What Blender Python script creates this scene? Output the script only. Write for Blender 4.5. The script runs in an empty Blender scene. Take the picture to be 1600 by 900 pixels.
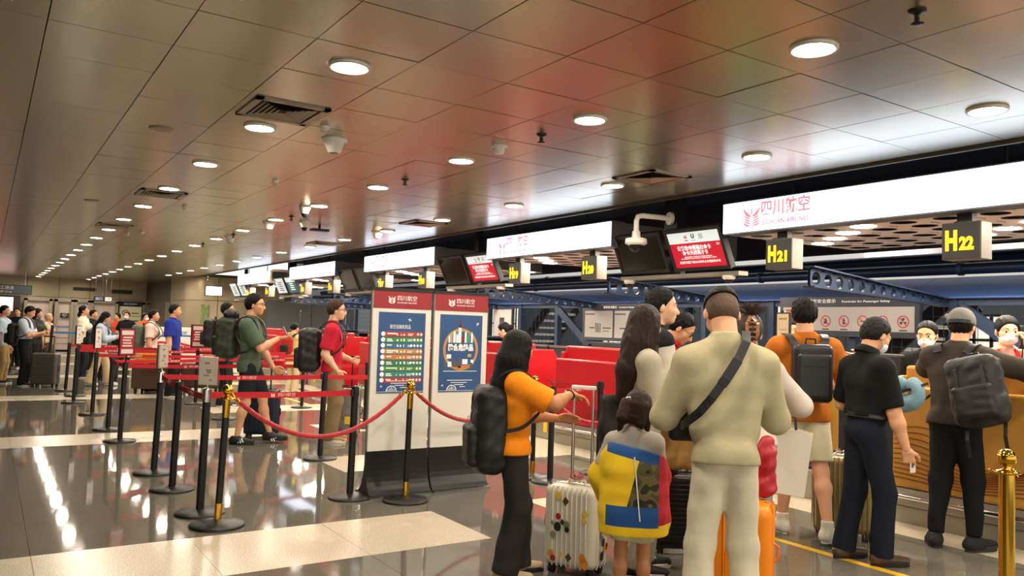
import bpy, bmesh, math, random
import numpy as np
from mathutils import Vector, Matrix
SC = bpy.context.scene
COL = SC.collection
PI = math.pi
# ------------------------------------------------------------------ camera, world, exposure
FPX, YAW, PIT, ROL, EYE, HC = 1237.73, 0.584560465, 0.050991717, 0.031663857, 1.55, 3.05
def cam_axes():
    f = Vector((math.sin(YAW)*math.cos(PIT), math.cos(YAW)*math.cos(PIT), math.sin(PIT)))
    r = Vector((math.cos(YAW), -math.sin(YAW), 0)); u = r.cross(f)
    return math.cos(ROL)*r+math.sin(ROL)*u, -math.sin(ROL)*r+math.cos(ROL)*u, f
_r, _u, _f = cam_axes()
cd = bpy.data.cameras.new('camera'); cam = bpy.data.objects.new('camera', cd); COL.objects.link(cam)
cd.sensor_width = 36; cd.lens = FPX/1600*36; cd.clip_start = .05; cd.clip_end = 200
mw = Matrix.Identity(4)
for i in range(3):
    mw[i][0] = _r[i]; mw[i][1] = _u[i]; mw[i][2] = -_f[i]
mw[2][3] = EYE
cam.matrix_world = mw
SC.camera = cam
wd = bpy.data.worlds.new('world'); SC.world = wd; wd.use_nodes = True
wd.node_tree.nodes['Background'].inputs[0].default_value = (1, .93, .84, 1)
wd.node_tree.nodes['Background'].inputs[1].default_value = .6
SC.view_settings.view_transform = 'Standard'; SC.view_settings.look = 'None'
SC.view_settings.exposure = 1.2; SC.view_settings.gamma = 1; SC.view_settings.use_curve_mapping = False
LAMP = 120.0      # downlight diffuser strength
FASCIA = 2.6     # light box strength
# ------------------------------------------------------------------ materials
def lin(h):
    h = h.lstrip('#'); v = [int(h[i:i+2], 16)/255 for i in (0, 2, 4)]
    return tuple(c/12.92 if c <= .04045 else ((c+.055)/1.055)**2.4 for c in v)
MATS = {}
EMK = .46         # keeps screens and signs at their own brightness under the exposure
def M(name, col='#808080', rough=.5, metal=0., var=0., vscale=6., bump=0., bscale=40., emit=None, es=0., alpha=1., trans=0., spec=.5, sheen=0., ior=1.45, stretch=None):
    if name in MATS: return MATS[name]
    m = bpy.data.materials.new(name); m.use_nodes = True; MATS[name] = m
    nt = m.node_tree; b = nt.nodes['Principled BSDF']; L = nt.links
    c = lin(col) if isinstance(col, str) else col
    b.inputs['Base Color'].default_value = (*c, 1)
    b.inputs['Roughness'].default_value = rough; b.inputs['Metallic'].default_value = metal
    b.inputs['Specular IOR Level'].default_value = spec; b.inputs['IOR'].default_value = ior
    if sheen: b.inputs['Sheen Weight'].default_value = sheen
    if trans: b.inputs['Transmission Weight'].default_value = trans
    if alpha < 1: b.inputs['Alpha'].default_value = alpha
    if emit is not None:
        b.inputs['Emission Color'].default_value = (*(lin(emit) if isinstance(emit, str) else emit), 1)
        b.inputs['Emission Strength'].default_value = es*EMK
    if var or bump:
        tc = nt.nodes.new('ShaderNodeTexCoord'); src = tc.outputs['Object']
        if stretch:
            mp = nt.nodes.new('ShaderNodeMapping'); mp.inputs['Scale'].default_value = stretch
            L.new(src, mp.inputs[0]); src = mp.outputs[0]
        if var:
            n = nt.nodes.new('ShaderNodeTexNoise'); n.inputs['Scale'].default_value = vscale; n.inputs['Detail'].default_value = 4
            L.new(src, n.inputs['Vector'])
            r = nt.nodes.new('ShaderNodeMapRange'); r.inputs[1].default_value = .3; r.inputs[2].default_value = .7
            r.inputs[3].default_value = 1-var; r.inputs[4].default_value = 1+var
            L.new(n.outputs['Fac'], r.inputs[0])
            mx = nt.nodes.new('ShaderNodeMix'); mx.data_type = 'RGBA'; mx.blend_type = 'MULTIPLY'; mx.inputs[0].default_value = 1
            mx.inputs[6].default_value = (*c, 1)
            L.new(r.outputs[0], mx.inputs[7]); L.new(mx.outputs[2], b.inputs['Base Color'])
        if bump:
            n2 = nt.nodes.new('ShaderNodeTexNoise'); n2.inputs['Scale'].default_value = bscale; n2.inputs['Detail'].default_value = 3
            L.new(src, n2.inputs['Vector'])
            bp = nt.nodes.new('ShaderNodeBump'); bp.inputs['Strength'].default_value = bump; bp.inputs['Distance'].default_value = .01
            L.new(n2.outputs['Fac'], bp.inputs['Height']); L.new(bp.outputs[0], b.inputs['Normal'])
    return m
def cloth(name, col, rough=.85, var=.08, bump=.25, bscale=25, sheen=.0): return M(name, col, rough, 0, var, 9, bump, bscale, sheen=sheen, spec=.25)
# ------------------------------------------------------------------ mesh builder
class MB:
    def __init__(s): s.v = []; s.f = []; s.m = []; s.s = []
    def add(s, vs, fs, mi=0, sm=False):
        o = len(s.v); s.v += [tuple(p) for p in vs]
        for f in fs: s.f.append(tuple(i+o for i in f)); s.m.append(mi); s.s.append(sm)
        return s
    def box(s, x0, x1, y0, y1, z0, z1, mi=0, R=None):
        vs = [(x, y, z) for x in (x0, x1) for y in (y0, y1) for z in (z0, z1)]
        if R is not None: vs = [R @ Vector(p) for p in vs]
        return s.add(vs, [(0, 1, 3, 2), (4, 6, 7, 5), (0, 4, 5, 1), (2, 3, 7, 6), (0, 2, 6, 4), (1, 5, 7, 3)], mi)
    def cyl(s, a, b, r0, r1=None, n=16, mi=0, caps=True, sm=True):
        r1 = r0 if r1 is None else r1; a = Vector(a); b = Vector(b); d = (b-a).normalized()
        u = d.orthogonal().normalized(); w = d.cross(u); vs = []
        for p, r in ((a, r0), (b, r1)):
            vs += [p+r*(math.cos(2*PI*i/n)*u+math.sin(2*PI*i/n)*w) for i in range(n)]
        s.add(vs, [(i, (i+1) % n, n+(i+1) % n, n+i) for i in range(n)], mi, sm)
        if caps: s.add(vs, [tuple(range(n-1, -1, -1)), tuple(range(n, 2*n))], mi)
        return s
    def lathe(s, prof, c=(0, 0, 0), n=24, mi=0, sm=True, R=None):
        vs = []
        for r, z in prof:
            for i in range(n):
                p = Vector((r*math.cos(2*PI*i/n), r*math.sin(2*PI*i/n), z))
                if R is not None: p = R @ p
                vs.append(p+Vector(c))
        k = len(prof); fs = [(j*n+i, j*n+(i+1) % n, (j+1)*n+(i+1) % n, (j+1)*n+i) for j in range(k-1) for i in range(n)]
        s.add(vs, fs, mi, sm)
        if prof[0][0] > 1e-6: s.add(vs[:n], [tuple(range(n-1, -1, -1))], mi)
        if prof[-1][0] > 1e-6: s.add(vs[-n:], [tuple(range(n))], mi)
        return s
    def tube(s, path, r, n=8, mi=0, flat=None, closed=False, sm=True):
        """swept tube; flat=(w,t) makes a ribbon-like box section, its width along nf(i) or horizontal"""
        P = [Vector(p) for p in path]; k = len(P); rings = []
        up = Vector((0, 0, 1)); pu = None
        for i, p in enumerate(P):
            t = (P[min(i+1, k-1)]-P[max(i-1, 0)]).normalized()
            if pu is None: pu = t.orthogonal().normalized() if abs(t.dot(up)) > .95 else (up-t*up.dot(t)).normalized()
            else: pu = (pu-t*pu.dot(t)).normalized()
            w = t.cross(pu); rr = r[i] if isinstance(r, (list, tuple)) else r
            rings.append([p+rr*(math.cos(2*PI*j/n)*pu+math.sin(2*PI*j/n)*w) for j in range(n)])
        vs = [q for R_ in rings for q in R_]
        s.add(vs, [(i*n+j, i*n+(j+1) % n, (i+1)*n+(j+1) % n, (i+1)*n+j) for i in range(k-1) for j in range(n)], mi, sm)
        s.add(vs, [tuple(range(n-1, -1, -1)), tuple(range((k-1)*n, k*n))], mi)
        return s
    def ribbon(s, path, normals, w, t, mi=0):
        P = [Vector(p) for p in path]; k = len(P); vs = []
        for i, p in enumerate(P):
            d = (P[min(i+1, k-1)]-P[max(i-1, 0)]).normalized(); nn = Vector(normals[i]); nn = (nn-d*nn.dot(d)).normalized(); b = d.cross(nn)
            vs += [p+b*w/2+nn*t/2, p-b*w/2+nn*t/2, p-b*w/2-nn*t/2, p+b*w/2-nn*t/2]
        fs = [(i*4+j, i*4+(j+1) % 4, i*4+4+(j+1) % 4, i*4+4+j) for i in range(k-1) for j in range(4)]
        s.add(vs, fs, mi, False); s.add(vs, [(3, 2, 1, 0), tuple(range(4*k-4, 4*k))], mi)
        return s
    def prism(s, poly, f0, f1, mi=0):
        """poly list of 2d; f0,f1 map 2d -> 3d for the two ends"""
        n = len(poly); vs = [f0(*p) for p in poly]+[f1(*p) for p in poly]
        s.add(vs, [tuple(range(n-1, -1, -1)), tuple(range(n, 2*n))]+[(i, (i+1) % n, n+(i+1) % n, n+i) for i in range(n)], mi)
        return s
    def build(s, name, mats, parent=None, bevel=0., loc=None, fix=True, auto=False):
        me = bpy.data.meshes.new(name); me.from_pydata(s.v, [], s.f)
        mats = mats if isinstance(mats, (list, tuple)) else [mats]
        for m in mats: me.materials.append(m)
        me.polygons.foreach_set('material_index', s.m); me.polygons.foreach_set('use_smooth', s.s)
        if fix:
            bm = bmesh.new(); bm.from_mesh(me)
            bmesh.ops.recalc_face_normals(bm, faces=bm.faces); bm.to_mesh(me); bm.free()
        me.update()
        return link(name, me, parent, loc, bevel)
def link(name, me, parent=None, loc=None, bevel=0.):
    o = bpy.data.objects.new(name, me); COL.objects.link(o)
    if parent is not None: o.parent = parent
    if loc is not None: o.location = loc
    if bevel:
        b = o.modifiers.new('bevel', 'BEVEL'); b.width = bevel; b.segments = 2; b.limit_method = 'ANGLE'; b.angle_limit = .7
    return o
def tag(o, label=None, cat=None, group=None, kind=None):
    for k, v in (('label', label), ('category', cat), ('group', group), ('kind', kind)):
        if v: o[k] = v
    return o
def thing(name, label, cat, loc=(0, 0, 0), rz=0., group=None, R=None):
    o = bpy.data.objects.new(name, None); COL.objects.link(o); o.location = loc
    o.empty_display_size = .1
    if R is not None: o.rotation_euler = R.to_euler()
    else: o.rotation_euler = (0, 0, rz)
    return tag(o, label, cat, group)
def struct(o): o['kind'] = 'structure'; return o
def dup(root, loc=None, rz=None, label=None, group=None):
    def cp(o, par):
        c = o.copy(); COL.objects.link(c)
        if par is not None: c.parent = par
        for ch in KIDS.get(o.name, None) or o.children: cp(ch, c)
        return c
    r = cp(root, None)
    if loc is not None: r.location = loc
    if rz is not None: r.rotation_euler = (0, 0, rz)
    if label: r['label'] = label
    if group: r['group'] = group
    return r
KIDS = {}
_dg = None
TXT = {}
def text(body, size, mat, parent, M4, name='lettering', align='CENTER', depth=.002, width=None, bold=0.):
    """lettering as a thin mesh; M4 maps its x (right), y (up), z (out) plane into the parent's space. size = height of the characters"""
    c = bpy.data.curves.new('lettering', 'FONT'); c.body = body; c.align_x = align; c.align_y = 'CENTER'; c.size = size*1.25; c.extrude = depth/2; c.resolution_u = 2
    c.offset = bold
    t = bpy.data.objects.new('tmp_text', c); COL.objects.link(t)
    dg = bpy.context.evaluated_depsgraph_get(); me = bpy.data.meshes.new_from_object(t.evaluated_get(dg))
    bpy.data.objects.remove(t); bpy.data.curves.remove(c)
    n = len(me.vertices)
    if n:
        co = np.empty(n*3, 'f'); me.vertices.foreach_get('co', co); co = co.reshape(-1, 3)
        if width:
            w = co[:, 0].max()-co[:, 0].min()
            if w > 0:
                cx = {'CENTER': (co[:, 0].max()+co[:, 0].min())/2, 'LEFT': co[:, 0].min(), 'RIGHT': co[:, 0].max()}[align]
                co[:, 0] = (co[:, 0]-cx)*width/w
        A = np.array(M4)[:3]; co = co @ A[:, :3].T+A[:, 3]
        me.vertices.foreach_set('co', co.ravel().astype('f'))
    me.materials.clear(); me.materials.append(mat); me.update(); me.name = name
    return link(name, me, parent)
def plane_m(o, x, y):
    """4x4 with origin o, x and y axes given, z out = x cross y"""
    x = Vector(x).normalized(); y = Vector(y).normalized(); z = x.cross(y); m = Matrix.Identity(4)
    for i in range(3): m[i][0] = x[i]; m[i][1] = y[i]; m[i][2] = z[i]; m[i][3] = o[i]
    return m
rnd = random.Random(7)
# shared materials
BLACKP = M('black_powder_coat', '#141414', .42); BLACKPL = M('black_plastic', '#1a1a1b', .5)
CHROME = M('chrome', '#d8d8d8', .12, 1.); STEEL = M('brushed_steel', '#b9b4aa', .32, 1., var=.06, vscale=3, stretch=(1, 1, 30)); BRASS = M('polished_brass', '#d8a83c', .13, 1.)
WHITEPL = M('white_plastic', '#e6e2d6', .45); NAVY = M('navy_paint', '#1a2a42', .5, .1, var=.1); DARKV = M('dark_void', '#0b0e14', .8)
WHITEPRINT = M('white_print', '#f4f4f2', .6); REDPRINT = M('red_print', '#c2132b', .55)
RED = M('red_counter_lacquer', '#b3131d', .36, var=.04, vscale=2)
# ------------------------------------------------------------------ floor of stone tiles
def granite(name, dark, light, rough, mixpos, scale):
    m = M(name, dark, rough, spec=.6); nt = m.node_tree; b = nt.nodes['Principled BSDF']; L = nt.links
    tc = nt.nodes.new('ShaderNodeTexCoord'); n = nt.nodes.new('ShaderNodeTexNoise'); n.inputs['Scale'].default_value = scale; n.inputs['Detail'].default_value = 5; n.inputs['Roughness'].default_value = .75
    g = nt.nodes.new('ShaderNodeNewGeometry'); L.new(g.outputs['Position'], n.inputs['Vector'])
    r = nt.nodes.new('ShaderNodeValToRGB'); r.color_ramp.elements[0].position = mixpos-.08; r.color_ramp.elements[1].position = mixpos+.08
    r.color_ramp.elements[0].color = (*lin(dark), 1); r.color_ramp.elements[1].color = (*lin(light), 1)
    L.new(n.outputs['Fac'], r.inputs[0]); L.new(r.outputs[0], b.inputs['Base Color'])
    n2 = nt.nodes.new('ShaderNodeTexNoise'); n2.inputs['Scale'].default_value = 1.3; L.new(g.outputs['Position'], n2.inputs['Vector'])
    r2 = nt.nodes.new('ShaderNodeMapRange'); r2.inputs[3].default_value = rough*.6; r2.inputs[4].default_value = rough*1.6
    L.new(n2.outputs['Fac'], r2.inputs[0]); L.new(r2.outputs[0], b.inputs['Roughness'])
    return m
G_DARK = granite('dark_polished_granite', '#5c594f', '#787367', .05, .52, 160)
G_LIGHT = granite('light_speckled_granite', '#7d7364', '#d6cab0', .22, .45, 130)
GROUT = M('grout', '#23211e', .5)
TP = .96
def light_tile(x, y):
    if x > 6.2: return True
    band = math.floor((y-5.0)/TP+.001)
    if band % 3 or y < 4.5: return False
    odd = (band//3) % 2
    if odd: return x > 3.2
    return not (3.2 < x < 4.16)
def project(p):
    q = Vector(p)-Vector((0, 0, EYE)); z = q.dot(_f)
    return (800+FPX*q.dot(_r)/z, 450-FPX*q.dot(_u)/z, z) if z > .3 else (1e6, 1e6, z)
floor = MB().box(-14, 20, -4, 42, -.2, -.004).build('floor', GROUT); struct(floor)
tiles = []
xl = [3.2+TP*i for i in range(-18, 4)]+[6.2, 6.75]
yl = [5.0+TP*i for i in range(-6, 36)]
for i in range(len(xl)-1):
    for j in range(len(yl)-1):
        if xl[i+1]-xl[i] < .05: continue
        c = ((xl[i]+xl[i+1])/2, (yl[j]+yl[j+1])/2)
        u, v, z = project((c[0], c[1], 0))
        tiles.append((math.hypot(*c) if -200 < u < 1800 and v < 1100 else 999, xl[i], xl[i+1], yl[j], yl[j+1], light_tile(*c)))
tiles.sort()
protos = {}
rest = MB()
for k, (d, x0, x1, y0, y1, lt) in enumerate(tiles):
    g = .0015
    if k < 280 and d < 900:
        key = (round(x1-x0, 2), lt); dz = rnd.uniform(0, .0004)
        if key not in protos:
            protos[key] = MB().box(-(x1-x0)/2+g, (x1-x0)/2-g, -TP/2+g, TP/2-g, -.01, 0).build('tile', G_LIGHT if lt else G_DARK, floor)
            o = protos[key]
        else:
            o = protos[key].copy(); COL.objects.link(o); o.parent = floor
        o.location = ((x0+x1)/2, (y0+y1)/2, dz)
    else: rest.box(x0+g, x1-g, y0+g, y1-g, -.01, 0, int(lt))
for y0 in range(-4, 42, 2): rest.box(6.75, 20, y0+.002, y0+1.998, -.01, 0, 1); rest.box(-14, xl[0], y0+.002, y0+1.998, -.01, 0, 0)  # floor behind the counters given light stone so it bounces light upward
o = rest.build('tile_field', [G_DARK, G_LIGHT], floor); o['kind'] = 'stuff'
yt = M('yellow_line_tape', '#e2b21c', .4)
tag(MB().box(5.1, 5.17, 1.6, 4.75, .0005, .003).build('floor_line', yt), 'yellow tape line on the floor in front of the gold counters', 'floor line')
tag(MB().box(5.1, 5.17, 9.0, 20.5, .0005, .003).build('floor_line', yt), 'yellow tape line on the floor in front of the far red counters', 'floor line')
# ------------------------------------------------------------------ ceiling of metal panels
CEILM = M('satin_ceiling_metal', '#aaa590', .25, .8, var=.05, vscale=.7)
ceil = MB().box(-14, 6.22, -4, 40, HC+.06, HC+.2).build('ceiling', DARKV); struct(ceil)
pan = []
for i in range(-26, 11):
    x0 = 6.18-.6*(i+1) if False else .18+.6*i
    if x0+.6 > 6.22: continue
    for j in range(-8, 62):
        y0 = 2.21+.607*j; c = (x0+.3, y0+.3)
        u, v, z = project((c[0], c[1], HC))
        pan.append((math.hypot(*c) if -150 < u < 1750 and -150 < v < 900 else 999, x0, y0))
pan.sort(); pp = MB().box(-.297, .297, -.3005, .3005, 0, .03).build('panel', CEILM, ceil); restp = MB(); first = True
for k, (d, x0, y0) in enumerate(pan):
    if k < 290 and d < 900:
        o = pp if first else pp.copy()
        if not first: COL.objects.link(o); o.parent = ceil
        first = False
        o.location = (x0+.3, y0+.3035, HC); o.rotation_euler = (rnd.gauss(0, .0022), rnd.gauss(0, .0022), 0)
    else:
        rx, ry = rnd.gauss(0, .002), rnd.gauss(0, .002)
        vs = [(x0+.3+sx*.297, y0+.3035+sy*.3005, HC+z+sx*.3*rx+sy*.3*ry) for sx in (-1, 1) for sy in (-1, 1) for z in (0, .03)]
        restp.add(vs, [(0, 1, 3, 2), (4, 6, 7, 5), (0, 4, 5, 1), (2, 3, 7, 6), (0, 2, 6, 4)])
o = restp.build('panel_field', CEILM, ceil); o['kind'] = 'stuff'
struct(MB().box(6.19, 6.22, -4, 29.6, HC-.03, HC+.06).build('trim_1', M('trim_metal', '#6d665a', .4, .8)))
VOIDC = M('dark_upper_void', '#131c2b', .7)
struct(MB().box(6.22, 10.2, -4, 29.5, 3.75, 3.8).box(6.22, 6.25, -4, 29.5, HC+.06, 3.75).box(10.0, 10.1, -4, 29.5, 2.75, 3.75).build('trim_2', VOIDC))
# ------------------------------------------------------------------ walls
WALLM = M('beige_metal_wall', '#b7a989', .38, .35, var=.05, vscale=.8); WALLD = M('wall_joint', '#5b5446', .6)
wb = MB().box(-14, 6.05, 39.3, 39.6, 0, HC+.1).build('wall_back', WALLD); struct(wb)
x = -13.95
while x < 6.0:
    MB().box(x+.01, min(x+1.17, 6.04), 39.27, 39.3, 2.28, HC).build('panel', WALLM, wb)
    MB().box(x+.01, min(x+1.17, 6.04), 39.27, 39.3, .1, 2.26).build('panel', WALLM, wb); x += 1.18
wc = MB()
poly = [(6.05, 39.6), (6.05, 31.0)]+[(6.9-.85*math.cos(a), 31.0-1.4*math.sin(a)) for a in [PI/2*i/8 for i in range(1, 9)]]+[(9.6, 29.6), (9.6, 39.6)]
wc.prism(poly, lambda a, b: (a, b, 0), lambda a, b: (a, b, HC+.1))
wcol = struct(wc.build('wall_corner', WALLD))
def arcpanel(z0, z1):
    mb = MB(); out = [(6.05-.02, 33.5), (6.03, 31.0)]+[(6.9-.87*math.cos(a), 31.0-1.42*math.sin(a)) for a in [PI/2*i/10 for i in range(1, 11)]]
    vs = [(a, b, z) for a, b in out for z in (z0, z1)]
    mb.add(vs, [(2*i, 2*i+2, 2*i+3, 2*i+1) for i in range(len(out)-1)], 0, True); return mb
for z0, z1 in ((.1, 2.2), (2.22, HC)):
    arcpanel(z0, z1).build('panel', WALLM, wcol, fix=False)
    for a, b in ((6.92, 8.1), (8.12, 9.3)): MB().box(a, b, 29.57, 29.6, z0, z1).build('panel', WALLM, wcol)
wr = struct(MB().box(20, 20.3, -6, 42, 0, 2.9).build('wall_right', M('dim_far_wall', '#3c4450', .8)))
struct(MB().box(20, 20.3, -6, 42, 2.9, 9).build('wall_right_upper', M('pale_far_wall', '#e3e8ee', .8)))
wl = struct(MB().box(-14.3, -14, -6, 42, 0, HC+.1).build('wall_left_bounce', M('bounce_wall_stone', '#b8ab92', .6, var=.1)))  # added wall outside the view, there to bounce light into the open hall
struct(MB().box(9.62, 20, 29.7, 30, 0, 6).build('wall_far_hall', M('far_hall_wall', '#8b93a0', .8)))
# ------------------------------------------------------------------ ceiling fixtures
DIFF = M('downlight_diffuser', '#fff6e6', .5, emit='#fff0dc', es=LAMP/EMK); RINGM = M('downlight_ring', '#d9d2c2', .35, .3)
ORD = ['first', 'second', 'third', 'fourth', 'fifth', 'sixth', 'seventh', 'eighth', 'ninth', 'tenth', 'eleventh', 'twelfth', 'thirteenth', 'fourteenth', 'fifteenth', 'sixteenth', 'seventeenth', 'eighteenth', 'nineteenth', 'twentieth', 'twenty-first', 'twenty-second', 'twenty-third', 'twenty-fourth']
dl0 = None
for row, (rx, nm, first) in enumerate(((1.69, 'left', 1), (3.49, 'middle', 0), (5.28, 'right', 0))):
    n = 0
    for j in range(-2, 20):
        y = 2.52+1.825*j
        if rx > 5 and y > 30: continue
        lab = f'round glowing downlight, {ORD[j-first]} from the camera in the {nm} ceiling row' if j >= first else f'round downlight out of view overhead, {["nearest", "middle", "farthest"][j+2]} behind the camera in the {nm} row'
        if dl0 is None:
            dl0 = thing('downlight', lab, 'ceiling light', (rx, y, HC), group='round ceiling downlights')
            MB().lathe([(.098, -.001), (.104, -.016), (.118, -.018), (.124, -.008), (.124, .002)], n=24).build('trim_ring', RINGM, dl0)
            MB().lathe([(0, -.014), (.06, -.0135), (.1, -.010)], n=24).build('diffuser', DIFF, dl0, fix=False)
        else: dup(dl0, (rx, y, HC), label=lab)
VENTM = M('vent_metal', '#8f8673', .4, .6)
def vent(x, y, lab, w=.52, d=.56):
    t = thing('air_vent', lab, 'vent', (x, y, HC), group='square air vents')
    fr = MB()
    for a, b in ((0, .04), ):
        fr.box(-w/2, w/2, -d/2, -d/2+.05, -.012, .004).box(-w/2, w/2, d/2-.05, d/2, -.012, .004).box(-w/2, -w/2+.05, -d/2, d/2, -.012, .004).box(w/2-.05, w/2, -d/2, d/2, -.012, .004)
    fr.build('frame', VENTM, t); MB().box(-w/2+.04, w/2-.04, -d/2+.04, d/2-.04, -.003, -.001).build('backing', DARKV, t)
    for k in range(5):
        a, b = w/2-.07-.035*k, d/2-.07-.035*k
        sl = MB()
        if min(a, b) < .03: break
        for s in (-1, 1):
            sl.add([(s*a, -b, -.012), (s*a, b, -.012), (s*(a-.022), b, -.003), (s*(a-.022), -b, -.003)], [(0, 1, 2, 3)])
            sl.add([(-a, s*b, -.012), (a, s*b, -.012), (a, s*(b-.022), -.003), (-a, s*(b-.022), -.003)], [(0, 1, 2, 3)])
        sl.build('louvre', VENTM, t)
for x, y, lab in ((1.69, 5.6, 'square louvred ceiling vent just before the large left-row downlight'), (1.69, 10.35, 'smaller square ceiling vent farther along the left lamp row'), (1.69, 14.6, 'third ceiling vent far along the left lamp row'), (5.28, 5.6, 'louvred ceiling vent near the white dome camera and red screen'), (5.28, 10.4, 'ceiling vent above the far row of fascia signs'), (5.28, 14.5, 'farthest ceiling vent beside the lit fascia signs')): vent(x, y, lab)
def speaker(x, y, lab, s=1.):
    t = thing('cone_speaker', lab, 'speaker', (x, y, HC), group='cone shaped ceiling speakers')
    MB().lathe([(.105*s, .0), (.105*s, -.012), (.085*s, -.02), (.055*s, -.1*s), (.04*s, -.112*s)], n=24).build('cone', WHITEPL, t)
    MB().lathe([(0, -.114*s), (.036*s, -.113*s)], n=20).build('grille', M('grey_mesh', '#8b877c', .7), t, fix=False)
for x, y, lab in ((2.3, 6.18, 'cream cone speaker hanging close behind the big ceiling vent'), (3.52, 12.06, 'cream cone speaker farther back in the middle row'), (5.22, 11.9, 'pale speaker close to the blue lit ceiling edge'), (3.62, 14.79, 'tiny far cone speaker in the middle row')): speaker(x, y, lab)
def smoke(x, y, lab, s=1.):
    t = thing('smoke_detector', lab, 'smoke detector', (x, y, HC), group='ceiling smoke detectors')
    MB().lathe([(.05*s, 0), (.05*s, -.014), (.044*s, -.02)], n=18).build('base', WHITEPL, t); MB().lathe([(.036*s, -.02), (.036*s, -.04), (.028*s, -.05*s), (0, -.052*s)], n=18).build('cap', WHITEPL, t)
for x, y, lab, s in ((3.45, 5.47, 'white smoke detector between two middle row lamps', 1.3), (2.08, 5.81, 'small white detector beside the large ceiling vent', .7), (2.5, 8.43, 'small white detector beyond the cone speaker', .7), (2.14, 11.26, 'tiny white detector beyond the second vent', .7), (2.22, 15.25, 'first of two tiny far detectors beside the left lamp row', .7), (2.07, 15.82, 'second of two tiny far detectors beside the left lamp row', .7)): smoke(x, y, lab, s)
SPK = M('sprinkler_metal', '#35332f', .4, .8)
def sprinkler(x, y, lab):
    t = thing('fire_sprinkler', lab, 'sprinkler', (x, y, HC), group='ceiling fire sprinklers')
    MB().lathe([(.04, 0), (.04, -.006), (.02, -.014), (.012, -.02)], n=16).build('escutcheon', SPK, t)
    MB().cyl((0, 0, -.02), (0, 0, -.06), .008, n=8).cyl((.014, 0, -.025), (.014, 0, -.055), .004, n=6).cyl((-.014, 0, -.025), (-.014, 0, -.055), .004, n=6).build('arm', SPK, t)
    MB().lathe([(.03, -.06), (.03, -.064), (0, -.066)], n=14).build('deflector', SPK, t)
for x, y, lab in ((3.45, 1.95, 'dark sprinkler head at the top right of the ceiling'), (3.49, 4.93, 'dark sprinkler just beyond the second middle row lamp'), (3.52, 7.38, 'dark sprinkler near the third middle row lamp'), (3.56, 11.15, 'small sprinkler near the fifth middle row lamp'), (3.55, 14.3, 'tiny sprinkler far along the middle row'), (3.55, 16.66, 'farthest tiny sprinkler in the middle row')): sprinkler(x, y, lab)
for x, y, lab in ((1.08, 6.77, 'flat round speaker grille left of the left lamp row'), (1.07, 11.65, 'farther flat round speaker grille left of the lamps')):
    t = thing('round_grille', lab, 'speaker', (x, y, HC)); MB().lathe([(.09, .002), (.09, -.006), (.08, -.009)], n=24).build('rim', VENTM, t)
    MB().lathe([(0, -.006), (.078, -.006)], n=24).build('mesh', M('grey_mesh', '#8b877c', .7), t, fix=False)
for x, y, lab in ((3.37, 10.02, 'white dome camera hanging from the ceiling, nearer of two'), (3.87, 11.49, 'white dome camera hanging from the ceiling, farther of two')):
    t = thing('dome_camera', lab, 'camera', (x, y, HC)); MB().lathe([(.07, 0), (.075, -.03), (.06, -.06), (.045, -.1)], n=18).build('housing', WHITEPL, t)
    MB().lathe([(.044, -.1), (.038, -.13), (.02, -.15), (0, -.155)], n=18).build('dome', M('dark_glass_dome', '#191a1c', .08), t)
t = thing('ceiling_projector', 'dark flat device hung from the ceiling near far lamps', 'device', (4.25, 11.9, HC)); MB().cyl((0, 0, 0), (0, 0, -.05), .02, n=10).build('stem', BLACKPL, t); MB().box(-.14, .14, -.07, .07, -.085, -.05).build('body', BLACKPL, t, .01)
# ------------------------------------------------------------------ lit fascia boxes
FACE = M('lit_fascia_face', '#ffffff', .4, emit='#cfe2ff', es=FASCIA); SIDEM = M('fascia_side_grey', '#6c6a66', .5, .2); SOFF = M('soffit_panel', '#e2d3ce', .5)
PINK = M('backlit_red_film', '#d8606a', .5, emit='#f4929c', es=.75)
SOFL = M('soffit_lamp', '#fff3de', .5, emit='#fff0dc', es=LAMP*.8/EMK)
def crest(mb, f, s=1., mi=0):
    """round emblem: a swallow-like bird above three waves inside a ring; f maps 2d to 3d"""
    def strip(pts, w):
        L_, R_ = [], []
        for i, p in enumerate(pts):
            a = pts[max(i-1, 0)]; b = pts[min(i+1, len(pts)-1)]; d = (b[0]-a[0], b[1]-a[1]); l = math.hypot(*d) or 1
            ww = w if not callable(w) else w(i/(len(pts)-1))
            L_.append((p[0]-d[1]/l*ww, p[1]+d[0]/l*ww)); R_.append((p[0]+d[1]/l*ww, p[1]-d[0]/l*ww))
        vs = [f(x*s, y*s) for x, y in L_+R_]; n = len(pts)
        mb.add(vs, [(i, i+1, n+i+1, n+i) for i in range(n-1)], mi)
    tap = lambda t: .012+.07*math.sin(PI*t)
    for sgn in (-1, 1):
        strip([(sgn*(.02+.46*t), .02+.40*t-.1*math.sin(PI*t)) for t in [i/6 for i in range(7)]], tap)
        for k in range(4): strip([(sgn*(.03+.42*t), -.08-.11*k+.18*t*t) for t in [i/6 for i in range(7)]], lambda t: .012+.03*math.sin(PI*t))
    strip([(.5*math.cos(a), .5*math.sin(a)) for a in [PI*1.12+i*PI*.76/14 for i in range(15)]], .02)
    strip([(0, .1), (.0, .36)], .04)
FAS = [(2.2, 5.69, 'longest lit white fascia box with red lettering over the gold counters'), (7.48, 10.4, 'second lit white fascia box, over the nearer red counters'), (12.14, 15.16, 'third lit white fascia box, left of the red screen pair'), (16.83, 19.95, 'fourth lit white fascia box along the row'), (21.6, 24.95, 'farthest lit white fascia box along the row')]
XF, ZB, ZT = 6.4, 2.61, 2.915
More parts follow.
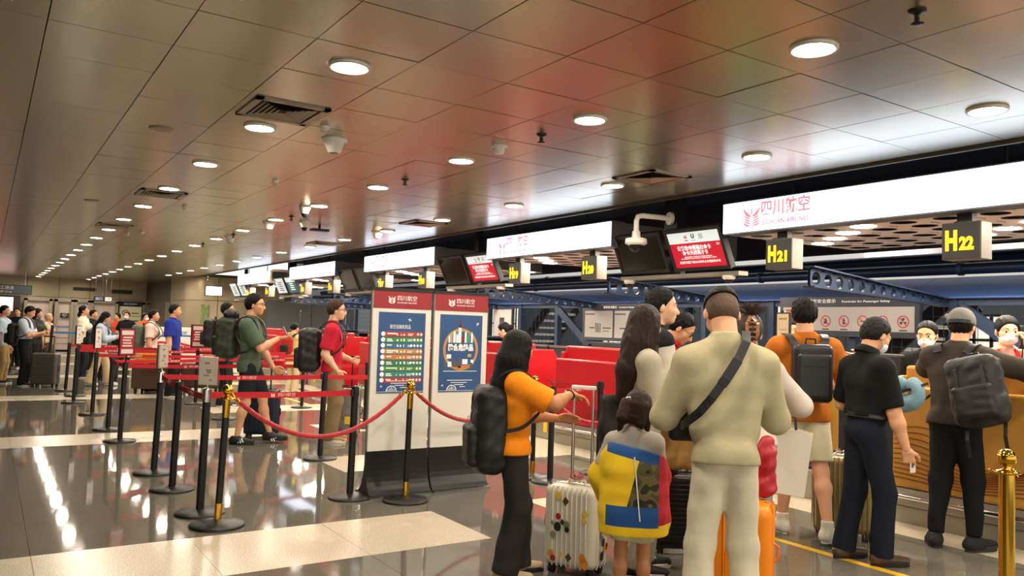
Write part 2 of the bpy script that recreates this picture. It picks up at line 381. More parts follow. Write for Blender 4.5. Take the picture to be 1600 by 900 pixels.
for k, (ya, yb, lab) in enumerate(FAS):
    t = thing('fascia_sign', lab, 'light box', (XF, ya, 0), group='lit fascia boxes over the counters'); W = yb-ya
    MB().box(.006, .22, 0, W, ZB-.012, ZT+.012).add([(.22, 0, ZT), (.22, 0, ZB), (2.3, 0, ZB+.02), (2.3, 0, ZT)], [(0, 1, 2, 3)]).add([(.22, W, ZT), (.22, W, ZB), (2.3, W, ZB+.02), (2.3, W, ZT)], [(0, 1, 2, 3)]).build('housing', SIDEM, t)
    MB().box(-.012, .005, .01, W-.01, ZB, ZT).build('lit_face', FACE, t)
    # soffit with round holes
    nx, ny = 6, max(5, int(W/.36)); cx, cy = 2.1/nx, W/ny; so = MB(); hr = .115; H12 = 16; lampspots = []
    for i in range(nx):
        for j in range(ny):
            ox, oy = .2+cx*(i+.5), cy*(j+.5); zz = ZB-.012+.03*(ox/2.3)
            if (i*3+j*2) % 5 == 0: lampspots.append((ox, oy, zz))
            out = []; inn = []
            for q in range(H12):
                a = 2*PI*q/H12; c_, s_ = math.cos(a), math.sin(a); m_ = max(abs(c_)/(cx/2), abs(s_)/(cy/2))
                out.append((ox+c_/m_, oy+s_/m_, zz)); inn.append((ox+hr*c_, oy+hr*s_, zz))
            up = [(x, y, z+.003) for x, y, z in inn]
            so.add(out+inn+up, [(q, (q+1) % H12, H12+(q+1) % H12, H12+q) for q in range(H12)]+[(H12+q, H12+(q+1) % H12, 2*H12+(q+1) % H12, 2*H12+q) for q in range(H12)])
    so.build('soffit', SOFF, t, fix=False); MB().add([(.23, 0, ZT), (2.3, 0, ZT), (2.3, W, ZT), (.23, W, ZT), (2.3, 0, ZB), (2.3, W, ZB)], [(0, 1, 2, 3), (1, 4, 5, 2)]).build('backing', DARKV, t)  # near-black closure: the shade behind the holes is put into its colour
    for ox, oy, zz in lampspots:
        MB().lathe([(0, -.004), (.1, -.004), (.112, .002)], (ox, oy, zz), 16).build('lamp', SOFL, t, fix=False); MB().cyl((ox, oy, zz+.004), (ox, oy, zz+.1), .112, n=14).build('lamp_light_shield', BLACKPL, t)  # black cylinders added above the lamps to block their upward light
    for yy in (W*.22, W*.78): MB().cyl((.12, yy, ZT), (.12, yy, 3.72), .012, n=8).build('hanger', BLACKPL, t)
    if k < 3:
        e = MB(); yc = W-.38 if k == 0 else W-.45
        crest(e, lambda a, b: (-.014, yc-a, (ZB+ZT)/2-.01+b), .225); e.build('emblem', PINK, t)
        text('四川航空', .13, PINK, t, plane_m((-.014, yc-.40, (ZB+ZT)/2+.05), (0, -1, 0), (0, 0, 1)), width=.56, bold=.003)
        text('SICHUAN AIRLINES', .052, PINK, t, plane_m((-.014, yc-.40, (ZB+ZT)/2-.085), (0, -1, 0), (0, 0, 1)), width=.54, bold=.002)
# ------------------------------------------------------------------ counter number boxes
YEL = M('lit_yellow_number', '#f6d21a', .5, emit='#ffd21c', es=1.1); NBOX = M('number_box_dark', '#3c3b3a', .5); NSIDE = M('number_box_side', '#776f66', .5, .2)
for n, y in ((22, 3.3), (21, 5.06), (20, 8.02), (19, 9.76), (18, 12.75), (17, 14.5), (16, 17.3), (15, 19.2), (14, 22.2), (13, 24.1)):
    t = thing('number_box', f'hanging dark box with yellow counter number {n}, {ORD[22-n]} from the right', 'sign', (6.5, y, 0), group='hanging counter number boxes')
    MB().box(0, .17, -.155, .155, 2.22, 2.52).build('housing', NSIDE, t, .004)
    MB().box(-.008, 0, -.15, .15, 2.225, 2.515).build('face', NBOX, t); MB().box(.05, .12, -.06, .06, 2.52, 2.62).build('bracket', BLACKPL, t)
    text('H', .17, YEL, t, plane_m((-.01, .075, 2.365), (0, -1, 0), (0, 0, 1)), bold=.012, width=.095); text(str(n), .11, YEL, t, plane_m((-.01, -.045, 2.34), (0, -1, 0), (0, 0, 1)), bold=.008, width=.115)
# ------------------------------------------------------------------ pairs of screens
SCR_OFF = M('dark_screen', '#15140f', .12); SCR_RED = M('screen_red', '#a5122a', .3, emit='#b3142c', es=.75); SCR_WHT = M('screen_pale', '#c9d4d6', .3, emit='#c9d8dc', es=.62); SCR_TXT = M('screen_text', '#f2e6e4', .3, emit='#f7e9e6', es=.8); SCR_DK = M('screen_grey_text', '#4a4a4c', .4, emit='#4c4a4c', es=.3); SCR_TEAL = M('screen_teal', '#23505c', .3, emit='#2b6472', es=.5)
TILT = math.radians(25)
def monitor(y, kind, lab, x=6.45, zc=2.5, w=.84, h=.5, yaw=0.):
    R = Matrix.Rotation(yaw, 3, 'Z') @ Matrix.Rotation(-TILT, 3, 'Y')
    t = thing('flight_monitor', lab, 'screen', (x+.12, y, zc), R=R, group='pairs of hanging screens')
    MB().box(.0, .07, -w/2, w/2, -h/2, h/2).build('casing', BLACKPL, t, .006)
    bz = MB(); b = .04
    bz.box(-.012, 0, -w/2, w/2, h/2-b, h/2).box(-.012, 0, -w/2, w/2, -h/2, -h/2+b).box(-.012, 0, -w/2, -w/2+b, -h/2+b, h/2-b).box(-.012, 0, w/2-b, w/2, -h/2+b, h/2-b)
    bz.build('bezel', BLACKPL, t); MB().box(-.004, 0, -w/2+b, w/2-b, -h/2+b, h/2-b).build('screen', SCR_OFF, t)
    P = lambda yy, zz: plane_m((-.007, yy, zz), (0, -1, 0), (0, 0, 1)); iw, ih = w/2-b, h/2-b
    if kind == 'red':
        MB().box(-.0055, -.004, -iw, iw, ih-.13, ih).build('screen_header', SCR_WHT, t); MB().box(-.0055, -.004, -iw, iw, -ih, ih-.13).build('screen_panel', SCR_RED, t)
        e = MB(); crest(e, lambda a, c: (-.0065, .11-a, ih-.055+c), .05); e.build('emblem', REDPRINT, t)
        text('U', .055, SCR_DK, t, P(0, ih-.055), bold=.004)
        l = MB()
        for q in range(4): l.box(-.0062, -.0055, -.15+.01*(q % 2), -.085, ih-.04-.016*q, ih-.034-.016*q)
        l.box(-.0062, -.0055, .085, .135, ih-.105, ih-.095).box(-.0062, -.0055, -.03, .03, ih-.105, ih-.1); l.build('small_print', SCR_DK, t)
        text('3U', .03, SCR_TXT, t, P(-.33, ih-.165))
        text('公务舱/金熊猫白金卡', .048, SCR_TXT, t, P(.03, ih-.19), width=.5, bold=.001); text('金卡/天府英才卡', .048, SCR_TXT, t, P(.03, ih-.25), width=.38, bold=.001)
        text('BUSINESS CLASS/GOLDEN PANDA\nPLATINUM CARD/GOLD CARD/ELITE CARD', .016, SCR_TXT, t, P(.0, ih-.305), width=.52)
        text('航班计划起飞前45分钟停止办理值机手续', .026, SCR_TXT, t, P(.0, ih-.36), width=.6)
    elif kind in ('info', 'teal'):
        MB().box(-.0055, -.004, -iw, iw, -ih, ih).build('screen_panel', SCR_WHT if kind == 'info' else SCR_TEAL, t)
        if kind == 'teal': MB().box(-.0065, -.0055, -iw, iw, ih-.13, ih).build('screen_header', SCR_WHT, t)
        l = MB()
        for q in range(5): l.box(-.007, -.0055, -.16+.03*(q % 2), .17-.02*(q % 3), -.14+.055*q, -.115+.055*q)
        l.build('small_print', SCR_DK if kind == 'info' else SCR_TXT, t)
    return t
pairs = [(5.72, 'off', 'red', 6.6, 0), (10.72, 'off', 'red', 11.35, 1), (15.4, 'off', 'off', 16.2, 2), (20.25, 'teal', 'info', 21.0, 3), (24.9, 'info', 'info', 25.6, 4)]
where = ['beside the white dome camera', 'left of the second fascia box', 'in mid row above the queue', 'above the boy in red', 'farthest along the row']
DAR = M('rail_grey', '#8b8275', .45, .5)
for i, (y0, far, near, y1, k) in enumerate(((6.68, 'off', 'red', 0, 0), (11.27, 'off', 'red', 0, 1), (15.98, 'off', 'off', 0, 2), (20.75, 'info', 'teal', 0, 3), (25.45, 'info', 'info', 0, 4))):
    desc = {'off': 'blank dark', 'red': 'red lit', 'info': 'grey lit', 'teal': 'teal lit'}
    monitor(y0+.46, far, f'{desc[far]} hanging screen, left one of the pair {where[i]}'); monitor(y0-.46, near, f'{desc[near]} hanging screen, right one of the pair {where[i]}')
    t = thing('screen_rail', f'grey rail and post carrying the screen pair {where[i]}', 'bracket', (6.75, y0, 0), group='rails behind the screen pairs')
    MB().box(-.05, .1, -.95, .95, 2.2, 2.245).build('rail', DAR, t); MB().box(-.02, .06, -.06, .06, 2.245, 3.74).build('post', BLACKPL, t); MB().box(-.05, .0, -.5, .5, 2.46, 2.54).build('crossbar', BLACKPL, t)
    for s in (-1, 1):
        d = thing('dome_camera', f'small dome camera under the {"left" if s > 0 else "right"} end of the rail {where[i]}', 'camera', (6.72, y0+s*.8, 2.2)); MB().lathe([(.07, 0), (.07, -.03), (.05, -.045)], n=16).build('housing', WHITEPL, d); MB().lathe([(.045, -.045), (.035, -.075), (0, -.085)], n=16).build('dome', M('dark_glass_dome', '#191a1c', .08), d)
def arm_camera(x, y, z, lab, s=1.):
    t = thing('security_camera', lab, 'camera', (x, y, z))
    MB().tube([(.42*s, -.1*s, .05*s), (.25*s, -.06*s, .055*s), (.07*s, -.015*s, .055*s), (.02*s, 0, .04*s), (0, 0, -.01*s), (0, 0, -.14*s)], .03*s, 12).build('arm', WHITEPL, t)
    MB().cyl((.41*s, -.1*s, .05*s), (.44*s, -.107*s, .05*s), .075*s, n=18).build('wall_plate', WHITEPL, t)
    MB().lathe([(.045*s, -.13*s), (.05*s, -.2*s), (.12*s, -.215*s), (.125*s, -.27*s), (.09*s, -.29*s)], n=22).build('housing', WHITEPL, t)
    MB().lathe([(.085*s, -.285*s), (.078*s, -.325*s), (.05*s, -.36*s), (0, -.372*s)], n=22).build('dome', M('dark_glass_dome', '#191a1c', .08), t)
    MB().box(.44*s, .6*s, -.2*s, .0, -.2*s, .7).build('mount', BLACKPL, t)
arm_camera(6.12, 6.72, 2.83, 'large white dome camera on a curved arm before the screens'); arm_camera(6.2, 20.9, 2.83, 'far white dome camera on a curved arm before the far screens')
# ------------------------------------------------------------------ check-in counters
GOLD = M('gold_counter_lacquer', '#b8863a', .38, .15, var=.05, vscale=2); PLINTH = M('plinth_steel', '#a29b8d', .38, .6, var=.06); DKRED = M('dark_red_line', '#7a0d14', .4); BROWNL = M('brown_line', '#7a3e14', .4); COUNTTOP = M('counter_top_grey', '#8d8880', .35)
DKMACH = M('dark_machine', '#23262b', .5); GREENL = M('green_lamp', '#1cff6a', .4, emit='#22ff70', es=6)
def counter(y0, y1, col, line, lab, side=True, grp='check-in counters'):
    t = thing('check_in_counter', lab, 'counter', (6.6, y0, 0), group=grp); W = y1-y0
    MB().box(0, .1, 0, W, .3, 1.16).build('front_panel', col, t, .02); MB().box(.16, .3, .02, W-.02, 1.0, 1.335).build('upper_parapet', col, t, .025)
    MB().box(.1, .34, .02, W-.02, 1.12, 1.16).build('ledge', col, t, .008); MB().box(.3, .85, .05, W-.05, .72, .76).build('desk', COUNTTOP, t)
    if side:
        for yy in ((0, .05), (W-.05, W)):
            MB().prism([(.1, .0), (.1, 1.25), (.62, 1.25), (.9, .8), (.9, 0)], lambda a, b: (a, yy[0], b), lambda a, b: (a, yy[1], b)).build('side_panel', col, t, .012)
    k = 0; y = .0
    while y < W-.05:
        MB().box(.02, .09, y, min(y+.62, W)-.006, 0, .14).build('plinth', PLINTH, t); MB().box(.0, .09, y, min(y+.62, W)-.006, .15, .295).build('plinth', PLINTH, t); y += .62
    MB().cyl((-.07, .03, .24), (-.07, W-.03, .24), .022, n=12).cyl((-.07, .1, .24), (.02, .1, .24), .012, n=8).cyl((-.07, W-.1, .24), (.02, W-.1, .24), .012, n=8).build('bumper_rail', CHROME, t)
    wv = MB()
    for q in range(11):
        pts = []; n = 40
        for i in range(n+1):
            s = i/n; amp = .055+.012*q
            z = .36+.033*q+amp*math.sin(2.1*PI*s+.15*q+.4)*(.35+.65*q/11)*(.5+.6*math.sin(PI*s))+.02
            pts.append((-.003, W*(.01+.98*s), max(z, .315+.004*q)))
        wv.ribbon(pts, [(-1, 0, 0)]*len(pts), .008, .004)
    wv.build('wave_pattern', line, t)
    MB().box(.34, .36, W*.5-.25, W*.5+.25, .95, 1.27).build('screen', BLACKPL, t); MB().box(.4, .5, W*.5-.04, W*.5+.04, .76, 1.0).build('screen_stand', BLACKPL, t)
    return t
GR = 'red check-in counters'
counter(2.35, 3.93, GOLD, BROWNL, 'gold check-in counter with wave lines, man with backpack leaning on it'); counter(5.05, 6.5, GOLD, BROWNL, 'gold check-in counter behind the man in the orange shirt')
counter(7.2, 8.83, RED, DKRED, 'red counter with dark wave lines right of the girl\'s head height, nearest red one', grp=GR); counter(9.7, 11.3, RED, DKRED, 'red counter behind the woman in orange, staff bending over it', grp=GR)
counter(12.0, 13.5, RED, DKRED, 'red counter hidden mostly by the printed banner stands', grp=GR); counter(14.4, 15.75, RED, DKRED, 'red counter at the left edge of the banner stands', grp=GR)
counter(16.7, 18.3, RED, DKRED, 'red counter with sloping side beyond the boy in red', grp=GR); counter(19.2, 20.8, RED, DKRED, 'red counter behind the child in yellow', grp=GR); counter(21.6, 23.2, RED, DKRED, 'farthest red check-in counter of the row', grp=GR)
BELTR = M('black_rubber_belt', '#222222', .6)
for y0, y1, lab in ((4.02, 4.98, 'baggage belt between the two gold counters'), (8.9, 9.62, 'baggage belt between the two nearer red counters'), (13.58, 14.32, 'baggage belt behind the banner stands'), (18.38, 19.12, 'far baggage belt beyond the boy in red')):
    t = thing('baggage_belt', lab, 'conveyor', (6.7, y0, 0), group='baggage conveyors'); W = y1-y0
    MB().box(0, 1.18, 0, W, 0, .28).build('base', PLINTH, t, .006); MB().box(.03, 1.18, .06, W-.06, .285, .31).build('belt', BELTR, t); MB().box(0, 1.18, 0, .05, .28, .42).build('side_rail', STEEL, t); MB().box(0, 1.18, W-.05, W, .28, .42).build('side_rail', STEEL, t)
    MB().box(-.004, 0, W*.3, W*.3+.08, .1, .26).build('warning_sticker', M('yellow_sticker', '#e8c818', .5), t)
for y, lab in ((3.9, 'dark scanner box with green lamp behind the gold counters'), (6.9, 'dark scanner box with green lamp behind the long haired woman'), (9.3, 'dark scanner box with green lamp behind the nearer red counters'), (13.9, 'dark scanner box with green lamp beside the banners'), (18.7, 'dark scanner box with green lamps behind the boy in red'), (21.3, 'farthest dark scanner box with green lamps')):
    t = thing('bag_scanner', lab, 'machine', (7.9, y, 0), group='dark scanner boxes behind the counters')
    MB().box(0, .9, -.55, .55, 0, .85).build('cabinet', DKMACH, t, .02); MB().box(.1, .8, -.55, -.45, .85, 1.35).box(.1, .8, .45, .55, .85, 1.35).box(.1, .8, -.55, .55, 1.3, 1.38).build('tunnel', DKMACH, t, .01)
    for q in (-.5, -.2): MB().lathe([(.028, 0), (.024, .03), (0, .04)], (.2, q, 1.385), 12).build('lamp', GREENL, t)
    MB().box(-.01, 0, -.3, -.05, .95, .99).build('lamp', GREENL, t)
for ya, yb, lab in ((2.2, 7.0, 'long dark low machine cover behind the gold counters'), (7.1, 12.0, 'long dark low machine cover behind the nearer red counters'), (12.1, 24, 'long dark low machine cover behind the far red counters')):
    t = thing('conveyor_cover', lab, 'machine', (8.85, ya, 0), group='dark conveyor covers'); W = yb-ya
    MB().box(0, .35, 0, W, 0, 1.22).build('panel', DKMACH, t, .01); MB().box(-.02, .37, 0, W, 1.22, 1.25).build('top_rail', STEEL, t)
# ------------------------------------------------------------------ blue steel frame, mesh fence, beams, ducts
t = thing('steel_fence', 'dark blue steel frame fence with wire mesh behind counters', 'fence', (9.35, 0, 0))
MESHM = M('dark_mesh', '#1a2433', .5, .3)
ys = [1.0+1.28*i for i in range(19)]
for i, y in enumerate(ys):
    MB().box(0, .1, y-.045, y+.045, 0, 2.05).build('post', NAVY, t)
    if i+1 < len(ys):
        MB().box(.02, .08, y, ys[i+1], 1.98, 2.06).build('rail', NAVY, t); MB().box(.02, .08, y, ys[i+1], 1.16, 1.22).build('rail', NAVY, t)
        m = MB()
        for q in range(1, 10): yy = y+1.28*q/10; m.box(.045, .051, yy-.003, yy+.003, 1.22, 1.98)
        for q in range(1, 6): zz = 1.22+.76*q/6; m.box(.045, .051, y+.045, ys[i+1]-.045, zz-.003, zz+.003)
        m.build('wire_mesh', MESHM, t)
        if i % 3 == 2:
            a, b = Vector((-.03, y+1.2, 1.95)), Vector((-.03, y+.1, 1.2)); d = (b-a).normalized(); n_ = Vector((0, -d.z, d.y))*.07
            MB().add([a+n_, a-n_, b-n_, b+n_, a+n_+Vector((.06, 0, 0)), a-n_+Vector((.06, 0, 0)), b-n_+Vector((.06, 0, 0)), b+n_+Vector((.06, 0, 0))], [(0, 1, 2, 3), (4, 7, 6, 5), (0, 4, 5, 1), (1, 5, 6, 2), (2, 6, 7, 3), (3, 7, 4, 0)]).build('brace', NAVY, t)
def beam(y, lab, x0=6.78, x1=9.3, z0t=2.25, z0b=2.05, z1t=2.05, z1b=1.96):
    t = thing('perforated_beam', lab, 'beam', (0, y, 0), group='navy beams with round holes'); n = 13; mb = MB(); K = 16; th = .03
    for i in range(n):
        a0, a1 = i/n, (i+1)/n; xa, xb = x0+(x1-x0)*a0, x0+(x1-x0)*a1
        T = lambda x: z0t+(z1t-z0t)*(x-x0)/(x1-x0); B = lambda x: z0b+(z1b-z0b)*(x-x0)/(x1-x0)
        xc = (xa+xb)/2; zc = (T(xc)+B(xc))/2; hr = min((T(xc)-B(xc))*.34, (xb-xa)*.36); out = []; inn = []
        for q in range(K):
            an = 2*PI*(q+.5)/K; c_, s_ = math.cos(an), math.sin(an); x = c_/max(abs(c_), abs(s_)); z = s_/max(abs(c_), abs(s_)); X = xc+x*(xb-xa)/2
            out.append((X, zc+z*.5*(T(X)-B(X))+((T(X)+B(X))/2-zc))); inn.append((xc+hr*c_, zc+hr*s_))
        for yy in (0, th): mb.add([(a, yy, b) for a, b in out+inn], [(q, (q+1) % K, K+(q+1) % K, K+q) for q in range(K)])
        mb.add([(a, 0, b) for a, b in inn]+[(a, th, b) for a, b in inn], [(q, (q+1) % K, K+(q+1) % K, K+q) for q in range(K)])
    mb.build('web', NAVY, t)
    for zz0, zz1, nm in ((z0t, z1t, 'top_flange'), (z0b, z1b, 'bottom_flange')):
        mb = MB(); mb.add([(x0, -.05, zz0), (x0, .08, zz0), (x1, .08, zz1), (x1, -.05, zz1), (x0, -.05, zz0+.015), (x0, .08, zz0+.015), (x1, .08, zz1+.015), (x1, -.05, zz1+.015)], [(0, 1, 2, 3), (4, 7, 6, 5), (0, 4, 5, 1), (1, 5, 6, 2), (2, 6, 7, 3), (3, 7, 4, 0)]); mb.build(nm, NAVY, t)
for y, lab in ((4.9, 'navy sloping beam with round holes above the safety board'), (7.95, 'navy sloping beam with round holes behind counter twenty'), (11.3, 'navy sloping beam with round holes behind the red screen'), (14.6, 'navy holed beam above the banner stands'), (17.8, 'farther navy holed beam beyond the banners'), (21, 'farthest navy holed beam behind the queue')): beam(y, lab)
HOOD = M('perforated_blue_hood', '#2b477c', .5, .3, bump=.5, bscale=140)
t = thing('conveyor_hood', 'long sloping perforated blue hood above the mesh fence', 'hood', (9.3, 0, 0))
for i in range(16):
    y0, y1 = 1.0+1.5*i, 1.0+1.5*(i+1)-.01
    MB().add([(0, y0, 2.06), (0, y1, 2.06), (.95, y1, 2.36), (.95, y0, 2.36), (0, y0, 2.08), (0, y1, 2.08), (.95, y1, 2.38), (.95, y0, 2.38)], [(0, 1, 2, 3), (4, 7, 6, 5), (0, 4, 5, 1), (1, 5, 6, 2), (2, 6, 7, 3), (3, 7, 4, 0)]).build('panel', HOOD, t)
for x, z, r, lab in ((9.9, 2.45, .07, 'lower dark pipe running the length of the hall behind the signs'), (10.2, 2.62, .075, 'upper dark pipe running behind the signs'), (11.5, 2.72, .1, 'thick dark duct farther behind the signs')):
    t = thing('dark_pipe', lab, 'pipe', (x, 0, z)); MB().cyl((0, 1, 0), (0, 28, 0), r, n=12).build('tube', M('pipe_navy', '#14233c', .35, .3), t)
    for y in range(2, 27, 3): MB().cyl((0, y, 0), (0, y+.05, 0), r+.015, n=12).build('collar', NAVY, t)
# safety boards on the fence
BFR = M('board_frame', '#2b2f3a', .45); BPAN = M('board_panel', '#98938f', .5); INK = M('dark_ink', '#2b2b2e', .6); RINK = M('red_ink', '#a6242c', .6)
def board(y0, y1, z0, z1, lab, kind, x=9.29):
    t = thing('safety_board', lab, 'notice board', (x, (y0+y1)/2, 0), group='notice boards on the fence'); w = (y1-y0)/2
    MB().box(0, .06, -w, w, z0, z1).build('frame', BFR, t, .006); P = lambda yy, zz: plane_m((-.006, yy, zz), (0, -1, 0), (0, 0, 1))
    h = z1-z0
    if kind == 'icons':
        MB().box(-.004, 0, -w+.06, w-.06, z0+.07*h/.5, z1-.13*h/.5).build('panel', BPAN, t)
        text('旅客安全提示', .045, WHITEPRINT, t, P(.33, z1-.06), width=.42); text('Reminder for Passenger Safety', .03, WHITEPRINT, t, P(-.3, z1-.065), width=.66)
        for q in range(7):
            yc = w-.2-(2*w-.4)*q/6; zc = z0+.2; mb = MB(); K = 24; r0, r1 = .062, .076
            pts = [(math.cos(2*PI*i/K), math.sin(2*PI*i/K)) for i in range(K)]
            mb.add([(-.006, yc+r0*a, zc+r0*b) for a, b in pts]+[(-.006, yc+r1*a, zc+r1*b) for a, b in pts], [(i, (i+1) % K, K+(i+1) % K, K+i) for i in range(K)])
            mb.add([(-.008, yc+.05, zc+.042), (-.008, yc+.042, zc+.05), (-.008, yc-.05, zc-.042), (-.008, yc-.042, zc-.05)], [(0, 1, 2, 3)]); mb.build('prohibition_ring', RINK, t)
            ic = MB()
            if q == 6:
                for a in (90, 210, 330):
                    aa = [math.radians(a-30+10*j) for j in range(7)]; ic.add([(-.006, yc+.012*math.cos(v), zc+.012*math.sin(v)) for v in aa]+[(-.006, yc+.045*math.cos(v), zc+.045*math.sin(v)) for v in aa], [(j, j+1, 7+j+1, 7+j) for j in range(6)])
            elif q % 3 == 0: ic.box(-.007, -.005, yc-.016, yc+.016, zc-.04, zc+.02).box(-.007, -.005, yc-.007, yc+.007, zc+.02, zc+.04)
            elif q % 3 == 1: ic.box(-.007, -.005, yc-.035, yc+.03, zc-.006, zc+.008).box(-.007, -.005, yc-.035, yc-.02, zc-.03, zc)
            else: ic.add([(-.006, yc-.03, zc-.035), (-.006, yc+.03, zc-.035), (-.006, yc+.02, zc+.01), (-.006, yc, zc+.045), (-.006, yc-.02, zc+.01)], [(0, 1, 2, 3, 4)])
            ic.build('pictogram', INK, t); MB().box(-.006, -.005, yc-.05, yc+.05, z0+.085, z0+.1).build('caption', INK, t)
        mb = MB().box(-.006, -.005, w-.34, w-.1, z1-.185, z1-.165).box(-.006, -.005, w-.28, w-.1, z1-.2, z1-.193); mb.build('caption', RINK, t)
    elif kind == 'two':
        text('旅客安全提示', .04, WHITEPRINT, t, P(.1, z1-.07), width=.36); text('Reminder for Passenger Safety', .026, WHITEPRINT, t, P(-.42, z1-.07), width=.55)
        for yc in (w*.47, -w*.47):
            MB().box(-.004, 0, yc-w*.44, yc+w*.44, z0+.06, z1-.13).build('panel', BPAN, t); mb = MB()
            for a in (0, .05, .1): mb.cyl((-.006, yc-.05+a, z0+.15), (-.006, yc-.05+a*1.2, z0+.32), .008, n=6)
            mb.box(-.006, -.005, yc+.1, yc+.25, z0+.22, z0+.24).box(-.006, -.005, yc-.35, yc-.12, z0+.22, z0+.24).box(-.006, -.005, yc-.3, yc-.12, z0+.17, z0+.18).box(-.006, -.005, yc+.1, yc+.38, z1-.2, z1-.18); mb.build('drawing', INK, t)
    else:
        MB().box(-.004, 0, -w+.03, w-.03, z0+.03, z1-.03).build('panel', BPAN, t); MB().box(-.01, -.004, -.08, .1, z0+.12, z1-.2).build('drawing', INK, t, .01)
board(5.2, 7.2, 1.58, 2.1, 'long dark board of red prohibition signs behind the men', 'icons'); board(9.85, 11.62, 1.38, 2.05, 'dark notice board with two pale panels behind long haired woman', 'two'); board(14.0, 14.75, 1.35, 1.98, 'pale notice of a black suitcase right of the banners', 'one')
# bright hall beyond the fence
LITP = M('lit_hall_panel', '#f4f0e4', .5, emit='#fff2dd', es=.8); LITB = M('lit_cyan_sign', '#4cc4e8', .5, emit='#48c8f0', es=2.0); LITW = M('lit_pink_sign', '#f4dcd8', .5, emit='#f6dcd4', es=1.8)
for i, (y, w, z0, z1, m, lab) in enumerate(((6.5, .8, 1.2, 2.0, LITP, 'bright lit window panel seen through the fence on the right'), (10.2, 1.0, 1.0, 2.3, LITP, 'bright lit window panel seen behind the clerk'), (15.5, 1.6, 1.0, 2.3, LITP, 'bright lit window panel seen through the fence beside banners'), (21, 1.8, 1.1, 2.3, LITP, 'bright lit window panel far through the fence'), (26, 2.2, 1.0, 2.4, LITP, 'farthest bright window panel through the fence'))):
    t = thing('lit_window', lab, 'lit panel', (13.5, y, 0)); MB().box(0, .05, -w/2, w/2, z0, z1).build('pane', m, t); fr = MB()
    for a in (-.5, -.17, .17, .5): fr.box(-.03, 0, a*w-.02, a*w+.02, z0, z1)
    for zz in (z0, (z0+z1)/2, z1): fr.box(-.03, 0, -w/2, w/2, zz-.02, zz+.02)
    for s in (-.5, .5): fr.box(-.03, .05, s*w-.03, s*w+.03, 0, z0)
    fr.build('frame', BLACKPL, t)
for i, (y, w, z0, z1, m, lab) in enumerate(((7.3, 1.3, 3.3, 3.75, LITW, 'pink white lit shop sign above the board'), (5.3, 1.1, 3.3, 3.7, LITP, 'pale lit shop sign right of the pink one'), (3.3, .9, 3.35, 3.75, LITB, 'cyan lit sign at the far right edge'))):
    t = thing('shop_sign', lab, 'lit sign', (19.75, y*1.24+2.73, 0)); w *= 1.24; z0 = 1.55+1.24*(z0-1.55); z1 = 1.55+1.24*(z1-1.55); MB().box(0, .2, -w/2, w/2, z0, z1).build('lit_face', m, t, .01); MB().box(.2, .26, -w/4, w/4, z0+.1, z1-.1).build('wall_bracket', BLACKPL, t)
for i, y in enumerate((7.6, 13.2, 17.0)):
    t = thing('stair_flight', ['black slatted stair flight seen through the fence on the right', 'black slatted stair flight behind the bending clerk', 'black slatted stair flight beyond the banners'][i], 'stairs', (11.2, y, 0))
    for q in range(9): MB().box(0, .9, -.1-.19*q, .1-.19*q, .55+.17*q, .6+.17*q).build('tread', M('stair_tread', '#d7d6d2', .5), t)
    MB().ribbon([(0, .1, .5), (0, -1.7, 2.1)], [(1, 0, 0)]*2, .22, .05).ribbon([(.9, .1, .5), (.9, -1.7, 2.1)], [(1, 0, 0)]*2, .22, .05).build('stringer', BLACKPL, t); MB().cyl((.45, .0, 0), (.45, .0, .56), .05, n=10).build('support_post', BLACKPL, t)
dkw = M('dark_partition', '#4a4b4c', .5); t = thing('dark_partition', 'dark grey wall panel behind the far red counters', 'partition', (8.0, 27.2, 0)); MB().box(0, 1.55, 0, .1, 0, 2.25).build('panel', dkw, t); MB().box(1.57, 3.2, 0, .1, 0, 2.25).build('panel', dkw, t)
# ------------------------------------------------------------------ soft solid modelling: rounded cones and ellipsoids blended on a grid, then surface nets
def V3(*a): return np.array(a, float)
def nrm(v): v = np.asarray(v, float); return v/(np.linalg.norm(v)+1e-12)
def rotx(a): c, s = math.cos(a), math.sin(a); return np.array([[1, 0, 0], [0, c, -s], [0, s, c]])
def roty(a): c, s = math.cos(a), math.sin(a); return np.array([[c, 0, s], [0, 1, 0], [-s, 0, c]])
def rotz(a): c, s = math.cos(a), math.sin(a); return np.array([[c, -s, 0], [s, c, 0], [0, 0, 1]])
def cone(a, b, ra, rb=None, k=None, flat=None, cap=(False, False), sub=False):
    return dict(t='c', a=np.asarray(a, float), b=np.asarray(b, float), ra=ra, rb=ra if rb is None else rb, k=k, flat=flat, cap=cap, sub=sub)
def ell(c, r, R=None, k=None, sub=False): return dict(t='e', c=np.asarray(c, float), r=np.asarray(r, float), R=np.eye(3) if R is None else R, k=k, sub=sub)
def rbox(c, hs, r, R=None, k=None, sub=False): return dict(t='b', c=np.asarray(c, float), h=np.asarray(hs, float), r=r, R=np.eye(3) if R is None else R, k=k, sub=sub)
def cut(p, n): return dict(t='p', c=np.asarray(p, float), n=nrm(n))
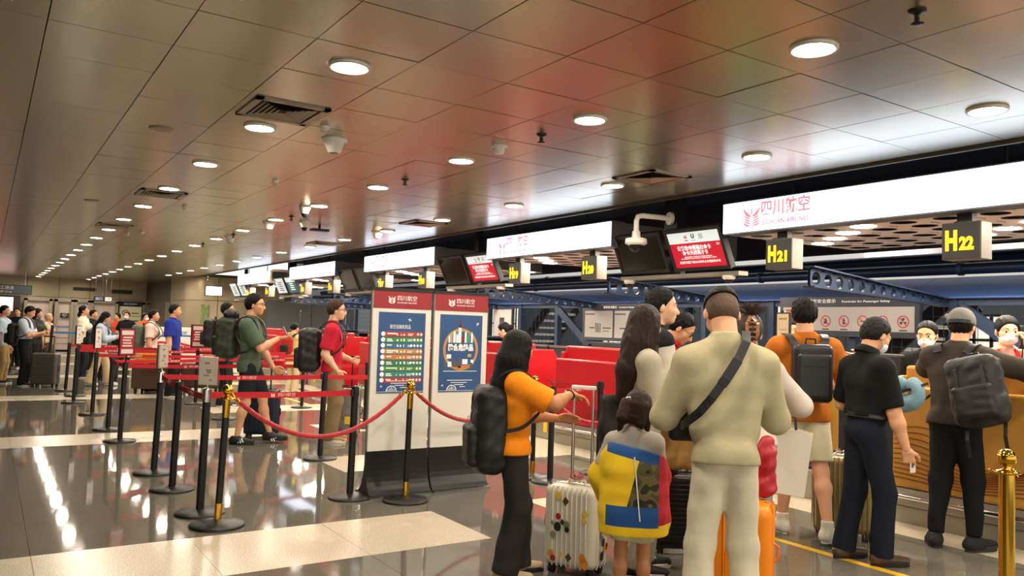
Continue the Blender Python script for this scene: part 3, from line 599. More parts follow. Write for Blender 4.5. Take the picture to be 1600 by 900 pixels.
def sdf_mesh(prims, h, k, folds=None, seed=0):
    lo = np.full(3, 1e9); hi = -lo
    for p in prims:
        if p['t'] == 'p' or p.get('sub'): continue
        if p['t'] == 'c': r = max(p['ra'], p['rb']); l = np.minimum(p['a'], p['b'])-r; u = np.maximum(p['a'], p['b'])+r
        elif p['t'] == 'e': e = np.sqrt(((p['R']*p['r'])**2).sum(1)); l = p['c']-e; u = p['c']+e
        else: e = np.abs(p['R']) @ (p['h']); l = p['c']-e; u = p['c']+e
        p['bb'] = (l, u); lo = np.minimum(lo, l); hi = np.maximum(hi, u)
    lo = lo-3*h-.01; n = np.ceil((hi-lo+3*h+.01)/h).astype(int)+1
    ax = [(lo[i]+h*np.arange(n[i])).astype('f4') for i in range(3)]
    F = np.full(n, .25, 'f4'); post = []
    for p in prims:
        if p['t'] == 'p': post.append(p); continue
        if p.get('sub'): post.append(p); continue
        kk = p['k'] if p['k'] is not None else k
        m = kk+2.5*h; i0 = np.maximum(((p['bb'][0]-m-lo)/h).astype(int), 0); i1 = np.minimum(((p['bb'][1]+m-lo)/h).astype(int)+2, n)
        sl = tuple(slice(a, b) for a, b in zip(i0, i1))
        d = pdist(p, ax[0][sl[0]][:, None, None], ax[1][sl[1]][None, :, None], ax[2][sl[2]][None, None, :])
        f = F[sl]; w = np.clip(.5+.5*(f-d)/kk, 0, 1)
        F[sl] = f*(1-w)+d*w-kk*w*(1-w)
    if folds:
        rs = np.random.RandomState(seed)
        N = np.zeros(n, 'f4')
        for q in range(folds[2] if len(folds) > 2 else 7):
            wv = rs.normal(size=3)*np.array([1, 1, folds[3] if len(folds) > 3 else .6]); wv = wv/np.linalg.norm(wv)*2*np.pi/folds[1]*rs.uniform(.6, 1.6)
            N += np.sin(wv[0]*ax[0][:, None, None]+wv[1]*ax[1][None, :, None]+wv[2]*ax[2][None, None, :]+rs.uniform(0, 6.28)+(1.2 if len(folds) < 4 else .25)*np.sin(9*ax[2][None, None, :]+q)).astype('f4')
        F += folds[0]*N/2.2
    for p in post:
        if p['t'] == 'p':
            d = (ax[0][:, None, None]-p['c'][0])*p['n'][0]+(ax[1][None, :, None]-p['c'][1])*p['n'][1]+(ax[2][None, None, :]-p['c'][2])*p['n'][2]
            F = np.maximum(F, d)
        else:
            d = pdist(p, ax[0][:, None, None], ax[1][None, :, None], ax[2][None, None, :]); kk = p['k'] or .004
            w = np.clip(.5-.5*(F+d)/kk, 0, 1); F = F*(1-w)-d*w+kk*w*(1-w)
    return snets(F, lo, h)
def pdist(p, X, Y, Z):
    if p['t'] == 'c':
        a, b = p['a'], p['b']; ba = b-a; px, py, pz = X-a[0], Y-a[1], Z-a[2]
        if p['flat'] is not None:
            nv, fac = p['flat']; nv = nrm(nv); q = (px*nv[0]+py*nv[1]+pz*nv[2])*(fac-1)
            px = px+q*nv[0]; py = py+q*nv[1]; pz = pz+q*nv[2]; ba = ba+nv*np.dot(ba, nv)*(fac-1)
        L2 = np.dot(ba, ba)
        if L2 < 1e-10: return np.sqrt(px*px+py*py+pz*pz)-p['ra']
        t0 = (px*ba[0]+py*ba[1]+pz*ba[2])/L2; t = np.clip(t0, 0, 1)
        d = np.sqrt((px-t*ba[0])**2+(py-t*ba[1])**2+(pz-t*ba[2])**2)-(p['ra']+(p['rb']-p['ra'])*t)
        L = math.sqrt(L2)
        if p['cap'][1]: d = np.maximum(d, (t0-1)*L)
        if p['cap'][0]: d = np.maximum(d, -t0*L)
        return d
    R = p['R']; px, py, pz = X-p['c'][0], Y-p['c'][1], Z-p['c'][2]
    q = [px*R[0, i]+py*R[1, i]+pz*R[2, i] for i in range(3)]
    if p['t'] == 'e':
        r = p['r']; k0 = np.sqrt((q[0]/r[0])**2+(q[1]/r[1])**2+(q[2]/r[2])**2); k1 = np.sqrt((q[0]/r[0]**2)**2+(q[1]/r[1]**2)**2+(q[2]/r[2]**2)**2)+1e-9
        return k0*(k0-1)/k1
    hh, r = p['h'], p['r']; e = [np.abs(q[i])-(hh[i]-r) for i in range(3)]
    return np.sqrt(np.maximum(e[0], 0)**2+np.maximum(e[1], 0)**2+np.maximum(e[2], 0)**2)+np.minimum(np.maximum(np.maximum(e[0], e[1]), e[2]), 0)-r
CORN = [(a, b, c) for a in (0, 1) for b in (0, 1) for c in (0, 1)]
EDG = [(i, j) for i in range(8) for j in range(i+1, 8) if sum(abs(CORN[i][q]-CORN[j][q]) for q in range(3)) == 1]
def snets(F, lo, h):
    S = F < 0; n = np.array(F.shape); c = [S[a:n[0]-1+a, b:n[1]-1+b, d:n[2]-1+d] for a, b, d in CORN]
    al = c[0].copy(); an = c[0].copy()
    for q in c[1:]: al &= q; an |= q
    idx = np.argwhere(an & ~al)
    if len(idx) == 0: return np.zeros((0, 3)), np.zeros((0, 4), int)
    vid = np.full(n-1, -1, 'i4'); vid[tuple(idx.T)] = np.arange(len(idx))
    vals = [F[idx[:, 0]+a, idx[:, 1]+b, idx[:, 2]+d] for a, b, d in CORN]
    P = np.zeros((len(idx), 3)); cnt = np.zeros(len(idx))
    for i, j in EDG:
        va, vb = vals[i], vals[j]; x = (va < 0) != (vb < 0); t = np.where(x, va/np.where(x, va-vb, 1), 0)
        pa = np.array(CORN[i], float); pb = np.array(CORN[j], float)
        P += np.where(x[:, None], pa+(pb-pa)*t[:, None], 0); cnt += x
    V = lo+h*(idx+P/cnt[:, None]); Q = []
    for d in range(3):
        u, w = [(1, 2), (2, 0), (0, 1)][d]
        sa = [slice(0, n[q]) for q in range(3)]; sb = list(sa); sa[d] = slice(0, n[d]-1); sb[d] = slice(1, n[d])
        A, B = S[tuple(sa)], S[tuple(sb)]; e = np.argwhere(A != B)
        e = e[(e[:, u] > 0) & (e[:, w] > 0) & (e[:, u] < n[u]-1) & (e[:, w] < n[w]-1)]
        if not len(e): continue
        sgn = A[tuple(e.T)]
        def g(du, dw): f = e.copy(); f[:, u] += du; f[:, w] += dw; return vid[tuple(f.T)]
        q = np.stack([g(-1, -1), g(0, -1), g(0, 0), g(-1, 0)], 1); q[~sgn] = q[~sgn][:, ::-1]; Q.append(q)
    return V, np.concatenate(Q)
def np_mesh(name, V, Q, mats, parent, mi=None, smooth=True):
    me = bpy.data.meshes.new(name); nq = len(Q)
    me.vertices.add(len(V)); me.vertices.foreach_set('co', np.asarray(V, 'f4').ravel())
    me.loops.add(nq*4); me.loops.foreach_set('vertex_index', np.asarray(Q, 'i4').ravel())
    me.polygons.add(nq); me.polygons.foreach_set('loop_start', np.arange(0, nq*4, 4, dtype='i4'))
    try: me.polygons.foreach_set('loop_total', np.full(nq, 4, 'i4'))
    except Exception: pass
    me.polygons.foreach_set('use_smooth', np.full(nq, smooth, bool))
    for m in (mats if isinstance(mats, (list, tuple)) else [mats]): me.materials.append(m)
    if mi is not None: me.polygons.foreach_set('material_index', np.asarray(mi, 'i4'))
    me.update(calc_edges=True); return link(name, me, parent)
def merge(*parts):
    Vs, Qs, o = [], [], 0
    for V, Q in parts: Vs.append(V); Qs.append(Q+o); o += len(V)
    return np.concatenate(Vs), np.concatenate(Qs)
# ------------------------------------------------------------------ people
def ik(a, t, l1, l2, pole):
    a, t = np.asarray(a, float), np.asarray(t, float); d = t-a; L = np.linalg.norm(d); L = max(L, 1e-6); u = d/L
    L = min(L, (l1+l2)*.999); L = max(L, abs(l1-l2)+1e-3)
    c = (l1*l1+L*L-l2*l2)/(2*l1*L); s = math.sqrt(max(0, 1-c*c)); p = np.asarray(pole, float); p = p-u*np.dot(p, u)
    p = nrm(p); return a+u*l1*c+p*l1*s, a+u*L
SKIN = M('skin_light', '#d9a27c', .5, bump=.05, bscale=60, spec=.35); SKIN2 = M('skin_tan', '#c08459', .5, bump=.05, bscale=60, spec=.35); SKIN3 = M('skin_pale', '#e3b695', .5, bump=.05, bscale=60, spec=.35)
def hairm(name, col): return M(name, col, .5, 0, .3, 12, .6, 50, stretch=(6, 6, .6), spec=.22)
HAIRB = hairm('black_hair', '#0d0b0b'); HAIRBR = hairm('dark_brown_hair', '#24160f'); HAIRG = hairm('greying_hair', '#3a3532'); HAIRC = hairm('brown_hair', '#3c2a1e')
EYEW = M('eye_white', '#e8e4dc', .25); EYED = M('eye_dark', '#120c0a', .15); LIP = M('lip', '#a8584e', .45); MASKM = M('mask_fabric', '#e6eef2', .8, bump=.2, bscale=60); SOLEW = M('sole_white', '#dedad0', .6); SOLEB = M('sole_black', '#1b1a19', .6)
def hand_mesh(w, d, nrm_, thumb_side, s, curl, h, spread=.1, fist=None):
    """palm and five separate fingers; w wrist, d direction of the fingers, nrm_ palm normal (side the fingers curl to)"""
    d = nrm(d); nn = nrm(np.asarray(nrm_, float)-d*np.dot(nrm_, d)); sd = np.cross(d, nn)*thumb_side
    pr = [cone(w-d*.03*s, w+d*.02*s, .024*s, .026*s, flat=(nn, 1.25))]
    for q, o in enumerate((.029, .0095, -.0095, -.027)):
        pr.append(cone(w+d*.015*s+sd*o*.7*s, w+d*.088*s+sd*o*s, .0145*s, .0115*s, k=.012*s))
        L = (.072, .082, .076, .058)[q]*s; b = w+d*(.088 if q < 3 else .082)*s+sd*o*s; ang = 0.; dr = nrm(d+sd*(o*spread*25)); r = (.0094, .0096, .0092, .0082)[q]*s
        cu = curl if not isinstance(curl, (list, tuple)) else curl[q]
        for f, a in ((.42, .8), (.32, 1.0), (.26, .8)):
            ang += cu*a; dd = dr*math.cos(ang)+nn*math.sin(ang); e = b+dd*L*f; pr.append(cone(b, e, r, r*.9, k=.004*s)); b = e; r *= .9
    tb = w+d*.022*s+sd*.022*s; t1 = tb+(d*.6+sd*.75+nn*.25)*.04*s; t2 = t1+(d*.85+sd*.3+nn*(.2+.5*(curl if not isinstance(curl, (list, tuple)) else curl[0])))*.034*s; t3 = t2+(d*.9+nn*.35)*.024*s
    pr += [cone(tb, t1, .016*s, .0125*s, k=.014*s), cone(t1, t2, .0115*s, .0105*s, k=.004*s), cone(t2, t3, .0105*s, .0085*s, k=.004*s)]
    return sdf_mesh(pr, h, .008*s)
class Person:
    def __init__(P, label, loc, heading, S, **o):
        """heading in degrees clockwise from +Y; S standing height"""
        P.S = S; P.o = o; P.root = thing('person', label, 'person', (loc[0], loc[1], 0), -math.radians(heading), group=o.get('group')); P.loc = loc; P.hd = math.radians(heading)
        P.res = o.get('res', .012); fem = o.get('fem', False); w = o.get('w', 1.); P.w = w; S_ = S
        lean = math.radians(o.get('lean', 0)); side = math.radians(o.get('side', 0)); tw = math.radians(o.get('twist', 0)); P.sq = o.get('hipz', .52)
        hip = V3(0, o.get('hipy', 0), .52-o.get('drop', 0)); P.hip = hip
        Rt = rotz(-tw) @ roty(side) @ rotx(-lean); P.Rt = Rt
        P.T = lambda p: (hip+Rt @ (np.asarray(p, float)-V3(0, 0, .52)))*S
        shw = (.088 if fem else .1)*(.5+.5*w)*o.get('shw', 1.)
        P.sh = {s: P.T((s*shw, -.006, .784+o.get('shr', 0))) for s in (-1, 1)}
        # head
        hy, hp, hr = [math.radians(v) for v in o.get('head', (0, 0, 0))]
        P.nb = P.T((0, -.012, .835)); P.Rh = rotz(-hy) @ roty(hr) @ rotx(-hp); hs = o.get('hs', 1.); P.hs = hs
        pv = P.T((0, .004, .875)); P.hc = pv+P.Rh @ (V3(0, .012, .058)*S*hs)
        P.H = lambda p: P.hc+P.Rh @ (np.asarray(p, float)*S*hs)
        # arms
        P.el = {}; P.wr = {}; P.hd_ = {}
        L1, L2 = o.get('al', (.172, .150))
        for s, key in ((-1, 'lh'), (1, 'rh')):
            t = o.get(key, (s*.16, .02, .46)); pole = o.get('lp' if s < 0 else 'rp', (s*.5, -1, -.2))
            P.el[s], P.wr[s] = ik(P.sh[s], np.asarray(t, float)*S, L1*S, L2*S, pole)
        # legs
        P.kn = {}; P.an = {}; P.hj = {}; P.fy = {}
        for s, key in ((-1, 'lf'), (1, 'rf')):
            f = o.get(key, (s*.055, 0, 0)); fy = math.radians(o.get('lfy' if s < 0 else 'rfy', s*8)); P.fy[s] = fy
            hj = (hip+rotz(-tw*.5) @ V3(s*.043*w*o.get('hipw', .95)*(1.05 if fem else 1), 0, 0))*S; an = V3(f[0], f[1], .045+(f[2] if len(f) > 2 else 0))*S
            P.hj[s] = hj; P.kn[s], P.an[s] = ik(hj, an, .242*S, .238*S, V3(s*.1, 1, 0))
        P.torso_pr = lambda e, w=w, fem=fem: P._torso(e, w, fem)
    def _torso(P, e, w, fem):
        S = P.S; T = P.T; yv = P.Rt @ V3(0, 1, 0); W = w
        f = lambda z, hx, r, fl, y=0.: cone(T((-hx*W, y, z)), T((hx*W, y, z)), r*S*(.6+.4*W)+e, flat=(yv, fl))
        bel = P.o.get('belly', 0)
        hw = P.o.get('hipw', .95); pr = [f(.53, .028*hw, .064*hw, 1.06*hw, -.008), f(.60, .029, (.053 if fem else .059)+bel*.3, 1.1, .003+bel*.3), f(.655, .034, .059+bel*.2, 1.12, bel*.2), f(.72, .043, .063, 1.14), f(.76, .047, .052, 1.2, -.004)]
        if fem: pr += [f(.52, .034*hw, .066*hw, 1.06*hw, -.012), ell(T((-.04, .06, .715)), V3(.04, .034, .038)*S+e, P.Rt), ell(T((.04, .06, .715)), V3(.04, .034, .038)*S+e, P.Rt)]
        for s in (-1, 1):
            pr += [cone(T((s*.022, -.012, .824)), P.sh[s]+P.Rt @ V3(0, 0, .004)*S, .027*S+e*.6, .036*S*(.5+.5*W)+e*.8)]
        return pr
    def _arm(P, s, e, ease_el=0.):
        S = P.S; W = .6+.4*P.w*P.o.get('armw', 1.); k = .02*S; a, b, c = P.sh[s], P.el[s], P.wr[s]
        return [cone(a, a+(b-a)*.45, .037*S*W+e, .033*S*W+e, k=k), cone(a+(b-a)*.45, b, .034*S*W+e, .0255*S*W+e+ease_el, k=k), cone(b, b+(c-b)*.3, .0255*S*W+e+ease_el, .0265*S*W+e, k=k), cone(b+(c-b)*.3, c, .0265*S*W+e, .0165*S*W+e, k=k)]
    def _leg(P, s, e=0.):
        S = P.S; W = (.6+.4*P.w)*P.o.get('hipw', .95); a, b, c = P.hj[s], P.kn[s], P.an[s]; k = .02*S
        back = nrm(np.cross(c-b, V3(1, 0, 0))); back = back if back[1] < 0 else -back
        m = b+(c-b)*.3+back*.008*S
        return [cone(a, b, .048*S*W+e, .032*S*W+e, k=k), cone(b, m, .031*S*W+e, .033*S*W+e, k=k), cone(m, c, .033*S*W+e, .019*S*W+e, k=k)]
    def body(P, skin=SKIN, face=True):
        S, o, h = P.S, P.o, P.res; sh = S*P.hs; pr = P._torso(-.008, P.w, o.get('fem', False))
        pr = [dict(p, k=.018*S) for p in pr]
        for s in (-1, 1):
            pr += P._arm(s, -.01 if o.get('longsleeve') else -.001)+P._leg(s, -.002 if o.get('bareleg') else -.013)
            fd = V3(math.sin(P.fy[s]), math.cos(P.fy[s]), 0); an = P.an[s]
            pr += [cone(an-V3(0, 0, .01*S), an+fd*.05*S-V3(0, 0, .024*S), .02*S, .016*S, k=.01*S)]
        nw = .034 if not o.get('fem') else .03
        pr += [cone(P.nb, P.H((0, -.014, -.03)), nw*S*(.6+.4*P.w), nw*S, k=.02*S)]
        hh = []
        kh = .012*sh
        H = P.H; R = P.Rh
        E = lambda c, r, k=kh, RR=R: ell(H(c), np.asarray(r)*sh, RR, k=k)
        C = lambda a, b, ra, rb, k=.006*sh: cone(H(a), H(b), ra*sh, rb*sh, k=k)
        hh += [E((0, -.008, .012), (.0445, .055, .05)), E((0, .014, -.026), (.036, .038, .043)), E((0, .034, -.054), (.017, .015, .014)), E((-.021, .03, -.018), (.017, .018, .016)), E((.021, .03, -.018), (.017, .018, .016)),
               C((0, .046, -.002), (0, .058, -.022), .0065, .009), C((-.007, .05, -.024), (.007, .05, -.024), .006, .006), C((-.022, .041, .008), (.022, .041, .008), .009, .009), C((-.011, .047, -.04), (.011, .047, -.04), .0055, .0055),
               E((-.045, -.008, -.010), (.006, .012, .018), .004*sh, R @ rotz(.35)), E((.045, -.008, -.010), (.006, .012, .018), .004*sh, R @ rotz(-.35))]
        if h > .0145: pr += hh
        parts = [sdf_mesh(pr, h, .02*S)]
        if h <= .0145: parts.append(sdf_mesh([cone(P.nb, P.H((0, -.014, -.03)), nw*S*.98*(.6+.4*P.w), nw*S*.98, k=.02*S)]+hh, min(h*.55, .0065), kh))
        hs_ = o.get('hands', {})
        for s, key in ((-1, 'l'), (1, 'r')):
            hv = hs_.get(key, {}); d = hv.get('d'); fore = nrm(P.wr[s]-P.el[s])
            d = fore if d is None else nrm(d); n_ = hv.get('n', (-s, .2, 0)); cu = hv.get('curl', .35)
            sd = np.cross(nrm(d), nrm(n_)); ts = hv.get('ts')
            if ts is None: ts = 1 if np.dot(sd, V3(0, 1, .3)) > 0 else -1
            parts.append(hand_mesh(P.wr[s], d, n_, ts, S/1.72*hv.get('s', 1.), cu, hv.get('h', .005 if h < .0145 else .0075)))
        V, Q = merge(*parts); P.bodyo = np_mesh('body', V, Q, skin, P.root)
        if face and h <= .02:
            for s in (-1, 1):
                c = P.H((s*.0195, .0435, -.003)); mb = MB(); mb.lathe([(0, -1), (.5, -.86), (.87, -.5), (1, 0), (.87, .5), (.5, .86), (0, 1)], n=12)
                A = (P.Rh*np.array([.0105, .006, .005])*sh); mb.v = [tuple(A @ np.array(v)+c) for v in mb.v]; e = mb.build('eye', [EYEW], P.root)
                mb = MB(); mb.lathe([(0, -1), (.7, -.7), (1, 0), (.7, .7), (0, 1)], n=10); c2 = P.H((s*.0195, .0478, -.003)); A = (P.Rh*np.array([.0048, .0028, .0046])*sh); mb.v = [tuple(A @ np.array(v)+c2) for v in mb.v]; mb.build('pupil', [EYED], e)
                mb = MB(); pts = [P.H((s*x, y, z)) for x, y, z in ((.009, .0515, .011), (.02, .0495, .0145), (.031, .0425, .0115))]; mb.tube([tuple(p) for p in pts], (.0016 if o.get('fem') else .0022)*sh, 6); mb.build('eyebrow', HAIRB, P.root)
            mb = MB().lathe([(0, -1), (.7, -.7), (1, 0), (.7, .7), (0, 1)], n=12); c = P.H((0, .0508, -.0405)); A = P.Rh*np.array([.0125, .0045, .0042])*sh; mb.v = [tuple(A @ np.array(v)+c) for v in mb.v]; mb.build('lips', LIP, P.root)
        return P
    def top(P, mat, ease=.012, sleeve=.5, hem=.47, name='shirt', neck=.842, flare=.0, fold=(.0024, .19), seed=1, sl_ease=None, collar=None, k=None, open_=False, low=None):
        """sleeve: 0..1 upper arm, 1..2 forearm. hem height in units of S"""
        S = P.S; h = P.res; pr = [dict(p) for p in P._torso(ease, P.w, P.o.get('fem', False))]; yv = P.Rt @ V3(0, 1, 0); hw = P.o.get('hipw', .95)
        for z, x in ((.505, .027*hw), (hem, .027*hw)): pr.append(cone(P.T((-x*P.w, -.008, z)), P.T((x*P.w, -.008, z)), .0655*hw*S*(.6+.4*P.w)+ease+.002+flare, flat=(yv, 1.12)))
        se = ease if sl_ease is None else sl_ease; W = .6+.4*P.w*P.o.get('armw', 1.)
        for s in (-1, 1):
            a, b, c = P.sh[s], P.el[s], P.wr[s]; ks = .022*S
            if sleeve <= 1: pr.append(cone(a, a+(b-a)*sleeve, .038*S*W+ease, .036*S*W+se*1.3, k=.025*S, cap=(False, True)))
            else:
                pr += [cone(a, b, .038*S*W+ease, .028*S*W+se, k=.025*S), cone(b, b+(c-b)*(sleeve-1), .028*S*W+se, .019*S*W+se, k=ks, cap=(False, True))]
        pr.append(cone(P.nb-P.Rt @ V3(0, 0, .03)*S, P.nb+(P.H((0, -.014, -.03))-P.nb)*.3, .034*S*(.6+.4*P.w)+.006, .034*S*(.6+.4*P.w)+.006, k=.02*S, cap=(False, True)))
        pr.append(cut(P.T((0, 0, hem)), -(P.Rt @ V3(0, 0, 1))))
        V, Q = sdf_mesh(pr, h, k or .018*S, fold, seed); o = np_mesh(name, V, Q, mat, P.root)
        if collar is not None:
            mb = MB(); n = 20; ax = nrm(P.H((0, -.014, -.03))-P.nb); c0 = P.nb+ax*.018*S; u = nrm(np.cross(ax, V3(0, 1, 0))); v = np.cross(u, ax); R0 = .040*S*(.6+.4*P.w)+.005
            pr = [(R0*1.18, -.012*S), (R0*1.2, -.004*S), (R0*1.0, .018*S), (R0*.93, .018*S), (R0*.98, -.01*S)]; vs = []
            for r, z in pr:
                for i in range(n): a_ = 2*PI*i/n; vs.append(tuple(c0+ax*(z-.010*S*max(0, -math.cos(a_ - PI/2))*0)+r*(u*math.cos(a_)+v*math.sin(a_))))
            mb.add(vs, [(j*n+i, j*n+(i+1) % n, (j+1)*n+(i+1) % n, (j+1)*n+i) for j in range(4) for i in range(n)], 0, True); mb.build('collar', collar, P.root)
        return o
    def trousers(P, mat, length=1., ease=.012, hem_ease=.02, name='trousers', waist=.60, fold=(.0032, .2), seed=2, crotch=.0, knee_ease=None):
        S = P.S; h = P.res; W = (.6+.4*P.w)*P.o.get('hipw', .95); fem = P.o.get('fem', False); ke = ease if knee_ease is None else knee_ease
        pr = [dict(p) for p in P._torso(ease*.2, P.w, fem)[:2]+([P._torso(ease*.2, P.w, True)[5]] if fem else [])]
        for s in (-1, 1):
            a, b, c = P.hj[s], P.kn[s], P.an[s]-V3(0, 0, .012*S)
            a2 = a-V3(0, 0, .01*S)
            if length <= .5: pr.append(cone(a2, a2+(b-a2)*length*2, .049*S*W+ease, (.049-.014*length*2)*S*W+hem_ease, k=.018*S, cap=(False, True)))
            else:
                f = (length-.5)*2; pr += [cone(a2, b, .049*S*W+ease, .034*S*W+ke, k=.018*S), cone(b, b+(c-b)*f, .034*S*W+ke, .028*S*W*f+.034*S*W*(1-f)+hem_ease, k=.018*S, cap=(False, True))]
        pr.append(cut(P.T((0, 0, waist)), P.Rt @ V3(0, 0, 1)))
        V, Q = sdf_mesh(pr, h, .02*S, fold, seed); return np_mesh(name, V, Q, mat, P.root)
    def shoes(P, mat, sole=SOLEB, name='shoe', high=.0, chunky=1.):
        S = P.S; h = min(P.res, .008) if P.res < .013 else P.res*.8
        for s in (-1, 1):
            fd = V3(math.sin(P.fy[s]), math.cos(P.fy[s]), 0); an = P.an[s]; g = an[2]-.045*S; b0 = V3(an[0], an[1], g)
            he = b0-fd*.028*S; to = b0+fd*.098*S; z = V3(0, 0, 1)
            up = [cone(he+z*.026*S, he+fd*.04*S+z*.028*S, .0225*S*chunky, .025*S*chunky), cone(he+fd*.04*S+z*.028*S, to+z*.02*S, .026*S*chunky, .02*S*chunky, flat=(z, 1.15)), cone(he+fd*.018*S+z*.03*S, he+fd*.02*S+z*(.056+high)*S, .024*S, .025*S, cap=(False, True)), cut(b0+z*.010*S, -z)]
            V, Q = sdf_mesh(up, h, .018*S); o = np_mesh(name, V, Q, mat, P.root)
            sd = np.cross(fd, z); K = 22; out = []
            for i in range(K):
                a = 2*PI*i/K; t = math.cos(a); wd_ = (.0245 if t < 0 else .028)*S*chunky*(1+.12*math.sin(PI*max(t, 0)))
                out.append(b0+fd*(.035+.082*t)*S+sd*math.sin(a)*wd_*(1.0 if abs(t) < .9 else 1.1))
            MB().prism([tuple(p) for p in out], lambda x, y, zz: (x, y, g+.001), lambda x, y, zz: (x, y, g+.019*S*chunky)).build('sole', sole, o, .003)
        return P
    def hair(P, mat, style='short', vol=1., seed=3, extra=None, hl=.004):
        S = P.S*P.hs; H = P.H; R = P.Rh; h = min(P.res, .009) if P.res < .0145 else P.res*.8
        E = lambda c, r, k=.012*S: ell(H(c), np.asarray(r)*S, R, k=k); C = lambda a, b, ra, rb, fl=None, k=.014*S: cone(H(a), H(b), ra*S, rb*S, k=k, flat=None if fl is None else (R @ V3(0, 1, 0), fl))
        v = .0035*vol
        pr = [E((0, -.012, .018), (.0475+v, .0565+v, .0495+v*1.5))]
        if style == 'short': pr += [E((0, -.03, -.002), (.044+v, .038+v, .046)), cut(H((0, .03, .033)), R @ V3(0, .82, -.57)), cut(H((0, -.03, -.042)), R @ V3(0, .3, -1))]
        elif style == 'crop': pr += [E((0, -.03, -.002), (.043+v, .037, .045)), cut(H((0, .026, .024)), R @ V3(0, .78, -.62)), cut(H((0, -.03, -.034)), R @ V3(0, .35, -1))]
        elif style == 'long':
            L = extra or .2
            pr += [E((0, -.028, -.012), (.052, .042, .056)), cut(H((0, .036, .0)), R @ V3(0, 1, -.22)), C((-.03, -.036, -.02), (-.04, -.05, -L), .028, .022, 1.0), C((.03, -.036, -.02), (.04, -.05, -L), .028, .022, 1.0), C((0, -.044, -.02), (0, -.062, -L*1.04), .03, .024, 1.0), C((-.046, -.004, 0), (-.05, -.016, -L*.7), .014, .016), C((.046, -.004, 0), (.05, -.016, -L*.7), .014, .016)]
        elif style == 'bun': pr += [E((0, -.03, -.002), (.043, .036, .043)), cut(H((0, .03, .018)), R @ V3(0, .85, -.52)), cut(H((0, -.03, -.04)), R @ V3(0, .3, -1)), E((0, -.075, .0), (.024, .022, .024))]
        elif style == 'tail': pr += [E((0, -.03, -.002), (.044, .036, .044)), cut(H((0, .032, .018)), R @ V3(0, .85, -.52)), C((0, -.062, -.004), (0, -.078, -.05), .016, .02), C((0, -.078, -.05), (0, -.072, -.12), .02, .008)]
        cuts = [p for p in pr if p['t'] == 'p'] if style in ('short', 'crop') else []
        if style in ('bun', 'tail', 'long'):
            base = [p for p in pr if p['t'] == 'p']; main = [p for p in pr if p['t'] != 'p']; n0 = 2
            parts = [sdf_mesh([dict(p) for p in main[:n0]]+base, h, .012*S, (hl*.4, .025, 7, .1), seed), sdf_mesh([dict(p) for p in main[1:]]+([base[0]] if style == 'long' else []), h, .012*S, (hl, .03, 8, .1), seed)]
        else: parts = [sdf_mesh(pr, h, .012*S, (hl*.75*min(vol, 1.5), .024, 8, .5), seed)]
        V, Q = merge(*parts); return np_mesh('hair', V, Q, mat, P.root)
    def mask(P, mat=MASKM):
        S = P.S*P.hs; V, Q = sdf_mesh([ell(P.H((0, .026, -.036)), V3(.038, .036, .033)*S, P.Rh), cone(P.H((0, .048, -.015)), P.H((0, .06, -.032)), .008*S, .01*S, k=.01*S), cut(P.H((0, .022, 0)), -(P.Rh @ V3(0, 1, 0))), cut(P.H((0, .05, -.013)), P.Rh @ V3(0, .3, 1))], min(P.res, .006), .01*S, (.0008, .02), 5)
        o = np_mesh('face_mask', V, Q, mat, P.root)
        for s in (-1, 1): MB().tube([tuple(P.H(p)) for p in ((s*.034, .03, -.02), (s*.042, .005, -.006), (s*.047, -.012, .004), (s*.048, -.016, -.012), (s*.04, .01, -.035), (s*.033, .026, -.045))], .0012*S+.0004, 5).build('ear_loop', mat, o)
        return o
    def glasses(P):
        S = P.S*P.hs; mb = MB()
        for s in (-1, 1):
            pts = [tuple(P.H((s*.0205+.014*math.cos(a), .053, -.003+.011*math.sin(a)))) for a in [2*PI*i/14 for i in range(15)]]; mb.tube(pts, .0013*S, 5)
            mb.tube([tuple(P.H((s*.034, .052, 0))), tuple(P.H((s*.045, .02, .002))), tuple(P.H((s*.047, -.012, 0)))], .0013*S, 5)
        mb.tube([tuple(P.H((-.007, .054, 0))), tuple(P.H((.007, .054, 0)))], .0013*S, 5); mb.build('glasses', BLACKPL, P.root)
    def belt(P, mat=BLACKPL, z=.592):
        mb = MB(); S = P.S; n = 28; vs = []; x, r = .032*P.w, .068*(.6+.4*P.w)
        for zz in (z, z+.018):
            for q in (1, .94):
                for i in range(n): a = 2*PI*i/n; vs.append(tuple(P.T(((x+r+.008)*math.cos(a)*q, (r*.92+.006)*math.sin(a)*q-.002, zz))))
        o = lambda j, i: j*n+i % n
        mb.add(vs, [(o(0, i), o(0, i+1), o(2, i+1), o(2, i)) for i in range(n)]+[(o(1, i), o(3, i), o(3, i+1), o(1, i+1)) for i in range(n)]+[(o(2, i), o(2, i+1), o(3, i+1), o(3, i)) for i in range(n)], 0, True); mb.build('belt', mat, P.root)
    def world(P, p): # local metres -> world
        c, s = math.cos(P.hd), math.sin(P.hd); return V3(P.loc[0]+p[0]*c+p[1]*s, P.loc[1]-p[0]*s+p[1]*c, p[2])
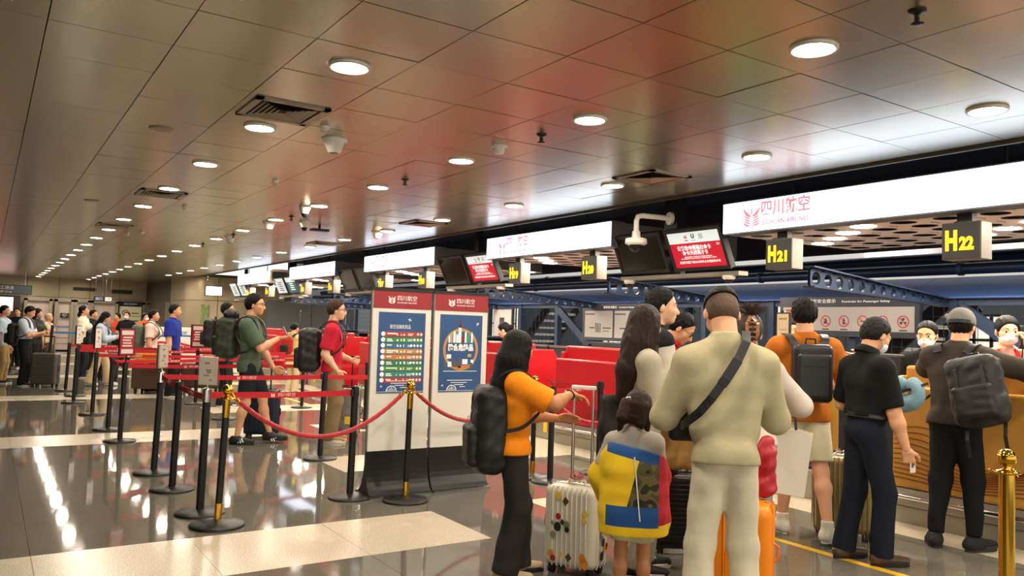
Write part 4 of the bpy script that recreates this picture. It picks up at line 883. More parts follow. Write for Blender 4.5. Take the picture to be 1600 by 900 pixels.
# ------------------------------------------------------------------ backpacks worn by people: top-level things in the torso frame of the wearer
def backpack(P, label, mat, size=(.3, .46, .17), straps=True, off=(0, 0, 0), style='soft', mat2=None, sgn=(-1, 1), tilt=0., cat='backpack', roll=False):
    """frame: origin between the shoulder blades, x right, y forward, z up in the wearer's torso"""
    S = P.S; o_l = P.T((off[0], -.078*(.6+.4*P.w)-.012+off[1], .70+off[2])); Rl = P.Rt @ roty(math.radians(tilt)); c, s = math.cos(-P.hd), math.sin(-P.hd)
    Rw = np.array([[c, -s, 0], [s, c, 0], [0, 0, 1]]) @ Rl; wpos = P.world(o_l)
    t = thing('backpack', label, cat, tuple(wpos), R=Matrix(Rw.tolist())); w, hh, d = size; h = .008 if P.res < .013 else .013; mat2 = mat2 or mat
    if style == 'soft':
        pr = [rbox((0, -d/2, 0), (w/2, d/2, hh/2), .07), ell((0, -d*.55, -hh*.2), (w*.5, d*.58, hh*.3)), ell((0, -d*.45, hh*.34), (w*.42, d*.42, hh*.17))]
        V, Q = sdf_mesh(pr, h, .04, (.004, .12), 4); np_mesh('main_bag', V, Q, mat, t)
        V, Q = sdf_mesh([rbox((0, -d-.012, -hh*.18), (w*.38, .04, hh*.24), .035)], h, .02, (.002, .1), 5); np_mesh('front_pocket', V, Q, mat2, t)
        MB().tube([(-w*.36, -d*.98, hh*.2), (-w*.2, -d*1.0, hh*.36), (0, -d*.92, hh*.42), (w*.2, -d*1.0, hh*.36), (w*.36, -d*.98, hh*.2)], .005, 6).build('zip', BLACKPL, t)
        if roll:
            for x in (-w*.25, w*.25): MB().ribbon([(x, -.02, hh*.5), (x, -d*.5, hh*.53), (x, -d*1.06, hh*.3), (x, -d*1.12, 0), (x, -d*1.1, -hh*.3)], [(0, -.2, 1), (0, -.5, 1), (0, -1, .4), (0, -1, 0), (0, -1, 0)], .025, .004).build('webbing', BLACKPL, t)
    else:
        pr = [rbox((0, -d/2, 0), (w/2, d/2, hh/2), .045)]; V, Q = sdf_mesh(pr, h, .02); np_mesh('main_bag', V, Q, mat, t)
        V, Q = sdf_mesh([rbox((0, -d-.004, -.02), (w*.42, .025, hh*.38), .022)], h, .02); np_mesh('front_pocket', V, Q, mat2, t)
        MB().tube([(-w*.42, -d*.85, hh*.1), (-w*.40, -d*.9, hh*.42), (0, -d*.9, hh*.455), (w*.40, -d*.9, hh*.42), (w*.42, -d*.85, hh*.1)], .004, 6).build('zip', BLACKPL, t)
        MB().box(-w*.3, w*.3, -d-.033, -d-.027, hh*.12, hh*.14).build('seam', BLACKPL, t)
    MB().tube([(-.04, -.02, hh/2-.01), (-.035, -.025, hh/2+.04), (.035, -.025, hh/2+.04), (.04, -.02, hh/2-.01)], .009, 8).build('top_handle', BLACKPL, t)
    if straps:
        Ri = np.linalg.inv(Rl)
        for sg in sgn:
            W = .6+.4*P.w; X = .068*W; pts = [(X*.8, -.08*W, .795), (X, -.056*W, .827), (X*1.04, -.008, .840), (X*1.08, .036*W, .818), (X*1.12, .062*W, .765), (X*1.2, .068*W, .71), (X*1.45, .048*W, .65), (X*1.56, .0, .615), (X*1.3, -.068*W, .60)]
            nm = [(0, -1, .4), (0, -.7, .8), (0, 0, 1), (0, .8, .6), (0, 1, .1), (.2, 1, 0), (.8, .7, 0), (1, 0, 0), (.7, -.7, 0)]
            if P.o.get('fem'): pts[4] = (pts[4][0], .085, .76); pts[5] = (pts[5][0], .092, .70)
            pl = [Ri @ (P.T((sg*x, y, z))+P.Rt @ (nrm((sg*nx, ny, nz))*.012)-o_l) for (x, y, z), (nx, ny, nz) in zip(pts, nm)]
            # smooth the path
            fine = []; fn = []
            for i in range(len(pl)-1):
                for q in range(4):
                    u = q/4; p0, p1, p2, p3 = pl[max(i-1, 0)], pl[i], pl[i+1], pl[min(i+2, len(pl)-1)]
                    fine.append(tuple(.5*((2*p1)+(-p0+p2)*u+(2*p0-5*p1+4*p2-p3)*u*u+(-p0+3*p1-3*p2+p3)*u**3))); n0, n1 = np.array(nm[i], float), np.array(nm[i+1], float); nn_ = Ri @ P.Rt @ ((n0*(1-u)+n1*u)*V3(sg, 1, 1)); fn.append(tuple(nn_))
            fine.append(tuple(pl[-1])); fn.append(fn[-1])
            k = int(len(fine)*.66); MB().ribbon(fine[:k], fn[:k], .055 if S > 1.4 else .04, .012).build('strap', mat2, t); MB().ribbon(fine[k-1:], fn[k-1:], .024, .004).build('strap_webbing', BLACKPL, t)
    return t
# ------------------------------------------------------------------ the people, nearest first
def camo(name):
    m = M(name, '#3d3a22', .85); nt = m.node_tree; b = nt.nodes['Principled BSDF']; tc = nt.nodes.new('ShaderNodeTexCoord'); n = nt.nodes.new('ShaderNodeTexNoise'); n.inputs['Scale'].default_value = 11; n.inputs['Detail'].default_value = 1
    r = nt.nodes.new('ShaderNodeValToRGB'); r.color_ramp.interpolation = 'CONSTANT'; nt.links.new(tc.outputs['Object'], n.inputs['Vector']); nt.links.new(n.outputs['Fac'], r.inputs[0]); nt.links.new(r.outputs[0], b.inputs['Base Color'])
    e = r.color_ramp.elements; e[0].position = 0; e[0].color = (*lin('#24231a'), 1); e[1].position = .43; e[1].color = (*lin('#4b4a2a'), 1)
    for p, c in ((.53, '#6a5a38'), (.6, '#2a2a1c')): q = e.new(p); q.color = (*lin(c), 1)
    return m
BLK = cloth('black_cloth', '#17171a'); BLKN = M('black_nylon', '#1b1a19', .55, var=.1, vscale=8, bump=.3, bscale=30)
def bracelet(P, s, mat=BLACKPL):
    a, b = P.el[s], P.wr[s]; d = nrm(b-a); c = b-d*.02; u = nrm(np.cross(d, V3(0, 0, 1))); v = np.cross(u, d); mb = MB(); n = 16
    mb.tube([tuple(c+.033*P.S/1.6*(u*math.cos(2*PI*i/n)+v*math.sin(2*PI*i/n))) for i in range(n+1)], .0045, 6); mb.build('bracelet', mat, P.root)
# woman in orange with the white suitcase
P = Person('woman in bright orange t-shirt with black backpack, gripping white suitcase handle', (2.81, 4.18), 112, 1.53, res=.009, fem=True, w=1.05, rh=(.03, .235, .75), lh=(-.075, .21, .635), rp=(1, -.3, -.6), lp=(-.6, -.4, -1), al=(.165, .142), head=(-34, 8, 0), lf=(-.06, .05), rf=(.06, -.03), hands=dict(r=dict(n=(0, -.1, -1), curl=.45, d=(.1, 1, -.25)), l=dict(n=(.6, 0, -.5), curl=.3, d=(.15, 1, .05))))
P.body(SKIN2); P.top(cloth('orange_tee', '#ee8a17'), sleeve=.86, hem=.505, sl_ease=.02, ease=.016, flare=.004, seed=4); P.trousers(cloth('charcoal_trousers', '#2d2b27'), ease=.014, hem_ease=.045, knee_ease=.026, seed=5); P.shoes(M('beige_shoe', '#b59b7c', .6)); P.hair(HAIRB, 'long', 1.5, extra=.24, hl=.002); bracelet(P, 1)
# thicker curtain of hair over the shoulders
Hh = lambda a, b, ra, rb: cone(P.H(a), P.H(b), ra*P.S, rb*P.S, k=.02)
V, Q = sdf_mesh([Hh((0, -.03, .02), (0, -.05, -.06), .056, .06), Hh((0, -.05, -.06), (-.01, -.075, -.17), .06, .045), Hh((.035, 0, .0), (.042, -.02, -.14), .022, .024), Hh((-.01, -.075, -.17), (-.02, -.095, -.22), .045, .02), cut(P.H((0, .022, 0)), P.Rh @ V3(0, 1, 0))], .009, .02, (.002, .025, 8, .08), 9); np_mesh('hair', V, Q, HAIRB, P.root)
bpk = backpack(P, 'large soft black backpack hanging low on the woman in orange', BLKN, (.33, .54, .2), off=(0, .055, -.10), tilt=0)
lg = MB()
for r in (.045, .05): lg.tube([(r*math.cos(a), -.232, .03+r*math.sin(a)) for a in [2*PI*i/20 for i in range(21)]], .0012, 4)
lg.build('round_badge', M('grey_print', '#5c5a58', .6), bpk)
# girl with the jacket off her shoulders
G = Person('small girl in grey top, colourful jacket slipped down over her elbows', (3.02, 3.29), 42, 1.2, res=.008, hs=1.26, w=.98, fem=False, bareleg=True, head=(14, 12, 6), lh=(-.12, .09, .50), rh=(.12, .1, .48), lp=(-1, -.5, -.2), rp=(1, -.5, -.2), shw=.9, hands=dict(l=dict(curl=.6), r=dict(curl=.6)))
G.body(SKIN2); G.top(cloth('grey_girl_top', '#aaa193'), sleeve=.7, hem=.47, ease=.010); G.trousers(cloth('pale_print_shorts', '#c9c9a4', var=.25), length=.36, ease=.016, hem_ease=.02); G.shoes(M('pink_shoe', '#c98d84', .6))
def gs(*a, **k): return cone(G.H(a[0]), G.H(a[1]), a[2]*G.S*1.18, a[3]*G.S*1.18, k=.012)
V, Q = sdf_mesh([ell(G.H((0, -.012, .016)), V3(.052, .061, .054)*G.S*1.18, G.Rh), gs((0, -.04, -.0), (0, -.045, -.04), .04, .03), gs((-.03, -.05, .0), (-.034, -.066, -.05), .03, .028), gs((.02, -.045, .0), (.03, -.05, -.06), .03, .02), gs((-.032, -.066, -.045), (-.045, -.05, -.10), .02, .006), gs((.038, -.02, 0), (.048, -.012, -.10), .022, .012), gs((-.04, -.02, 0), (-.05, -.02, -.08), .02, .01), cut(G.H((0, .03, .012)), G.Rh @ V3(0, .9, -.42))], .007, .012, (.0018, .022, 8, .15), 3); np_mesh('hair', V, Q, hairm('girl_hair', '#2a1a12'), G.root)
mb = MB(); c = G.H((-.026, -.062, .018))
for i in range(5): a = 2*PI*i/5; p = c+G.Rh @ V3(.011*math.cos(a), -.004, .011*math.sin(a)); mb.lathe([(0, -.006), (.007, -.003), (.008, 0), (.007, .003), (0, .006)], tuple(p), 8)
mb.build('flower_hair_clip', M('white_clip', '#f2f0ec', .4), G.root)
S = G.S; yv = G.Rt @ V3(0, 1, 0); jk = [cone(G.T((-.05, -.03, z)), G.T((.05, -.03, z)), r*S, flat=(yv, f)) for z, r, f in ((.735, .085, 1.05), (.66, .10, 1.05), (.57, .105, 1.05), (.48, .108, 1.05), (.40, .105, 1.05))]
for s in (-1, 1):
    el, wr, shp = G.el[s], G.wr[s], G.sh[s]; mid = shp+(el-shp)*.45
    jk += [cone(mid, el, .048*S, .05*S), cone(el, el+(wr-el)*.75+V3(0, 0, -.02), .05*S, .046*S)]
jk.append(cone(G.el[1]+V3(.0, -.02, 0), G.T((.125, .0, .455)), .05*S, .045*S)); jk += [cut(G.T((0, -.05, .765)), nrm(V3(.22, .25, 1))), cut(G.T((0, 0, .385)), -V3(0, 0, 1)), cut(G.T((0, .055, .6)), V3(0, 1, 0)), dict(cone(G.T((0, .03, .9)), G.T((0, .04, .3)), .085*S, .08*S), sub=True)]
V, Q = sdf_mesh(jk, .008, .028, (.0035, .16), 8)
def jacket_mat():
    m = camo('jacket_cloth'); nt = m.node_tree; b = nt.nodes['Principled BSDF']; cam_out = b.inputs['Base Color'].links[0].from_socket; L_ = nt.links
    tc = nt.nodes.new('ShaderNodeTexCoord'); sp = nt.nodes.new('ShaderNodeSeparateXYZ'); L_.new(tc.outputs['Object'], sp.inputs[0])
    def lincomb(cx, cz, c0):   # cx*x+cz*z+c0 > 0, in units of the girl's height
        v = nt.nodes.new('ShaderNodeMath'); v.operation = 'MULTIPLY_ADD'; L_.new(sp.outputs[0], v.inputs[0]); v.inputs[1].default_value = cx/G.S; v.inputs[2].default_value = c0
        w = nt.nodes.new('ShaderNodeMath'); w.operation = 'MULTIPLY_ADD'; L_.new(sp.outputs[2], w.inputs[0]); w.inputs[1].default_value = cz/G.S; L_.new(v.outputs[0], w.inputs[2])
        g = nt.nodes.new('ShaderNodeMath'); g.operation = 'GREATER_THAN'; L_.new(w.outputs[0], g.inputs[0]); g.inputs[1].default_value = 0; return g.outputs[0]
    def both(p, q):
        g = nt.nodes.new('ShaderNodeMath'); g.operation = 'MULTIPLY'; L_.new(p, g.inputs[0]); L_.new(q, g.inputs[1]); return g.outputs[0]
    cur = None
    def layer(mask, col):
        nonlocal cur
        x = nt.nodes.new('ShaderNodeMix'); x.data_type = 'RGBA'
        if cur is None: x.inputs[6].default_value = (*lin('#e8c01c'), 1)
        else: L_.new(cur, x.inputs[6])
        if isinstance(col, str): x.inputs[7].default_value = (*lin(col), 1)
        else: L_.new(col, x.inputs[7])
        L_.new(mask, x.inputs[0]); cur = x.outputs[2]
    layer(lincomb(1, -.25, .158), cam_out); layer(lincomb(0, -1, .52), '#1d4c86'); layer(lincomb(0, -1, .43), '#e8c01c'); layer(lincomb(.22, 1, -.725), '#1d4c86')
    layer(lincomb(-1, 0, -.122), '#e8c01c'); layer(lincomb(1, 0, -.112), '#b3202b'); layer(both(lincomb(1, 0, -.112), lincomb(0, -1, .44)), '#e8c01c')
    L_.new(cur, b.inputs['Base Color']); return m
jo = np_mesh('jacket', V, Q, jacket_mat(), G.root); tag(jo, 'yellow, camouflage, blue and red jacket hanging off both elbows')
mb = MB(); mb.tube([tuple(G.T((.0+.03*t, -.137, .74-.28*t))) for t in [i/6 for i in range(7)]], .004, 5); mb.build('zip', M('white_zip', '#e4e2dc', .5), jo)
# man in khaki
K = Person('muscular short haired man in khaki long sleeve shirt and cream trousers, seen from behind', (3.07, 2.69), 36, 1.82, res=.0095, w=1.06, longsleeve=True, armw=1.12, lean=5, hipw=.84, head=(0, 36, 0), lh=(-.06, .17, .68), rh=(.06, .17, .69), lp=(-.8, -.5, -.9), rp=(.8, -.5, -.9), al=(.172, .15), shr=-.012, shw=.94, lf=(-.07, 0), rf=(.075, .01), hands=dict(l=dict(curl=.7), r=dict(curl=.7)))
K.body(SKIN); K.top(cloth('khaki_long_sleeve', '#b4aa86', var=.05), sleeve=1.93, hem=.505, ease=.010, sl_ease=.012, flare=-.004, seed=11, fold=(.0026, .2)); K.trousers(cloth('cream_trousers', '#d6cbb0', var=.05), ease=.013, hem_ease=.03, knee_ease=.022, seed=12); K.shoes(M('white_shoe', '#d8d4ca', .5), SOLEW)
V, Q = sdf_mesh([ell(K.H((0, -.012, .02)), V3(.0495, .0585, .053)*K.S, K.Rh), cut(K.H((0, -.03, .021)), -(K.Rh @ V3(0, .12, 1))), cut(K.H((0, .034, .03)), K.Rh @ V3(0, .9, -.43))], .006, .01, (.0016, .02, 8, .5), 4); np_mesh('hair', V, Q, hairm('crop_hair', '#161312'), K.root)
V, Q = sdf_mesh([ell(K.H((0, -.0095, .012)), V3(.0462, .0565, .0515)*K.S, K.Rh), ell(K.H((0, -.024, -.012)), V3(.0425, .0425, .04)*K.S, K.Rh, k=.02), cut(K.H((0, -.03, -.04)), -(K.Rh @ V3(0, -.25, 1))), cut(K.H((0, .012, 0)), K.Rh @ V3(0, 1, -.1))], .006, .01, (.0004, .02)); np_mesh('shaved_hair', V, Q, M('shaved_hair', '#54402f', .75, var=.2, vscale=90), K.root)
t = thing('sling_bag', 'black sling bag strap crossing the khaki man\'s back', 'bag', tuple(K.world(K.T((0, -.1, .72)))), -K.hd); o_l = K.T((0, -.1, .72))
pts = [(.052, .03, .858), (.05, -.03, .862), (.04, -.075, .83), (.012, -.097, .78), (-.02, -.102, .73), (-.055, -.098, .68), (-.085, -.08, .64), (-.118, -.03, .605), (-.115, .04, .60)]; nn_ = [(0, .3, 1), (0, -.3, 1), (0, -.8, .6), (0, -1, .2), (0, -1, 0), (0, -1, 0), (-.4, -.9, 0), (-1, -.2, 0), (-.9, .5, 0)]
fine, fn = [], []
for i in range(len(pts)-1):
    for q in range(3): u = q/3; fine.append(tuple(K.T(V3(*pts[i])*(1-u)+V3(*pts[i+1])*u)-o_l)); fn.append(tuple(V3(*nn_[i])*(1-u)+V3(*nn_[i+1])*u))
MB().ribbon(fine, fn, .042, .006).build('strap', BLACKPL, t); MB().ribbon(fine[9:14], [tuple(V3(*v)) for v in fn[9:14]], .048, .012).build('buckle', BLACKPL, t)
V, Q = sdf_mesh([rbox(K.T((-.07, .11, .60))-o_l, (.12, .035, .08), .03)], .012, .02); np_mesh('pouch', V, Q, BLKN, t)
# long haired woman in grey sweater
L = Person('woman with very long brown hair in a cream grey sweater and sweatpants', (3.61, 3.87), 118, 1.73, res=.0095, fem=True, longsleeve=True, head=(-40, 6, 0), rh=(.03, .15, .655), lh=(-.03, .17, .67), rp=(.6, -.8, -1), lp=(-.6, -.8, -1), lf=(-.05, .03), rf=(.06, -.02), hands=dict(r=dict(curl=.6), l=dict(curl=.6)))
L.body(SKIN3); L.top(cloth('grey_sweater', '#aba491'), sleeve=1.95, hem=.57, ease=.016, sl_ease=.016, seed=21); L.trousers(cloth('grey_sweatpants', '#a39d8e'), ease=.024, hem_ease=.03, knee_ease=.03, waist=.615); L.shoes(M('black_sneaker', '#19191b', .6), SOLEW); L.hair(HAIRBR, 'long', 1.3, extra=.1, hl=.002)
Hl = lambda a, b, ra, rb: cone(L.H(a), L.H(b), ra*L.S, rb*L.S, k=.02)
V, Q = sdf_mesh([Hl((0, -.03, .01), (0, -.055, -.09), .058, .06), Hl((0, -.055, -.09), (-.006, -.085, -.19), .06, .05), Hl((-.006, -.085, -.19), (-.02, -.105, -.30), .05, .018), Hl((.036, -.01, -.02), (.045, -.02, -.13), .02, .024), Hl((.045, -.02, -.13), (.035, -.06, -.22), .024, .012), cut(L.H((0, .018, 0)), L.Rh @ V3(0, 1, 0))], .0095, .02, (.0028, .03, 9, .06), 22); np_mesh('hair', V, Q, HAIRBR, L.root)
mb = MB()
for s in (-1, 1):
    fd = V3(math.sin(L.fy[s]), math.cos(L.fy[s]), 0); b0 = V3(L.an[s][0], L.an[s][1], .0)
    for q in range(4):
        p = b0+fd*(.045+.018*q)+V3(0, 0, .088-.009*q); sd = np.cross(fd, V3(0, 0, 1)); mb.tube([tuple(p-sd*.024), tuple(p+V3(0, 0, .006)), tuple(p+sd*.024)], .004, 5)
    for sg in (-1, 1): mb.tube([tuple(b0+fd*.04+V3(0, 0, .1)), tuple(b0+fd*.06+np.cross(fd, V3(0, 0, 1))*.03*sg+V3(0, 0, .1)), tuple(b0+fd*.075+np.cross(fd, V3(0, 0, 1))*.045*sg+V3(0, 0, .07))], .003, 5)
mb.build('shoe_laces', WHITEPL, L.root)
t = thing('shoulder_bag', 'dark grey cloth bag hanging behind the long haired woman\'s hip', 'bag', tuple(L.world((-.0, -.21, .98))), -L.hd); V, Q = sdf_mesh([rbox((0, 0, 0), (.06, .06, .16), .04), ell((0, 0, -.06), (.07, .075, .1))], .012, .03, (.003, .1)); np_mesh('main_bag', V, Q, cloth('dark_grey_bag', '#2d2b2a'), t)
MB().tube([(0, .03, .14), (0, .08, .3), (.02, .13, .42), (.05, .2, .46)], .008, 6).build('strap', BLACKPL, t)
# man behind her
B = Person('man with short dark hair behind the long haired woman, in black vest', (4.12, 4.27), 122, 1.88, res=.011, head=(6, 4, 0), rh=(.06, .17, .62), lh=(-.1, .12, .55), hands=dict(r=dict(curl=.5), l=dict(curl=.5)))
B.body(SKIN3); B.top(cloth('white_tee', '#cfc9bd'), sleeve=.8, hem=.5); B.top(cloth('black_vest', '#1c1c1e'), sleeve=.05, hem=.505, name='vest', ease=.021, seed=31); B.trousers(cloth('black_trousers', '#17181a'), ease=.02, hem_ease=.03, knee_ease=.024); B.shoes(BLACKPL, SOLEW); B.hair(HAIRB, 'short', 1.2)
# man in red polo reading
R_ = Person('man in red polo and glasses looking down, dark bag strap on shoulder', (4.60, 4.66), 140, 1.75, res=.011, head=(4, 38, 0), lean=4, rh=(.0, .19, .66), lh=(-.04, .2, .67), rp=(1, -.5, -.6), lp=(-1, -.5, -.6), hands=dict(r=dict(curl=.6, n=(0, -.3, 1)), l=dict(curl=.6, n=(0, -.3, 1))))
R_.body(SKIN); R_.top(cloth('red_polo', '#c21830'), sleeve=.8, hem=.49, collar=cloth('red_polo', '#c21830'), ease=.015, sl_ease=.02); R_.trousers(cloth('black_trousers', '#17181a'), ease=.018, hem_ease=.03); R_.shoes(BLACKPL); R_.hair(HAIRB, 'short', 1.1); R_.glasses()
backpack(R_, 'dark backpack of the man in the red polo', BLKN, (.28, .42, .14), style='box', sgn=(1, -1))
# woman with the clip and paper bag
W_ = Person('woman with spiky clipped up hair, pale top and grey trousers, behind khaki man', (4.0, 3.33), 30, 1.69, res=.0105, fem=True, longsleeve=False, head=(10, 6, 0), rh=(.155, .15, .62), lh=(-.1, .12, .6), rp=(.8, -.8, -.2), hands=dict(r=dict(curl=1.1, d=(.3, .7, -.4)), l=dict(curl=.6)))
W_.body(SKIN3); W_.top(cloth('pale_blouse', '#c9bdb0'), sleeve=1.2, hem=.52, sl_ease=.022); W_.trousers(cloth('grey_trousers', '#98958c'), ease=.03, hem_ease=.05, knee_ease=.04); W_.shoes(BLACKPL); W_.hair(hairm('taupe_hair', '#4a3a33'), 'bun', 1.3)
mb = MB(); rs = random.Random(5)
for i in range(70):
    a, e = rs.uniform(0, 2*PI), rs.uniform(.3, 1.35); d = V3(math.cos(a)*math.cos(e), -.35+.6*math.sin(a)*math.cos(e), math.sin(e)); p0 = W_.H((0, -.04, .055)); p1 = p0+W_.Rh @ d*.05; p2 = p0+W_.Rh @ (d+V3(d[0]*.3, 0, -.12))*rs.uniform(.08, .12); mb.tube([tuple(p0), tuple(p1), tuple(p2)], [.006, .0045, .001], 5)
mb.build('spiky_hair', hairm('taupe_hair', '#4a3a33'), W_.root)
mb = MB()
for s in (-1, 1):
    mb.ribbon([tuple(W_.H((s*x, y, z))) for x, y, z in ((.004, -.08, .05), (.02, -.092, .02), (.018, -.092, -.02), (.008, -.08, -.05))], [tuple(W_.Rh @ V3(0, -1, .1))]*4, .02, .006)
    for q in range(5): mb.tube([tuple(W_.H((s*.02, -.09, .03-.018*q))), tuple(W_.H((-s*.005, -.098, .025-.018*q))), tuple(W_.H((-s*.018, -.088, .02-.018*q)))], .004, 5)
mb.build('claw_clip', M('tortoise_clip', '#8a5a34', .25, var=.5, vscale=40), W_.root)
# man in orange-brown t-shirt
O = Person('man in rust orange t-shirt and cream shorts with boxy black backpack', (5.4, 3.95), 40, 1.86, res=.0105, bareleg=True, w=1.08, head=(16, 6, 0), rh=(.12, .17, .62), lh=(-.1, .18, .66), rp=(1, -.6, -.4), lp=(-1, -.6, -.4), rf=(.075, -.12, 0), lf=(-.07, .06), rfy=40, hands=dict(r=dict(curl=.6), l=dict(curl=.6)))
O.body(SKIN); O.top(cloth('rust_tee', '#b9671c'), sleeve=.85, hem=.485, ease=.016, sl_ease=.022, seed=41); O.trousers(cloth('cream_shorts', '#d3c8a5'), length=.42, ease=.022, hem_ease=.03); O.shoes(M('white_sneaker', '#d6d2c0', .6), SOLEW, high=.03, chunky=1.15); O.hair(HAIRB, 'short', 1.6)
backpack(O, 'boxy smooth black backpack worn by the man in rust orange', M('black_coated', '#1f2021', .42), (.29, .44, .14), style='box', off=(0, 0, -.01))
# man in black polo
N = Person('older man in black polo, navy trousers and face mask, holding a card', (5.21, 3.3), 112, 1.72, res=.0095, w=1.02, belly=.01, head=(-6, 26, 0), lean=2, rh=(.135, .085, .475), lh=(-.11, .14, .6), rp=(.4, -1, -.1), lf=(-.06, -.055), rf=(.06, .035), lfy=-4, rfy=6, hands=dict(r=dict(curl=[.7, .8, .9, 1.0], d=(.0, .25, -1), n=(-.7, .6, 0)), l=dict(curl=.6)))
N.body(SKIN); N.top(cloth('black_polo', '#121413', var=.12), sleeve=.9, hem=.592, collar=cloth('black_polo', '#121413'), ease=.014, sl_ease=.008, flare=-.004, seed=51); N.trousers(cloth('navy_trousers', '#161b26'), ease=.013, hem_ease=.03, knee_ease=.02, waist=.605, seed=52); N.shoes(M('brown_leather', '#4e382b', .35, bump=.2)); N.hair(hairm('black_grey_hair', '#1f1c1b'), 'short', 1.0); N.mask(); N.belt(M('belt_leather', '#1a1613', .4), z=.586)
hp = N.world(N.wr[1]+V3(.005, .045, -.115)); t = thing('id_card', 'white identity card in the fingers of the man in black polo', 'card', tuple(hp), -N.hd+.25); MB().box(-.002, .002, -.024, .03, -.045, .04).build('card_body', M('card_white', '#ded8d2', .4), t, .002); MB().box(.002, .0026, -.015, .008, -.01, .018).box(-.0026, -.002, -.015, .008, -.01, .018).build('photo_print', M('card_print', '#6d4a40', .5), t)
# man with cap at the gold counter
C_ = Person('man in cap and dark two-tone jacket leaning his arms on the gold counter', (6.22, 3.2), 82, 1.82, res=.0095, longsleeve=True, head=(-6, 10, 0), lean=9, lh=(-.03, .2, .745), rh=(.1, .19, .745), lp=(-1, .0, -.1), rp=(1, -.05, -.1), lf=(-.06, -.05), rf=(.075, .0), lfy=-25, rfy=22, hands=dict(l=dict(curl=.4, n=(0, 0, -1), d=(1, .5, 0)), r=dict(curl=.5, n=(0, 0, -1), d=(-.3, 1, 0))))
C_.body(SKIN); C_.hair(HAIRB, 'short'); jt = C_.top(cloth('dark_jacket', '#3a332d', var=.1), sleeve=1.6, hem=.5, ease=.022, sl_ease=.03, name='jacket', seed=61)
V, Q = sdf_mesh([cone(C_.T((.055, -.03, .60)), C_.T((.055, -.03, .70)), .098*C_.S, .1*C_.S, flat=(V3(0, 1, 0), 1.15)), cut(C_.T((.03, 0, 0)), V3(-1, 0, 0)), cut(C_.T((0, -.03, .0)), V3(0, 1, 0)), cut(C_.T((0, 0, .73)), V3(0, 0, 1)), cut(C_.T((0, 0, .53)), V3(0, 0, -1))], .01, .02, (.002, .15)); np_mesh('jacket_panel', V, Q, cloth('mauve_panel', '#a08a80'), C_.root)
C_.trousers(cloth('black_joggers', '#151517'), length=.95, ease=.024, hem_ease=.008, knee_ease=.02, seed=62); C_.shoes(M('black_knit_shoe', '#1b1a1a', .8, bump=.4, bscale=80), M('dark_sole', '#2e2c2a', .6), chunky=1.18)
mb = MB()
for s in (-1, 1):
    fd = V3(math.sin(C_.fy[s]), math.cos(C_.fy[s]), 0); sd = np.cross(fd, V3(0, 0, 1)); b0 = V3(C_.an[s][0], C_.an[s][1], 0)
    for sg in (-1, 1): mb.ribbon([tuple(b0+fd*(.0+.045*q)*1+sd*sg*(.052-.0006*q*q*3)+V3(0, 0, .055-.004*q)) for q in range(4)], [tuple(sd*sg)]*4, .02, .006)
mb.build('shoe_stripe', M('white_stripe', '#d9d5cd', .6), C_.root)
Hc = C_.H; V, Q = sdf_mesh([ell(Hc((0, -.014, .016)), V3(.0555, .0665, .060)*C_.S, C_.Rh), cut(Hc((0, 0, -.004)), -(C_.Rh @ V3(0, .1, 1)))], .007, .01, (.0006, .05)); cp = np_mesh('cap', V, Q, cloth('grey_cap', '#77736c'), C_.root)
V, Q = sdf_mesh([ell(Hc((0, .07, .004)), V3(.04, .05, .008)*C_.S, C_.Rh)], .006, .005); np_mesh('cap_brim', V, Q, cloth('grey_cap', '#77736c'), cp)
mb = MB(); mb.ribbon([tuple(Hc((.0565*math.sin(a), -.014-.0675*math.cos(a), .006))) for a in [-.9+i*.3 for i in range(7)]], [tuple(C_.Rh @ V3(math.sin(a), -math.cos(a), 0)) for a in [-.9+i*.3 for i in range(7)]], .028, .004); mb.build('cap_band', BLACKPL, cp)
bk = backpack(C_, 'large black backpack slung on the right shoulder of the man in the cap', BLKN, (.36, .5, .2), off=(.125, .0, -.06), tilt=-14, sgn=(1, -1), roll=True)
for x in (-.12, .13): MB().ribbon([(x, -.06, -.22), (x-.02, -.08, -.34), (x-.03, -.06, -.46)], [(0, -1, 0)]*3, .025, .004).build('loose_webbing', BLACKPL, bk)
q_ = C_.world(C_.T((-.10, -.265, .60))); t = thing('neck_pillow', 'light blue horseshoe neck pillow clipped to the black backpack', 'pillow', tuple(q_), R=Matrix.Rotation(-C_.hd, 3, 'Z'))
pr = []; n = 14
for i in range(n):
    a0, a1 = math.radians(130+280*i/n), math.radians(130+280*(i+1)/n); rr = lambda a: .047+.012*abs(math.sin(a*.5)); pr.append(cone((.085*math.cos(a0), 0, .085*math.sin(a0)), (.085*math.cos(a1), 0, .085*math.sin(a1)), rr(a0), rr(a1), k=.02))
V, Q = sdf_mesh(pr, .008, .02, (.002, .08)); np_mesh('cushion', V, Q, cloth('plush_blue', '#7d9fae', bump=.6, bscale=120), t); MB().ribbon([(-.11, -.02, .02), (-.04, -.055, .0), (.06, -.05, .03), (.16, .0, .08)], [(0, -1, 0)]*4, .02, .004).build('clip_strap', BLACKPL, t)
ph = C_.world(C_.wr[1]+V3(.03, .1, .0)); t = thing('passport', 'dark passport booklet on the gold counter by the man\'s hand', 'booklet', (ph[0]+.06, ph[1]-.02, 1.345), .4); MB().box(-.05, .05, -.07, .07, 0, .012).build('cover', M('navy_cover', '#1c2340', .5), t, .002)
